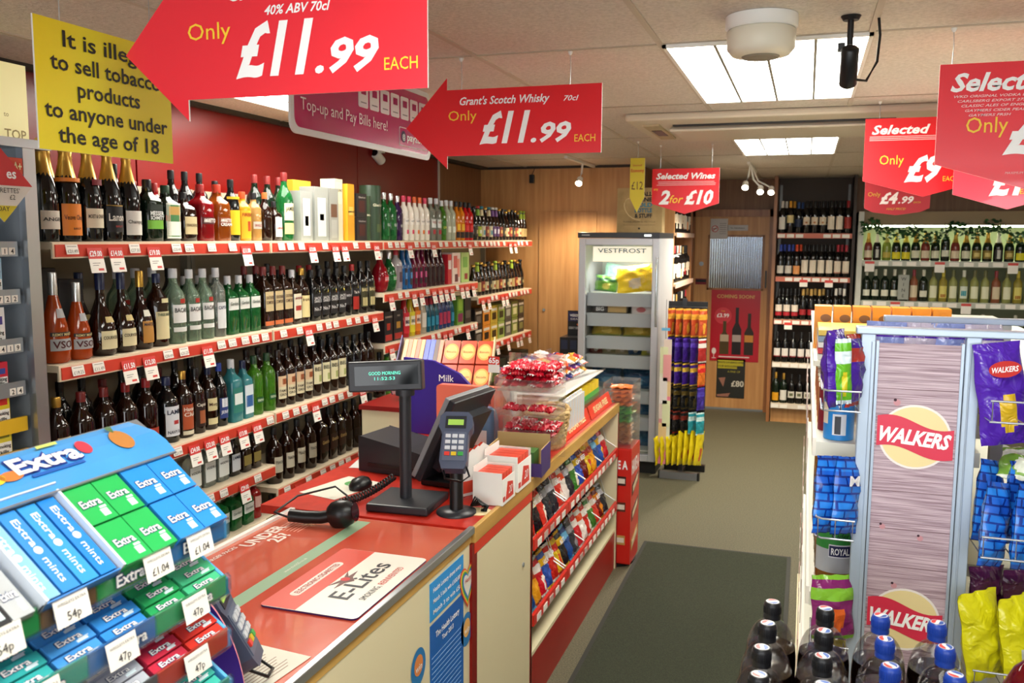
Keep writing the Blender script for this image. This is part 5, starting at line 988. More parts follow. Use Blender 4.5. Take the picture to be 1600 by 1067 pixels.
own(MB().bx(-1.066, -.962, 3.945, 4.33, .95, .991, mat('4ab04a', .35)).bx(-1.066, -.962, 3.945, 4.33, .9, .949, mat('e0762a', .35)), 'sweet_carton', 'green and orange carton under the block of yellow sweet boxes', 'carton')
for i in range(26):
    own(MB().bx(-.954, -.948, 3.6+.012*i, 3.608+.012*i, .99, 1.05, mat(['dcdce0', 'b8c8d8', 'e8e4d8', 'c8b8b0'][i % 4], .3)).bx(-.954, -.935, 3.6+.012*i, 3.606+.012*i, .9, 1.04, mat(['e4e4e8', 'c8d4e0', 'ece8dc', 'd8ccc4'][i % 4], .3)), 'gum_strip', 'thin white packet filed upright behind the basket, %s from the near end' % nth(i+1), 'packet', 'thin packets filed upright behind the basket') if i % 1 == 0 else None
for i, (y0, y1) in enumerate(((3.55, 4.0), (4.02, 4.48))):
    Mr = Matrix.Rotation(R(-28), 4, 'Y')
    o = MB().bx(-.004, .0, -(y1-y0)/2, (y1-y0)/2, 0, .065, mat('dd3a20', .3)).text('SUGAR FREE', 0, .018, .03, mat('e8d8a0'), M=T((.001, 0, 0)) @ FX, w=.3, bold=.03).build('shelf_header', loc=(-.925, (y0+y1)/2, .8845), rot=(0, R(-20), 0))
    tag(o, ('nearer', 'farther')[i]+' tilted red header strip lettered in cream on the counter edge', 'header strip')
# basket
t = thing('wicker_basket', 'tan wicker basket full of small red packets on the counter edge', 'basket', (-.985, 3.46, .8835))
wk = noisemat('wicker', '8a6a38', 'd0b078', ns=60, rough=.7)
for k_ in range(9):
    f = k_/8; rx, ry = .065+.02*f, .1+.03*f; ring = []
    for i in range(60):
        a = 2*PI*i/60; ring.append((rx*math.cos(a)+.004*math.cos(a*15+k_*PI), ry*math.sin(a)+.004*math.sin(a*15+k_*PI), .008+.0165*k_+.012*f*abs(math.sin(a))))
    MB().tube(ring, .0095, wk, 6, closed=True).build('weave', t)
MB().rings([((.062, .095), 0), ((.062, .095), .008)], wk, 24).build('base', t)
pts = [(.0, -.16*math.cos(PI*i/14), .15+.1*math.sin(PI*i/14)) for i in range(15)]
for i in range(7):
    rg = random.Random(i); bag('sweet_bag', 'red and white sweet packet in the wicker basket, %s from the near end' % nth(i+1), 'sweet packet', (-1.0+.02*(i % 2), 3.38+.025*i, .975), .06, .08, .02, 'c82a2c', 'e8e4e0', None, (R(-50), 0, rg.uniform(0, 3)), 70+i, None, 'packets in the basket', gl=.2)
# biscuit display behind (sloping rack on a cream cupboard) and purple display
t = thing('back_cupboard', 'cream cupboard with red edge behind the till monitor', 'cupboard', (-1.72, 3.95, 0))
bw(MB().bx(-1.85, -1.66, 3.5, 4.4, 0, .97, M_cream).bx(-1.86, -1.655, 3.49, 4.41, .97, .99, M_red), 'carcass', t)
t = thing('biscuit_rack', 'sloping rack of biscuits and chocolate bars behind the till', 'display rack', (-1.56, 3.95, .884))
Mk = T((-1.56, 3.72, 1.05)) @ Matrix.Rotation(R(12), 4, 'Z') @ Matrix.Rotation(R(-48), 4, 'X')
bw(MB().bx(-.22, .22, 0, .006, -.04, .28, mat('a8966a', .5), M=Mk).bx(-.22, .22, -.035, 0, -.045, -.04, mat('e8e4dc', .4), M=Mk).bx(-.22, .22, -.038, -.035, -.045, -.015, M_acr, M=Mk).bx(-.225, -.22, -.04, .006, -.045, .28, mat('3a2468', .4), M=Mk).bx(.22, .225, -.04, .006, -.045, .28, mat('d8c8a0', .5), M=Mk), 'rack_board', t)
bw(MB().bx(-1.6, -1.42, 3.88, 3.95, .884, 1.14, mat('c9b98c', .5)), 'rack_support', t)
rk = [(-.205, .018, 'd8945a'), (-.185, .018, 'c8683a'), (-.165, .018, 'e0a05c'), (-.145, .018, 'b8552c'), (-.125, .018, 'd89050'), (-.104, .022, '2a3cb0'), (-.08, .022, '3a50d0'), (-.057, .02, '4a2418'), (-.036, .018, 'e07a5a')]
for i, (x, w, c_) in enumerate(rk):
    own(MB().bx(x, x+w, -.028, -.001, -.035, .265, mat(c_, .3), M=Mk).bx(x+.002, x+w-.002, -.0285, -.028, 0, .12, mat('e8c890' if i < 5 else '8a98e8', .3), M=Mk), 'biscuit_packet', '%s long biscuit packet on the rack, %s from the till side' % ({'d8945a': 'tan', 'c8683a': 'rust', 'e0a05c': 'sandy', 'b8552c': 'brown', 'd89050': 'amber', '2a3cb0': 'dark blue', '3a50d0': 'bright blue', '4a2418': 'chocolate brown', 'e07a5a': 'salmon'}[c_], nth(i+1)), 'biscuit packet', 'long packets on the biscuit rack')
for i in range(3):
    for j in range(2):
        x = -.01+.078*i; z = -.03+.15*j
        b = MB().bx(x, x+.072, -.03, -.001, z, z+.14, mat('c04a30', .3), M=Mk)
        bo = Mk; b.disc(x+.036, z+.07, .034, -.031, mat('dc9a4a', .4), 24, rz=.05, M=bo).disc(x+.036, z+.07, .026, -.032, mat('e8b468', .4), 24, rz=.04, M=bo).text('Biscuits', x+.036, z+.062, .014, mat('7a3a14'), y=-.033, w=.045, M=bo)
        own(b, 'biscuit_box', 'red box with round golden biscuit picture, %s column, %s row of rack' % (nth(i+1), ('lower', 'upper')[j]), 'biscuit box', 'round biscuit boxes on the rack')
t = thing('chocolate_display', 'purple display with curved side beside the pink panel', 'display stand', (-1.44, 3.5, .884))
pr = [(-.2, 0), (.02, 0), (.17, .0), (.19, .08), (.15, .18), (.06, .27), (-.06, .32), (-.2, .33)]
MB().prism(pr, -.01, .01, mat('34208a', .35)).text('Milk', .0, .235, .03, WT, y=-.0115).disc(.09, .2, .012, -.0112, WT).build('side_panel', t)
MB().bx(-.2, .05, .01, .2, 0, .12, mat('2a1a70', .4)).build('body', t)
t = thing('charity_panel', 'salmon pink panel with small dark logo standing behind the monitor', 'counter panel', (-1.3, 3.4, .884))
MB().prism(rrect(-.14, 0, .14, .24, .015), -.02, .02, mat('e8745f', .3)).bx(.07, .09, -.0212, -.02, .17, .2, mat('5a1c1c')).bx(.095, .1, -.0212, -.02, .17, .2, mat('5a1c1c')).bx(.07, .1, -.0212, -.02, .155, .163, mat('5a1c1c')).build('panel', t, bev=.004)
MB().prism([(.14, .24), (.2, .12), (.2, .22), (.17, .3)], -.02, .02, mat('d8d4cc', .4)).build('side_flap', t)
t = thing('blue_jar', 'pale blue plastic charity jar behind the monitor', 'jar', (-1.17, 3.22, .884), group=None)
MB().rings([(.05, 0), (.056, .01), (.056, .14), (.045, .18), (.03, .19)], G('7aa8d8', .4, .15), 24).build('body', t); MB().bx(-.03, .03, -.0575, -.0565, .05, .11, mat('e8e8ec', .4)).build('label', t)
t = thing('paper_cup', 'white paper cup with crumpled tissue behind the monitor', 'cup', (-1.24, 3.08, .884))
MB().rings([(.026, 0), (.034, .06)], M_white, 24).build('cup', t); MB().rings([(.03, .06), (.034, .07), (.02, .095), (.008, .1)], mat('e8e0d4', .7), 9, 2.4).build('tissue', t)
# snack dump bin at the counter end
t = thing('chocolate_dispenser', 'red chocolate dispenser lettered have a break at the far end of the counter', 'dispenser', (-.905, 4.64, 0))
MB().rings([((.088, .135), 0), ((.088, .135), .012)], M_black, 32).build('base', t)
db = MB().prism(rrect(-.12, .012, .12, .64, .01), -.08, .08, mat('d0261c', .3), M=Matrix.Rotation(R(90), 4, 'Z')).build('body', t, bev=.01)
Mf = T((-.002, -.1205, 0))
b = MB().text('HAVE A', -.002, .53, .045, WT, M=Mf, w=.13, bold=.04)
b2 = MB().text('HAVE A', -.005, .50, .075, WT, M=T((.0805, 0, 0)) @ FX, w=.2, bold=.04)
for z, c_ in ((.38, '3a1a14'), (.24, '5a2a1c'), (.08, 'c8a058')): b2.prism([(-.09, z), (.09, z+.05), (.09, z+.1), (-.09, z+.06)], -.001, 0, mat(c_, .35), M=T((.0808, 0, 0)) @ FX).prism([(-.07, z+.015), (.07, z+.055), (.07, z+.085), (-.07, z+.045)], -.002, -.001, mat('e0c8a8', .35), M=T((.0808, 0, 0)) @ FX)
for z, c_ in ((.44, '3a1a14'), (.3, '5a2a1c'), (.12, 'c8a058')): b.bx(-.05, .055, -.001, 0, z, z+.05, mat(c_, .35), M=Mf).bx(-.045, .05, -.0015, -.001, z+.012, z+.038, mat('e8dccc', .35), M=Mf)
b.v += []; bb_ = b.build('front_print', t); b2.build('side_print', t)
MB().prism(rrect(-.12, .64, .12, .98, .01), -.078, -.075, M_acr, M=Matrix.Rotation(R(90), 4, 'Z')).prism(rrect(-.12, .64, .12, .98, .01), .075, .078, M_acr, M=Matrix.Rotation(R(90), 4, 'Z')).bx(-.075, .075, -.12, -.117, .64, .95, M_acr).bx(-.075, .075, .117, .12, .64, .98, M_acr).build('clear_hopper', t)
for i in range(14):
    c_, nm_ = (('e0702c', 'orange'), ('5ac04a', 'green'), ('d8945a', 'tan'))[0 if i > 8 else 1 if i > 4 else 2]
    bag('snack_packet', '%s packet in the clear hopper at counter end, %s from the bottom' % (nm_, nth(i+1)), 'snack packet', (-.905, 4.60, .652+.0225*i), .12, .1, .016, c_, None, None, (R(-88), 0, random.uniform(-.15, .15)), 300+i, None, 'packets in the clear hopper', back=None)
# ---------------- floor mat ----------------
own(MB().prism(rrect(-.8, 2.0, -.035, 4.93, .02), 0, .008, M_mat, M=Matrix(((1, 0, 0, 0), (0, 0, 1, 0), (0, -1, 0, .0085), (0, 0, 0, 1)))) if False else MB().bx(-.8, -.035, 2.0, 4.93, .0005, .008, M_mat).bx(-.82, -.8, 1.98, 4.95, .0005, .006, mat('262823', .7)).bx(-.035, -.015, 1.98, 4.95, .0005, .006, mat('262823', .7)).bx(-.8, -.035, 4.93, 4.95, .0005, .006, mat('262823', .7)), 'door_mat', 'long dark grey-green floor mat in the aisle', 'mat')
# ---------------- display freezer ----------------
t = thing('display_freezer', 'tall silver upright freezer with glass door against the wood wall', 'freezer', (-1.295, 6.7, 0))
fg = mat('c4c6cc', .4, .25); fi = mat('dfe3d8', .5)
bw(MB().bx(-1.59, -1.56, 6.44, 7.1, .1, 1.73, fg).bx(-1.03, -1.0, 6.44, 7.1, .1, 1.73, fg).bx(-1.56, -1.03, 7.07, 7.1, .1, 1.73, fi).bx(-1.56, -1.03, 6.44, 7.07, .1, .14, fi).bx(-1.56, -1.03, 6.44, 7.07, 1.7, 1.73, fi), 'cabinet', t)
bw(MB().bx(-1.59, -1.0, 6.46, 7.1, .0, .1, mat('1a1c1e', .5)), 'plinth', t)
b = MB().bx(-1.6, -1.0, 6.4, 7.1, 1.732, 1.772, mat('23262b', .35)); b.bx(-1.57, -1.51, 6.3985, 6.4, 1.75, 1.756, mat('c8ccd0')).bx(-1.11, -1.06, 6.398, 6.4, 1.745, 1.758, mat('e8f0e8', .5, emit=1.5)); bw(b, 'top_trim', t, bev=.006)
dr = bw(MB().bx(-1.59, -1.54, 6.4, 6.44, .1, 1.73, fg).bx(-1.05, -1.0, 6.4, 6.44, .1, 1.73, fg).bx(-1.54, -1.05, 6.4, 6.44, .1, .15, fg).bx(-1.54, -1.05, 6.4, 6.44, 1.68, 1.73, fg), 'door', t, bev=.004)
MB().bx(-.245, .245, -.285, -.28, .15, 1.68, mat('f2faf6', .02, 0, 1, alpha=.12)).build('glass', dr)
MB().tube([(.285, -.33, 1.1), (.285, -.34, 1.2), (.285, -.34, 1.5), (.285, -.33, 1.6)], .008, mat('c8d4dc', .15, .8), 10).build('handle', dr)
bw(MB().bx(-1.5, -1.07, 6.47, 6.49, 1.56, 1.67, mat('fff6dc', .5, emit=.35)).text('VESTFROST', -1.285, 1.625, .034, mat('4f6f88', .5), y=6.4685, w=.36, bold=.015), 'light_sign', t)
for z in (1.32, 1.17, 1.0, .86, .6, .4, .16):
    sh = bw(MB().bx(-1.555, -1.035, 6.5, 7.05, z-.012, z, fi), 'shelf', t)
    if z > .3: sh2 = MB().bx(-.25, .25, -.205, -.2, z-.09, z+.008, mat('d4dde2', .35, alpha=.75)).build('shelf_front', sh)
L = [('frozen_bag', 'large yellow bag of frozen food leaning on the top freezer shelf', -1.2, 6.58, 1.321, .26, .2, .07, 'e8c41c', 'e8c41c', 'd8c8b0', -.12),
     ('frozen_bag', 'green bag of frozen food lying on the left of the top freezer shelf', -1.43, 6.6, 1.321, .17, .12, .07, '6aa83a', '3a7a4a', 'd8d060', .1),
     ('frozen_bag', 'orange and yellow bag half hidden right of the large yellow bag', -1.075, 6.7, 1.321, .12, .18, .06, 'e8a01c', 'b86a1c', None, 0),
     ('frozen_bag', 'teal clear frozen bag behind on the top freezer shelf', -1.4, 6.75, 1.321, .2, .2, .06, '8ab8a8', None, 'c8dcd0', .2)]
for nm_, lb_, x, y, z, w, h, th, c1, c2, c3, rz in L:
    bag(nm_, lb_, 'frozen food', (x, y, z+.012), w, h, th, c1, c2, c3, (R(-8), rz, 0), int(x*100)+500)
own(MB().bx(-1.52, -1.25, 6.56, 6.75, 1.171, 1.27, mat('2a2622', .4)).bx(-1.4, -1.26, 6.5595, 6.56, 1.18, 1.26, mat('d8b878', .4)).bx(-1.5, -1.42, 6.5595, 6.56, 1.225, 1.26, mat('2a60b0', .4)).bx(-1.39, -1.31, 6.559, 6.5595, 1.245, 1.265, mat('e8922a', .4)).text('BIG', -1.46, 1.19, .03, WT, y=6.5585, bold=.03), 'frozen_box', 'dark frozen food box with golden bread picture on the second freezer shelf', 'frozen food')
own(MB().bx(-1.22, -1.06, 6.56, 6.7, 1.171, 1.25, mat('e8e0dc', .4)).disc(-1.15, 1.205, .035, 6.5595, mat('c8686a', .4), rz=.02).bx(-1.09, -1.065, 6.5594, 6.56, 1.225, 1.248, mat('e0c820', .4)), 'frozen_box', 'white frozen box with pink picture on the second freezer shelf', 'frozen food')
for i in range(2): bag('frozen_bag', 'golden bag of frozen chips on the third freezer shelf, %s from the left' % nth(i+1), 'frozen food', (-1.42+.24*i, 6.62, 1.001), .22, .13, .08, 'b8a040', '8a9a3c', 'd8c060', (R(-6), 0, 0), 520+i)
for i, c_ in enumerate(('8a3a2a', 'a8a07a', 'c8b890', '3a5a80', 'c8c040')): bag('frozen_bag', '%s frozen packet on the fourth freezer shelf' % ('brick red', 'sage', 'beige', 'blue', 'yellow-green')[i], 'frozen food', (-1.5+.1*i, 6.62, .861), .1, .1+.01*(i % 2), .06, c_, None, 'd8d0c0', (R(-10), 0, .1*i), 540+i)
for j, z in enumerate((.601, .401, .161)):
    for i in range(2): bag('frozen_bag', 'blue frozen bag, %s from the left, freezer shelf %s from the bottom' % (nth(i+1), nth(3-j)), 'frozen food', (-1.42+.24*i, 6.65, z), .22, .15, .09, '2f6288', '28507a', '5a8aa8', (R(-6), 0, 0), 560+i+j*3)
# carrier bag on the freezer
t = thing('paper_bag', 'brown paper carrier bag with black lettering standing on the freezer', 'bag', (-1.2, 6.75, 1.774))
kr = noisemat('kraft_paper', 'a08658', 'b89c6a', ns=8, rough=.8)
b = MB().prism([(-.17, 0), (.17, 0), (.168, .33), (-.168, .33)], -.07, .07, kr)
for i, (s_, c_) in enumerate((("SMALL", '1c1a18'), ('WINE', '1c1a18'), ('BOLD', '2a7a90'), ('BOTTLE', '2a6a80'), ('& STUFF', '1c1a18'))): b.text(s_, .03, .27-.04*i, .03, mat(c_), y=-.0715, w=.13, bold=.04)
b.text('PLEASE REUSE & RECYCLE', 0, .075, .01, mat('5a4a30'), y=-.0715, w=.24).bx(-.12, .12, -.0712, -.0705, .055, .057, mat('5a4a30')).disc(.0, .03, .008, -.0715, mat('3a3020')).build('bag_body', t)
MB().tube([(-.08, -.07, .25)]+[(-.08-.07*math.sin(PI*i/10)+.09*i/10, -.09, .25+.08*math.cos(PI*i/10)-.08) for i in range(11)], .004, mat('c8b080', .6)).build('handle', t)
# black promo box at the wood wall
t = thing('promo_stand', 'black cardboard display stand with white and blue lettering left of the freezer', 'display stand', (-1.66, 6.6, 0))
bw(MB().bx(-1.74, -1.6, 6.5, 6.7, 0, .8, mat('1b1c20', .5)).bx(-1.74, -1.6, 6.45, 6.7, .8, .99, mat('17181c', .4)), 'body', t)
bw(MB().bx(-1.72, -1.6, 6.6, 6.61, .99, 1.18, mat('17181c', .4)).bx(-1.715, -1.605, 6.598, 6.6, 1.1, 1.17, mat('2a2a5a', .4)).text('WEEKEND', -1.66, 1.135, .02, WT, y=6.596, w=.085, bold=.03).text('DEAL', -1.66, 1.11, .014, WT, y=6.596, w=.07).text('GREAT OFFERS', -1.66, 1.04, .018, mat('c8c8cc'), y=6.598, w=.1, bold=.03).disc(-1.64, 1.075, .008, 6.598, mat('e8702a')), 'header_card', t)
bw(MB().bx(-1.73, -1.68, 6.448, 6.45, .9, .97, mat('28304a', .4)).bx(-1.66, -1.61, 6.448, 6.45, .9, .97, mat('28304a', .4)).text('2 for £5', -1.67, .84, .02, mat('c8c8cc'), y=6.448), 'front_card', t)
# ---------------- hanging-bag rack ----------------
t = thing('bag_rack', 'slim black floor rack of hanging snack bags beside the freezer', 'rack', (-.83, 6.5, 0))
bw(MB().bx(-.96, -.68, 6.36, 6.4, .0, .05, mat('8a8c90', .35, .6)).bx(-.965, -.955, 6.355, 6.405, 0, .055, K).bx(-.685, -.67, 6.355, 6.405, 0, .055, K).bx(-.96, -.66, 6.62, 6.66, .0, .05, K).bx(-.84, -.8, 6.4, 6.62, .01, .04, K), 'base', t)
bw(MB().bx(-.84, -.81, 6.5, 6.53, .04, 1.3, mat('2a2c30', .4)).bx(-.94, -.66, 6.51, 6.52, .2, 1.28, mat('1c1d20', .5)), 'post', t)
lv = [(1.24, 'c8502a', 'e8a83a', 'amber and orange', .2), (1.03, '3a1c80', '5a3ab8', 'purple', .17), (.85, '3c1c84', 'd8b040', 'purple and gold', .16), (.68, '17181a', '5a4a20', 'black', .16), (.5, '1a191c', '7a2a20', 'black and red', .16)]
for li, (z, c1, c2, nm_, h) in enumerate(lv):
    bw(MB().bx(-.93, -.66, 6.43, 6.5, z+.0, z+.006, K), 'hook_bar', t)
    for i in range(5):
        c_, d_ = (c1, c2)
        nn = nm_
        if i == 4 and li == 1: c_, d_, nn = 'b02a2a', 'e8e0d8', 'red and white'
        if i == 4 and li == 2: c_, d_, nn = 'e0742a', 'd82c2c', 'orange and red'
        if i == 4 and li == 3: c_, d_, nn = '3a2488', '4a3aa8', 'deep violet'
        if i >= 3 and li == 4: c_, d_, nn = '2a9aa8', 'c8e4e0', 'turquoise'
        bag('hanging_bag', '%s snack bag on the slim rack, %s hook, %s row from the top' % (nn, nth(i+1), nth(li+1)), 'snack bag', (-.9+.056*i, 6.385-.004*i, z-h-.002), .08, h, .024, c_, d_, d_ if li in (0, 3) else None, (0, 0, R(56)+random.uniform(-.08, .08)), 600+li*9+i, None, 'snack bags on the slim rack')
for i in range(8):
    bag('hanging_bag', 'bright yellow snack bag at the foot of the slim rack, %s from the freezer' % nth(i+1), 'snack bag', (-.955+.038*i, 6.36, .115), .12, .25 if i > 3 else .21, .03, 'e8d01c', 'e8d01c', 'd8602a' if i > 3 else None, (0, R(-10+3*i), R(70)), 640+i, None, 'yellow bags at the foot of the slim rack')
t = thing('clip_strip', 'hanging strip of pastel pink and white cards on the slim rack', 'clip strip', (-.93, 6.33, .3))
bw(MB().tube([(-.93, 6.34, 1.3), (-.93, 6.34, .35)], .003, M_alu).bx(-.96, -.9, 6.33, 6.335, 1.08, 1.1, mat('6ab0d8', .3)), 'strip', t)
for i in range(14):
    c_ = ['e8d4c8', 'e0e4b8', 'e8a0a0', 'e4e8d0', 'e8c890', 'e8e0dc', 'f08aa0'][i % 7]
    b = MB().bx(-.028, .028, 0, .003, 0, .19, mat(c_, .5)); b.v = [(x-.93+.93+(-.006 if i % 2 else .018), y-.006-.0035*(i % 3), z+.83-.055*i-.3+.0) for x, y, z in b.v]; b.build('card', t)
# ---------------- side wine shelving by the freezer ----------------
t = thing('wine_shelving', 'wooden side shelving of wines between the freezer and the door', 'shelving', (-1.16, 7.7, 0))
bw(MB().bx(-1.29, -1.27, 7.12, 8.3, 0, 2.1, M_wood).bx(-1.29, -1.0, 7.12, 7.14, 0, 2.1, M_wood).bx(-1.29, -1.0, 8.28, 8.3, 0, 2.1, M_woodt), 'carcass', t)
WSH = [1.775, 1.37, .97, .57]
for z in WSH:
    sh = bw(MB().bx(-1.27, -.985, 7.14, 8.28, z-.02, z, M_shelf), 'shelf', t); MB().bx(.175, .18, -.56, .58, z-.035, z+.002, mat('d8b8a8', .5)).build('price_strip', sh)
wk_ = ['w_darkred', 'w_cream', 'w_tall', 'w_cream', 'w_white', 'w_tall', 'w_cream', 'w_redf', 'w_tall', 'w_white', 'w_orange', 'w_white', 'w_cream']
for li, z in enumerate(WSH[:3]):
    row([(7.2+.084*i, wk_[(i+li*4) % 13]) for i in range(13)], -1.045, z, F, ('from freezer, top side shelf', 'from freezer, second side shelf', 'from freezer, third side shelf')[li])
# ---------------- back wine bay ----------------
t = thing('wine_cabinet', 'dark wine shelving bay with wooden side beside the door', 'shelving', (.05, 8.95, 0))
bw(MB().bx(-.31, -.28, 8.72, 9.19, 0, 2.312, M_woodt), 'side_post', t)
bw(MB().bx(.385, .41, 8.75, 9.19, 0, 2.312, mat('3a2c22', .5)), 'side_panel', t)
bw(MB().bx(-.28, .385, 9.15, 9.19, 0, 2.312, mat('4e4238', .6)), 'back_panel', t)
bw(MB().bx(-.27, .38, 8.75, 8.77, 0, .14, M_wood), 'kick_board', t)
for x in (-.26, .36): bw(MB().bx(x-.012, x+.012, 9.13, 9.15, .1, 2.25, mat('7a7a78', .4, .4)), 'upright', t)
CSH = [1.785, 1.385, .985, .58, .19]
for z in CSH:
    sh = bw(MB().bx(-.27, .38, 8.68, 9.13, z-.02, z, M_shelf), 'shelf', t)
    b = MB().bx(-.32, .33, -.276, -.27, z-.045, z, mat('c8705a' if z > .9 else 'e0d4c4', .5)).build('price_strip', sh)
    for i in range(8):
        if random.random() < .8: MB().bx(-.315+.08*i, -.25+.08*i, -.278, -.2765, z-.04, z-.008, M_tick).build('price_ticket', sh)
for x, z, li in ((-.02, 1.385, 0), (.2, 1.385, 1), (-.14, .985, 2)):
    tag(MB().bx(-.035, .035, 0, .002, -.03, .01, M_tick).bx(-.035, .035, -.001, 0, .01, .035, mat('d8382c', .4)).build('price_card', loc=(x, 8.668, z-.06)), 'red and white price card on the back wine shelves, %s one' % ('left', 'right', 'lower')[li], 'price card')
rows_ = [['w_white', 'w_gold', 'w_blue', 'w_cream', 'w_cream', 'w_cream', 'w_tall', 'w_tall', 'w_red'], ['w_bluef', 'w_bluef', 'w_orange', 'w_tall', 'w_tall', 'w_tall', 'w_tall', 'w_redf', 'w_redf'],
         ['w_redband', 'w_redband', 'w_redband', 'w_darkred', 'w_darkred', 'w_darkred', 'w_redband', 'w_white', 'w_white'], ['w_wavy']*9, ['w_yel', 'w_lowwhite', 'w_tree', 'w_tree', 'w_tree', 'w_lowwhite', 'w_tree', 'w_wavy', 'w_wavy']]
for li, (z, ks) in enumerate(zip(CSH, rows_)):
    row([(-.232+.0715*i, k_) for i, k_ in enumerate(ks)], 8.735, z, 0, 'from the door, %s shelf' % nth(li+1), axis='x')
    if li < 3: row([(-.20+.0722*i, k_) for i, k_ in enumerate(ks[:8])], 8.82, z, 0, 'from door, %s shelf, behind' % nth(li+1), axis='x')
# ---------------- lit wine cooler ----------------
t = thing('wine_cooler', 'long white-framed lit wine cooler along the back wall', 'cooler', (1.2, 8.95, 0))
cw = mat('c4c6bc', .45)
bw(MB().bx(.43, .475, 8.66, 9.19, 0, 1.98, cw).bx(2.3, 2.34, 8.66, 9.19, 0, 1.98, cw).bx(.475, 2.3, 9.15, 9.19, 0, 1.98, mat('98a07c', .5)).bx(.475, 2.3, 8.66, 9.15, 0, .3, cw), 'cabinet', t)
bw(MB().bx(.43, 2.34, 8.7, 9.19, 1.86, 1.98, mat('8a7452', .5)), 'canopy', t)
bw(MB().bx(.5, 2.28, 8.78, 8.84, 1.845, 1.86, mat('f4ffd8', .5, emit=9)), 'light_tube', t)
KSH = [1.545, 1.185, .8, .45]
for z in KSH:
    sh = bw(MB().bx(.475, 2.3, 8.68, 9.15, z-.02, z, mat('d8dccc', .4)), 'shelf', t)
    MB().bx(-.72, 1.1, -.276, -.27, z-.05, z-.002, mat('b8bcb0', .4)).build('price_strip', sh)
    for i in range(15):
        rd = (i*7+int(z*10)) % 5 == 0
        MB().bx(-.7+.115*i, -.62+.115*i, -.279, -.2765, z-.045 if not rd else z-.1, z-.008, M_tick).bx(-.7+.115*i, -.62+.115*i, -.2795, -.279, z-.03, z-.008, mat('d04038', .4) if rd else M_tick).build('price_ticket', sh)
wx = [.525, .6, .68, .76, .84, .92, 1.0, 1.08, 1.16, 1.24, 1.325, 1.41, 1.495, 1.58, 1.665, 1.75, 1.835, 1.92, 2.0]
k1 = ['s_rose', 's_black', 's_green', 's_yel', 's_yel', 's_white', 's_rose', 's_white', 'v_dark', 's_rose', 's_white', 's_gold', 's_gold', 's_black', 's_gold', 's_yel', 's_yel', 's_white', 's_black']
k2 = ['v_dark', 'v_dark', 'v_dark', 'v_dark', 'v_dark', 'v_rose', 'v_dark', 'v_clear', 'v_yel', 'v_clear', 'v_blue', 'v_clear', 'v_clear', 'v_rose', 'v_clear', 'v_yel', 'v_clear', 'v_clear', 'v_yel']
k3 = ['v_low' if i % 3 else 'v_dark' for i in range(19)]
for li, (z, ks) in enumerate(zip(KSH, (k1, k2, k3))):
    row(list(zip(wx, ks)), 8.74, z, 0, 'in lit cooler, %s shelf' % nth(li+1), axis='x')
tag(MB().bx(-.045, .045, 0, .002, 0, .22, mat('9a9c92', .4)).text('W', 0, .17, .03, K, y=-.001).text('I', 0, .12, .03, K, y=-.001).text('N', 0, .07, .03, K, y=-.001).text('E', 0, .02, .03, K, y=-.001).build('shelf_card', loc=(.83, 8.668, 1.2)), 'upright grey lettered card on the second cooler shelf', 'card')
# ivy garland
ivy = MB(); rg = random.Random(5); iv = [mat(c, .5) for c in ('1f4a24', '2c5f2e', '163a1c')]
def leaf(p, s_, m):
    M_ = T(p) @ Matrix.Rotation(rg.uniform(0, 6.3), 4, 'Z') @ Matrix.Rotation(rg.uniform(-1.2, 1.2), 4, 'X') @ Matrix.Rotation(rg.uniform(-1, 1), 4, 'Y')
    o = [(0, 0, 0), (.5, 0, .1), (.95, 0, .45), (.5, .1, .6), (.45, .12, 1), (0, .05, 1.25), (-.45, .12, 1), (-.5, .1, .6), (-.95, 0, .45), (-.5, 0, .1)]
    ivy.add([(x*s_, y*s_, z*s_) for x, y, z in o], [tuple(range(10))], m, M=M_)
pth = [(.45+.0185*i, 8.635, 1.80+.035*math.sin(i*.35)+.03*math.sin(i*.13+1)) for i in range(100)]
ivy.tube(pth, .004, iv[2], 5)
for p in pth:
    for k_ in range(7): leaf((p[0]+rg.uniform(-.03, .03), p[1]+rg.uniform(-.025, .01), p[2]+rg.uniform(-.06, .045)), rg.uniform(.014, .028), iv[rg.randrange(3)])
o = ivy.build('ivy_garland'); tag(o, 'dark green ivy garland draped along the top of the lit cooler', 'garland', kind='stuff')
# ---------------- aisle gondola on the right ----------------
t = thing('gondola_shelving', 'white double aisle shelving behind the crisp display, seen almost edge-on', 'shelving', (.42, 3.4, 0))
bw(MB().bx(.40, .44, 2.6, 4.45, .1, 1.37, M_cream).bx(.02, .85, 2.6, 4.45, 0, .1, M_cream), 'spine', t)
for z in (.14, .5, .86, 1.24):
    sh = bw(MB().bx(.04, .40, 2.26, 4.45, z-.035, z, mat('e4e2d4', .45)), 'shelf', t); MB().bx(-.388, -.38, -1.12, 1.04, z-.04, z+.005, M_tick).build('price_strip', sh)
    if z > .2: bw(MB().bx(.44, .8, 2.6, 4.45, z-.035, z, mat('e4e2d4', .45)), 'shelf', t)
bw(MB().bx(.03, .8, 2.6, 4.45, 1.38, 1.395, mat('e4e2d4', .45)), 'top_deck', t)
for i in range(9):
    for z in (.5, .86, 1.24):
        b = MB().bx(-.001, .001, -.03, .03, -.12, 0, mat(['d8c8c0', 'e8e4dc', 'd0a8a0'][i % 3], .5))
        b.v = [(x+.022-.42, y+2.42+.22*i-3.4, zz+z-.02) for x, y, zz in b.v]; b.build('price_flag', t)
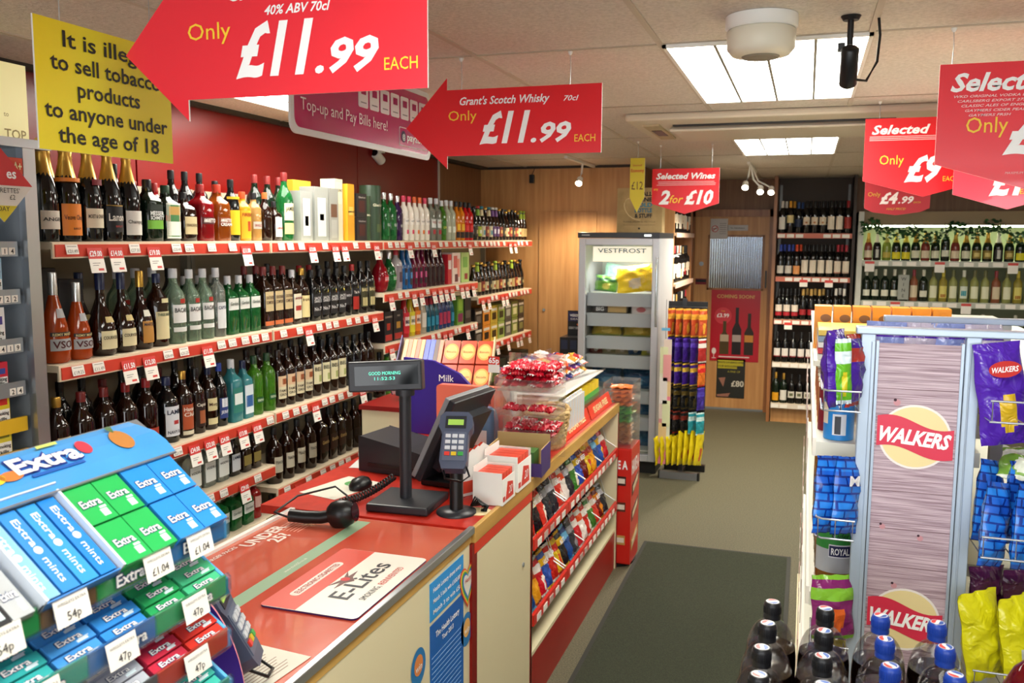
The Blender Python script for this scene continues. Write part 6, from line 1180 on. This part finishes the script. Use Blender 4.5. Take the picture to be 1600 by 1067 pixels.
# end display frame
t = thing('crisp_display', 'blue-grey metal end display holding crisp bags and a pink wood-effect panel', 'display stand', (.45, 2.3, 0))
for x0, x1, y in ((.127, .158, 2.2), (.345, .376, 2.2)):
    bw(MB().bx(x0, x1, y-.014, y+.014, 0, 1.52, M_post).bx(x0+.012 if x0 > .3 else x1-.009, x1 if x0 < .3 else x0+.008, y-.018, y-.014, 0, 1.5, M_post), 'post', t, bev=.002)
bw(MB().bx(.16, .166, 2.19, 2.21, .1, 1.5, M_post).bx(.337, .343, 2.19, 2.21, .1, 1.5, M_post), 'panel_frame', t)
bw(MB().bx(.115, 1.0, 2.18, 2.22, 1.515, 1.532, M_post), 'top_rail', t, bev=.003)
bw(MB().bx(.2, 1.0, 2.53, 2.56, 1.515, 1.532, M_post).bx(.96, 1.0, 2.22, 2.53, 1.515, 1.532, M_post), 'top_rail', t, bev=.003)
bw(MB().bx(.97, 1.0, 2.19, 2.22, 0, 1.515, M_post).bx(.97, 1.0, 2.53, 2.56, 0, 1.515, M_post).bx(.62, .66, 2.53, 2.56, 0, 1.515, mat('b8bab4', .4)).bx(.47, .5, 2.53, 2.56, 0, 1.515, mat('b8bab4', .4)), 'post', t)
def logo(b, cx, cz, s):
    y = -.0022; z0 = cz
    b.disc(cx, cz, .077*s, -.0008, mat('f0e8e4', .3), 40, .075*s).disc(cx, cz, .072*s, -.0012, mat('ecd9a0', .3), 40, .07*s)
    n_ = 16; vs = []
    for i in range(n_+1):
        u = -1+2*i/n_; x = cx+u*.081*s; a = .012*s*math.sin(-u*2.6)
        vs += [(x, y, cz+.034*s+a-.006*s*u), (x, y, cz-.036*s+a*.9+.0*s-.006*s*u)]
    b.add(vs, [(2*i, 2*i+1, 2*i+3, 2*i+2) for i in range(n_)], mat('d8324e', .3))
    M_ = T((cx, 0, cz)) @ Matrix.Rotation(R(5), 4, 'Y')
    b.text('WALKERS', 0, -.017*s, .034*s, mat('ffffff', .4), y=-.0032, w=.152*s, it=True, bold=.04, M=M_)
pn = MB().bx(-.0855, .0855, 0, .004, .12, 1.495, M_plank)
for z in (.25, .4, .55, .7, .85, .97, 1.06, 1.15, 1.26, 1.39): pn.bx(-.0855, .0855, -.0006, 0, z, z+.0012, mat('7a5a60', .6))
for x, z, r_ in ((-.045, 1.365, .0035), (-.06, 1.285, .003), (-.03, .93, .003), (.02, 1.05, .003), (-.062, 1.07, .003)): pn.disc(x, z, r_, -.0009, mat('3a1c2a', .6), 10).disc(x+.004, z-.006, r_*2.2, -.0007, mat('c89098', .6), 12)
p = pn.build('wood_panel', t, loc=(.2515-.45, 2.195-2.3, 0))
for z in (1.281, .845):
    b = MB(); logo(b, 0, z, 1.0); b.build('brand_badge', p)
def basket(x0, x1, y0, y1, z, par, depth=.045):
    b = MB(); w = mat('c8ccd4', .25, .7)
    for zz in (z, z-depth): b.tube([(x0, y1, zz), (x0, y0+.012, zz), (x0+.012, y0, zz), (x1, y0, zz)] if x0 < .2 else [(x0, y0, zz), (x1-.012, y0, zz), (x1, y0+.012, zz), (x1, y1, zz)], .0025, w)
    n_ = max(2, int((x1-x0)/.06))
    for i in range(n_+1):
        x = x0+.004+(x1-x0-.008)*i/n_; b.tube([(x, y0, z), (x, y0, z-depth), (x, y1, z-depth-.01)], .0016, w, 5)
    return bw(b, 'wire_basket', par)
for z in (1.395, 1.1, .8):
    basket(.045, .127, 2.09, 2.24, z, t); basket(.38, .95, 2.07, 2.24, z, t)
pc = lambda i: ['b8bcc8', 'a8acb8'][i % 2]
# crisp bags: left of the panel
def cb_(label, x, y, z, w, h, th, main, band, sp_, rz, tilt=0, seed=0, txt=None, back='b9bcc4', lean=0):
    return bag('crisp_bag', label, 'crisp bag', (x, y, z), w, h, th, main, band, sp_, (R(tilt), R(lean), R(rz)), seed, txt, None, back)
def nutpack(x, y, z, s, label, seed, lean):
    bag('snack_sachet', label, 'snack bag', (x, y, z), .035, .12*s, .014, '6ab82c', 'd8e8f0', 'd8c82c', (R(4), R(lean), R(12)), seed, None)
cb_('purple crisp bag in the upper wire basket left of the panel', .078, 2.14, 1.352, .09, .175, .05, '4a20a0', '4a20a0', None, 65, -4, 701, back='5a2cb0')
cb_('second purple crisp bag against the metal post left of the panel', .112, 2.155, 1.352, .09, .165, .04, '46209a', 'b83a2c', None, 70, -2, 702, back='5a2cb0', lean=3)
nutpack(.092, 2.115, 1.362, 1.25, 'green and white sachet between purple bags left of the panel', 703, -4)
for i in range(2): cb_('blue brick-patterned crisp bag, left lower basket, %s from the post' % nth(i+1), .106-.04*i, 2.15-.004*i, 1.05, .09, .18, .034, M_bag, M_bag2, None, 50, -4, 710+i, 'M' if i == 0 else None, back='dfe4ee', lean=8)
# inside and right
for i in range(4): cb_('purple crisp bag standing behind the top rail, %s from the left' % nth(i+1), .19+.075*i, 2.36, 1.33, .09, .2, .05, '4a20a0', 'c0b8d0' if i % 2 else '8a9ad8', 'd8b83a' if i % 2 else None, 10*i-15, -5, 720+i)
for i in range(4): cb_('large purple crisp bag in the upper basket right of the panel, %s from the panel' % nth(i+1), .432+.103*i, 2.165-.004*(i % 2), 1.285, .1, .225, .055, '5226b0', None, 'e0b82c', -30 if i % 2 else 12, -5, 730+i, None, back='5a2cb0', lean=9 if i % 2 else -7)
for o in [o for o in COL.objects if 'large purple crisp bag' in o.get('label', '')]:
    MB().disc(0, .168, .034, -.036, mat('c8302c', .3), 20, .018).text('WALKERS', 0, .162, .012, WT, y=-.0368, w=.055, it=True, bold=.02).build('brand_badge', o)
nutpack(.475, 2.115, 1.30, 1.75, 'green and white sachet leaning before purple bags right of the panel', 740, 14)
nutpack(.575, 2.11, 1.30, 1.7, 'green and white sachet leaning, cut by the picture edge', 741, 14)
for i in range(6):
    for r_ in (0, 1):
        cb_('blue brick-patterned crisp bag, middle right basket, %s row, %s from the post' % (('front', 'back')[r_], nth(i+1)), .408+.06*i, 2.12+.085*r_, 1.02+.03*r_, .09, .185, .036, M_bag, M_bag2, None, 48+4*(i % 3), -4, 750+i+r_*8, 'M' if i % 2 and not r_ else None, back='dfe4ee', lean=12)
for i in range(3): cb_('green and white crisp bag lying on blue bags, %s from the post' % nth(i+1), .47+.07*i, 2.2, 1.2, .09, .09, .04, '7aa83a', 'e8ecd8', 'e8ecd8', 20*i-20, -50, 770+i)
for i in range(6):
    cb_('bright yellow crisp bag in the lower right basket, %s from the post' % nth(i+1), .418+.074*i, 2.135, .755, .1, .2, .045, 'e6e01c', 'e6e01c', 'c8ccd0' if i % 2 else None, 34+5*(i % 3), -6, 780+i, back='d4d4d0', lean=-6)
for i in range(3): cb_('dark purple crisp bag behind the yellow bags, %s from the post' % nth(i+1), .44+.07*i, 2.26, .8, .09, .17, .04, '4a1a44', '5a2450', None, 30, -6, 790+i)
# stock on the aisle side of the gondola
def tub_(label, x, y, z, r_, h, c, lid, extra=None):
    b = MB().rings([(r_, 0), (r_, h*.93)], mat(c, .3), 28); o = tag(b.build('snack_tub', loc=(x, y, z)), label, 'snack tub')
    MB().rings([(r_*1.03, h*.93), (r_*1.03, h), (r_*.9, h)], mat(lid, .3), 28).build('lid', o)
    if extra: MB().patch(r_*1.01, h*.1, h*.5, .45, mat('e8eaf0', .4)).patch(r_*1.02, h*.12, h*.46, .2, mat('3a3c44', .4), c=-PI/2-.1).patch(r_*1.01, h*.3, h*.7, .3, mat('e8dcc8', .4), c=-PI/2-1.1).build('label', o)
    return o
tub_('bright blue snack tub with barcode on the upper shelf left of the panel', .092, 2.32, 1.241, .036, .13, '2a8ad8', '2478c8', True)
for i in range(9): tub_('%s snack tub on the upper aisle shelf, %s behind the blue tub' % (('maroon', 'golden', 'red')[i % 3], nth(i+1)), .078, 2.42+.09*i, 1.241, .034, .12, ('7a1c2a', 'd8a830', 'b82c2c')[i % 3], 'e8e4d8')
def cider(label, y, x=.1):
    t = thing('cider_bottle', label, 'bottle', (x, y, .861), R(10)); am = G('b0702a', .5, .05)
    MB().rings([(.042, 0), (.05, .015), (.05, .2), (.044, .24), (.026, .285), (.014, .3), (.014, .32)], am, 24).build('bottle_body', t)
    MB().patch(.0508, .045, .105, 1.4, mat('b4b8c0', .4), n=14).patch(.0508, .105, .16, 1.4, mat('2f8a3a', .4), n=14).patch(.0514, .085, .118, .55, mat('e8e8f0', .4)).patch(.052, .088, .115, .52, mat('1c2050', .4)).text('ROYAL', 0, .093, .017, WT, wrap=.0526, w=.045, bold=.03).text('Cider', 0, .135, .014, K, wrap=.052, it=True).build('label', t)
    MB().rings([(.016, .305), (.016, .328)], mat('3a3a38', .4), 16).build('cap', t)
for i in range(7): cider('two-litre amber cider bottle with green label, %s on the middle aisle shelf' % nth(i+1), 2.33+.108*i)
for i in range(6): bag('snack_bag', '%s snack bag on the lower aisle shelf, %s from the display' % (('purple', 'lime and orange')[i % 2], nth(i+1)), 'snack bag', (.11, 2.36+.12*i, .51), .1, .24, .05, ('8a2a78', '8ac83a')[i % 2], ('d8c82c', 'e86a2a')[i % 2], 'e8502a', (R(-5), 0, R(-30)), 800+i)
bag('snack_bag', 'purple and lime snack bag just behind the cola bottles left of the panel', 'snack bag', (.095, 2.16, .79), .1, .15, .05, '8a2470', '8ac83a', 'e86a2a', (R(-8), 0, R(20)), 811)
# orange boxes on the top deck
for i in range(7):
    x = .055+.0555*i
    o = own(MB().bx(x-.025, x+.025, 2.9, 2.98, 1.396, 1.526, mat('f09a2c', .35)).disc(x+.008, 1.49, .016, 2.8992, mat('8a5a3a', .4), 14, .012).bx(x-.02, x+.02, 2.8992, 2.9, 1.41, 1.46, mat('e8b05a', .4)), 'orange_box', 'bright orange grocery box on top of the aisle shelving, %s from the aisle' % nth(i+1), 'grocery box', 'row of orange boxes on the aisle shelving')
for i in range(5):
    own(MB().bx(.04, .38, 2.62, 2.88, 1.396+.017*i, 1.411+.017*i, mat(['d8d4d0', 'c83a3a', 'e4e0dc', '8aa0b8', 'e8c85a'][i], .4)), 'magazine', '%s flat packet in the stack before the orange boxes' % ('white', 'red', 'ivory', 'blue-grey', 'yellow')[i], 'packet')
own(MB().rings([(.03, 1.396), (.03, 1.47), (.024, 1.48)], mat('e8d8a0', .4), 20, M=T((.055, 2.56, 0))), 'snack_cup', 'cream snack cup on the corner of the shelving by the purple bags', 'cup') if False else None
# ---------------- cola bottles ----------------
t = thing('bottle_plinth', 'low white display plinth under the cola bottles', 'plinth', (.2, 1.5, 0))
MB().bx(-.32, .13, -.3, .24, 0, .738, M_cream).build('body', t, bev=.004)
red_c, blue_c, wh = mat('d83a34', .35), mat('2a56a8', .35), mat('e8e8ea', .35)
def cola(capc, gl, lab):
    h, r_ = .32, .0478
    t = MB().rings([(.034, 0), (.046, .006), (r_, .03), (r_, .205), (.0472, .222), (.0455, .234)], gl, 32).build('cola_bottle')
    # liquid fills to the shoulder; empty shoulder of clear plastic above it
    MB().rings([(.0482, .2), (.0478, .22), (.0458, .238), (.0415, .254), (.0345, .268), (.0255, .278), (.0165, .284), (.0138, .292)], mat('f4f2f0', .02, 0, 1, alpha=.4), 32, caps=False).build('shoulder', t)
    c = MB().rings([(.0165, .288), (.0168, .293), (.0160, .296), (.0165, .299), (.0165, .313), (.0150, .318), (.0135, .3195)], capc, 28)
    for i in range(28):
        a = 2*PI*i/28; c.bx(.0162, .0172, -.0006, .0006, .299, .312, capc, M=Matrix.Rotation(a, 4, 'Z'))
    c = c.build('cap', t)
    b = MB(); n_ = 24; R_ = .0108
    circ = [(R_*math.cos(2*PI*i/n_), R_*math.sin(2*PI*i/n_)) for i in range(n_)]
    b.add([(x, y, .3198) for x, y in [(1.12*a, 1.12*b_) for a, b_ in circ]], [tuple(range(n_))], wh)
    wv = lambda x: .0022*math.sin(x/R_*2.4)
    top = [(x, y) for x, y in circ if y > .003]; 
    xs = [(-R_*.93)+i*(R_*1.86/10) for i in range(11)]
    b.add([(x, y, .32) for x, y in [(R_*math.cos(a), R_*math.sin(a)) for a in [R(20)+R(140)*i/12 for i in range(13)]]+[(x, .0034+wv(x), ) for x in xs]], [tuple(range(24))], red_c)
    b.add([(x, y, .32) for x, y in [(R_*math.cos(a), -R_*math.sin(a)) for a in [R(20)+R(140)*i/12 for i in range(13)]]+[(x, -.0034+wv(x), ) for x in xs]], [tuple(range(24))[::-1]], blue_c)
    b.build('cap_logo', c)
    MB().patch(.0482, .07, .15, 3.14, mat(lab, .3), n=24).patch(.0486, .09, .13, .5, wh).build('label', t)
    return park(t)
gc = G('150906', 0, .04)
pb, pl = cola(mat('17171b', .35), gc, '18181c'), cola(mat('1f3f9c', .3), gc, '1c3c94')
for j, y in enumerate((1.67, 1.57, 1.47, 1.372, 1.274)):
    for i, x in enumerate((-.034-.005*min(j, 2), .059-.004*min(j, 2), .153, .246)):
        dup(pb if i < 2 else pl, (x-.0, y, .7395), .3*i+.7*j, '%s-capped cola bottle, %s row from the display, %s from the aisle' % (('black', 'blue')[i > 1], nth(j+1), nth(i+1)), 'cola bottles on the plinth', (.95, .95, 1))
for o in COL.objects:
    if o.name.startswith('cola_bottle') and o not in PROTO: o['category'] = 'bottle'
t = thing('red_drink_bottle', 'dark red drink bottle at the right picture edge by the colas', 'bottle', (.385, 1.63, .7395))
t.location = (.385, 1.6, 0.7395)
MB().rings([(.04, 0), (.05, .01), (.052, .2), (.046, .25), (.03, .285), (.016, .3)], G('6a0f18', .3, .05), 32).build('bottle_body', t); MB().rings([(.0165, .3), (.0165, .322), (.014, .325)], mat('8a1c20', .3), 24).build('cap', t)
own(MB().bx(.36, .5, 1.45, 1.74, 0, .738, mat('8a8c90', .4)), 'bottle_crate', 'grey crate stack under the red drink bottle', 'crate')

# ---------------- gum stand in the foreground ----------------
t = thing('gum_stand', 'tiered blue chewing gum stand with a bright blue header on the near counter', 'display stand', (-.96, .75, .883))
Y0, Y1 = .35, 1.15
blue = mat('1f7fd8', .3); bl2 = mat('5ab4ee', .3); clr = mat('f4f8fa', .04, 0, 1, alpha=.3)
RY = lambda y0, y1, M0=None: None
def xz(poly, y0, y1, m, b, side=None):
    k = len(poly); vs = [(x, y0, z) for x, z in poly]+[(x, y1, z) for x, z in poly]
    b.add(vs, [tuple(range(k)), tuple(range(k, 2*k))[::-1]], m); b.add(vs, [(i, i+k, (i+1) % k+k, (i+1) % k) for i in range(k)], side or m)
    return b
# header: curved panel
hp = [(-.90+.0, 1.392)]; hp = [(-.938+.0, 1.391), (-.955, 1.408), (-.975, 1.422), (-.998, 1.433), (-1.012, 1.437)]
b = MB(); vs = []; N = 14
for x, z in hp: vs += [(x, Y0, z), (x, Y1-.02*max(0, (z-1.42)/.017), z)]
hm = noisemat('header_blue', '2a86dc', '5aaeea', ns=1.5, rough=.25, lo=.35, hi=.7, coat=.3)
b.add(vs, [(2*i, 2*i+1, 2*i+3, 2*i+2) for i in range(len(hp)-1)], hm)
xz([(-.938, 1.388), (-1.012, 1.434), (-1.03, 1.40), (-1.03, .885), (-1.04, .885), (-1.04, 1.41), (-1.012, 1.4375), (-.9365, 1.3905)], Y0, Y1, mat('8a9096', .3, .4), b)
bw(b, 'header', t)
# lettering lies on the sloping header: runs along +y
s_ = math.atan2(.046, .074); HM = T((-.975, .88, 1.4235)) @ Matrix.Rotation(-0, 4, 'Y')
ex = Vector((0, 1, 0)); up_ = Vector((-.074, 0, .046)).normalized(); nn = -(ex.cross(up_)).normalized()
if nn.z < 0: nn = -nn
HM = Matrix(((ex.x, -nn.x, up_.x, -.975), (ex.y, -nn.y, up_.y, .90), (ex.z, -nn.z, up_.z, 1.4195), (0, 0, 0, 1)))
b = MB().text('Extra', .035, -.008, .03, mat('1c3c90', .3), M=HM, y=-.003, w=.115, bold=.09).text('Extra', .035, -.008, .03, WT, M=HM, y=-.0045, w=.112, bold=.03)
b.bx(-.005, .085, -.0035, -.003, -.019, -.014, mat('1c5cb0', .3), M=HM).bx(.04, .075, -.0035, -.003, .028, .033, mat('c8e070', .3), M=HM)
for u, v, r1, r2, c_ in ((.175, .002, .019, .021, 'b87a3a'), (-.03, -.006, .018, .009, 'd87a3c'), (-.055, -.004, .016, .011, 'e8c838'), (.105, .008, .012, .014, 'c83a4c'), (-.125, -.01, .02, .018, '5a3424'), (-.14, .005, .012, .01, 'e8e4dc')):
    b.disc(u, v, r1, -.0038, mat(c_, .35), 20, r2, M=HM)
for a in (-.5, -.2, .1, .4): b.bx(.173, .1755, -.004, -.0036, .02, .034, mat('5a7a4a', .4), M=HM @ T((.175, 0, .02)) @ Matrix.Rotation(a, 4, 'Y') @ T((-.175, 0, -.02)))
b.v = [(x+.96, y-.75, z-.883) for x, y, z in b.v]; b.build('header_print', t)
# trays
TZ = [1.29, 1.198, 1.112, 1.03]
for k_, zf in enumerate(TZ):
    b = MB(); xf = -.852; xb = -.975; zb = zf+.105 if k_ == 0 else zf+.085
    xz([(xb, zb-.03), (xf-.004, zf-.028), (xf+.0, zf-.032), (xf+.002, zf-.026), (xb, zb-.024)], Y0, Y1, blue, b)
    xz([(xb, zb-.024), (xb, zb+.0), (xf-.005, zf+.002), (xf+.004, zf-.004), (xf+.004, zf-.03), (xf, zf-.032)], Y1-.006, Y1, bl2, b)
    tr = bw(b, 'tray', t)
    b = MB(); xz([(xf+.004, zf-.034), (xf+.01, zf-.026), (xf+.01, zf), (xf+.004, zf+.006)], Y0, Y1, clr, b); b.v = [(x+.96, y-.75, z-.883) for x, y, z in b.v]; b.build('clear_lip', tr)
    cols_ = [[('2f8fe0', .997, 1.145), ('2fb060', .88, .995), ('8a6a4a', .79, .878), ('2fb060', .6, .788)], [('3cc07a', .985, 1.145), ('3a86d8', .86, .983), ('2fb8a8', .7, .858)], [('e0402c', .985, 1.145), ('5a6068', .86, .983), ('3a86d8', .7, .858)], [('3ab8b0', .9, 1.145), ('2a5ab0', .7, .898)]][k_]
    for c_, a0, a1 in cols_:
        b = MB(); xz([(xf+.001, zf-.03), (xf+.0035, zf-.026), (xf+.0035, zf+.001), (xf+.001, zf+.002)], a0, a1, mat(c_, .35), b)
        FT = T((xf+.0062, (a0+a1)/2, 0)) @ FX
        b.text('Extra', -.0+.015*(k_ % 2), zf-.021, .017, mat('14306a', .3), M=FT, w=.055, bold=.08).text('Extra', .015*(k_ % 2), zf-.021, .017, WT, M=T((.0006, 0, 0)) @ FT, w=.053, bold=.02)
        b.v = [(x+.96, y-.75, z-.883) for x, y, z in b.v]; b.build('shelf_band', tr)
    tg = [[(1.075, '£1.04'), (.985, '£1.04'), (.83, '54p'), (.73, '54p')], [(1.06, '47p'), (.91, '47p'), (.78, '47p')], [(1.06, '47p'), (.9, '47p')], [(1.02, '47p')]][k_]
    for y, s_ in tg:
        b = MB().bx(-.027, .027, 0, .0008, -.02, .016, M_tick).text(s_, .0, -.014, .011, mat('2a2a30'), y=-.0012).text('WRIGLEYS EXTRA', 0, .006, .004, mat('6a6a70'), y=-.0012, w=.045)
        b.build('price_ticket', tr, loc=(xf+.013+.96, y-.75, zf-.012-.883), rot=(R(-12), 0, F))
own(MB().bx(-1.1, -.86, .4, 1.1, .8835, .895, mat('3a3c44', .4)).bx(-1.03, -1.0, .4, 1.1, .895, .98, mat('4a4c54', .4)), 'stand_foot', 'dark base foot under the gum stand', 'base') if False else None
bw(MB().bx(-1.04, -.912, Y0, Y1-.01, .884, .9, mat('2a4a88', .4)).bx(-1.04, -1.03, Y0, Y1, .884, 1.4, blue).bx(-1.04, -.9, Y1-.1, Y1-.092, .9, 1.1, mat('3a2468', .4)), 'base', t)
# purple curved side seen past the stand
own(MB().prism([(.16*math.cos(a), .27*math.sin(a)) for a in [PI/2*i/16 for i in range(17)]]+[(0, 0)], 0, .006, mat('34187c', .35), side=mat('e890a0', .4), M=T((-1.06, 1.215, .8835)) @ Matrix.Rotation(R(25), 4, 'Z')), 'curved_side_card', 'dark purple curved card standing behind the gum stand', 'card')
# gum packets, each its own
sl = math.atan2(.105, .123)
def gum(label, y0, y1, s0, s1, zf, xf, c, th=.012, kind_='block', slope=sl, txtc='ffffff', grp='chewing gum packets', lift=0, name='gum_packet', long=False):
    """lies on the tray slope: s = distance up the slope from the front edge"""
    ca, sa = math.cos(slope), math.sin(slope); w = y1-y0; d = s1-s0
    b = MB().bx(-w/2, w/2, -d/2, d/2, 0, th, mat(c, .22))
    if kind_ == 'block':
        b.bx(-w/2+.002, w/2-.002, -d/2+.004, -d/2+.009, th, th+.0003, mat('e8f0e8', .3)) if False else None
    Mt = T((0, 0, th)) @ Matrix.Rotation(R(-90), 4, 'X')
    if not long: b.text('Extra', 0, -.1*d, min(.013, d*.42), mat('14306a', .3), M=Mt, y=-.0006, w=w*.72, bold=.07).text('Extra', 0, -.1*d, min(.013, d*.42), mat(txtc, .3), M=Mt, y=-.0012, w=w*.7, bold=.015).bx(w*.1, w*.34, d/2*-.8, d/2*-.45, th, th+.0008, mat('dff0f8', .3)).bx(w*.15, w*.38, d/2*-.4, d/2*-.3, th, th+.0006, mat('dff0f8', .3))
    else:
        Ml = T((0, 0, th)) @ Matrix.Rotation(R(-90), 4, 'Z') @ Matrix.Rotation(R(-90), 4, 'X')
        b.text('Extra', -d*.22, -.004, .011, WT, M=Ml, y=-.0008, w=d*.34, bold=.01).text('mints', d*.25, -.005, .011, WT, M=Ml, y=-.0008, w=d*.3, bold=0).disc(.0, .0, .006, -.0006, mat('e8f0f4', .3), 12, M=Ml)
    o = b.build(name); sm_ = (s0+s1)/2
    P = Vector((xf-ca*sm_, (y0+y1)/2, zf+sa*sm_)); 
    X = Vector((0, 1, 0)); Yv = Vector((-ca, 0, sa)); Z = Vector((sa, 0, ca)); P = P+Z*(.003+lift)
    o.matrix_world = Matrix(((X.x, Yv.x, Z.x, P.x), (X.y, Yv.y, Z.y, P.y), (X.z, Yv.z, Z.z, P.z), (0, 0, 0, 1)))
    bv = o.modifiers.new('b', 'BEVEL'); bv.width = .0015; bv.segments = 1
    return tag(o, label, 'gum packet', grp)
xf = -.856; zf = TZ[0]-.02
for bi, (c_, nm_, a0, a1) in enumerate((('2f8fe6', 'blue', 1.03, 1.14), ('2eb45c', 'green', .922, 1.025))):
    for i in range(2):
        for j in range(2):
            w = (a1-a0)/2; gum('%s gum box, %s one along, %s row, in the %s block of the top tray' % (nm_, nth(i+1), ('front', 'back')[j], nm_), a0+w*i+.001, a0+w*(i+1)-.001, .004+.072*j, .004+.072*j+.069, zf, xf, c_, .03)
t3 = thing('gum_carton', 'white open carton of blue mint rolls on the top tray', 'carton', (0, 0, 0))
t3.matrix_world = T((xf+.002, .855, zf+.0075))
ca, sa = math.cos(sl), math.sin(sl); b = MB()
def sb(y0, y1, s0, s1, h0, h1, m, b):
    vs = []
    for h in (h0, h1):
        for s in (s0, s1):
            for y in (y0, y1): vs.append((-ca*s+sa*h, y, sa*s+ca*h))
    b.add(vs, [(0, 2, 3, 1), (4, 5, 7, 6), (0, 1, 5, 4), (2, 6, 7, 3), (0, 4, 6, 2), (1, 3, 7, 5)], m); return b
sb(-.068, .062, .0, .15, 0, .002, M_white, b); sb(.058, .062, 0, .15, .002, .032, mat('d8e0ea', .5), b); sb(-.068, -.064, 0, .15, .002, .032, mat('d8e0ea', .5), b); sb(-.068, .062, .148, .15, .002, .036, mat('d8e0ea', .5), b); sb(-.068, .062, 0, .002, .002, .024, mat('3a86d8', .35), b); b.build('tray', t3)
for i in range(4): gum('blue mint roll in the white carton, %s from the near end' % nth(i+1), .79+.031*i, .79+.031*i+.027, .008, .14, zf, xf, ['8ac0e8', '3a8ee0', '3a9ae4', '2a86dc'][i], .02, 'roll', lift=.007, long=True, name='mint_roll')
for i in range(5):
    for j in range(2): gum('black and silver gum packet left of the mint rolls, %s along, %s row' % (nth(i+1), ('front', 'back')[j]), .62+.032*i, .62+.032*i+.03, .004+.072*j, .004+.072*j+.066, zf, xf, '2a2c30' if i % 2 else 'b8bcc0', .024)
lay = [[('4ac08a', 'mint green', 1.065, 1.145), ('2fa860', 'leaf green', .985, 1.06), ('3a90e0', 'sky blue', .9, .978), ('4a9ae4', 'light blue', .82, .895), ('3ab0b0', 'teal', .74, .815), ('2f98a8', 'deep teal', .66, .735)],
       [('e0382c', 'red', 1.065, 1.145), ('c83048', 'crimson', .985, 1.06), ('b8bcc8', 'silver', .9, .978), ('8a92a0', 'grey', .82, .895), ('3aa8b0', 'teal', .74, .815)],
       [('3ac0b0', 'aqua', 1.045, 1.135), ('2a60b8', 'dark blue', .95, 1.04), ('5ac8b0', 'mint', .86, .945)]]
for k_, L_ in enumerate(lay):
    zz = TZ[k_+1]-.02; sl2 = math.atan2(.085, .123)
    for c_, nm_, a0, a1 in L_:
        for j in range(3):
            gum('%s gum packet, %s row back in the %s tray' % (nm_, nth(j+1), ('second', 'third', 'fourth')[k_]), a0, a1-.002, .004+.022*j, .004+.022*j+.0205, zz, xf, c_, .014+.004*(j % 2), slope=sl2)
rem = sorted([o for o in COL.objects if 'teardrop orange' in o.get('label', '')], key=lambda o: o.location.y)
rem[-1].scale = (.9, .9, .86)
for o in PROTO:
    for ch in list(o.children_recursive): bpy.data.objects.remove(ch)
    bpy.data.objects.remove(o)

import collections
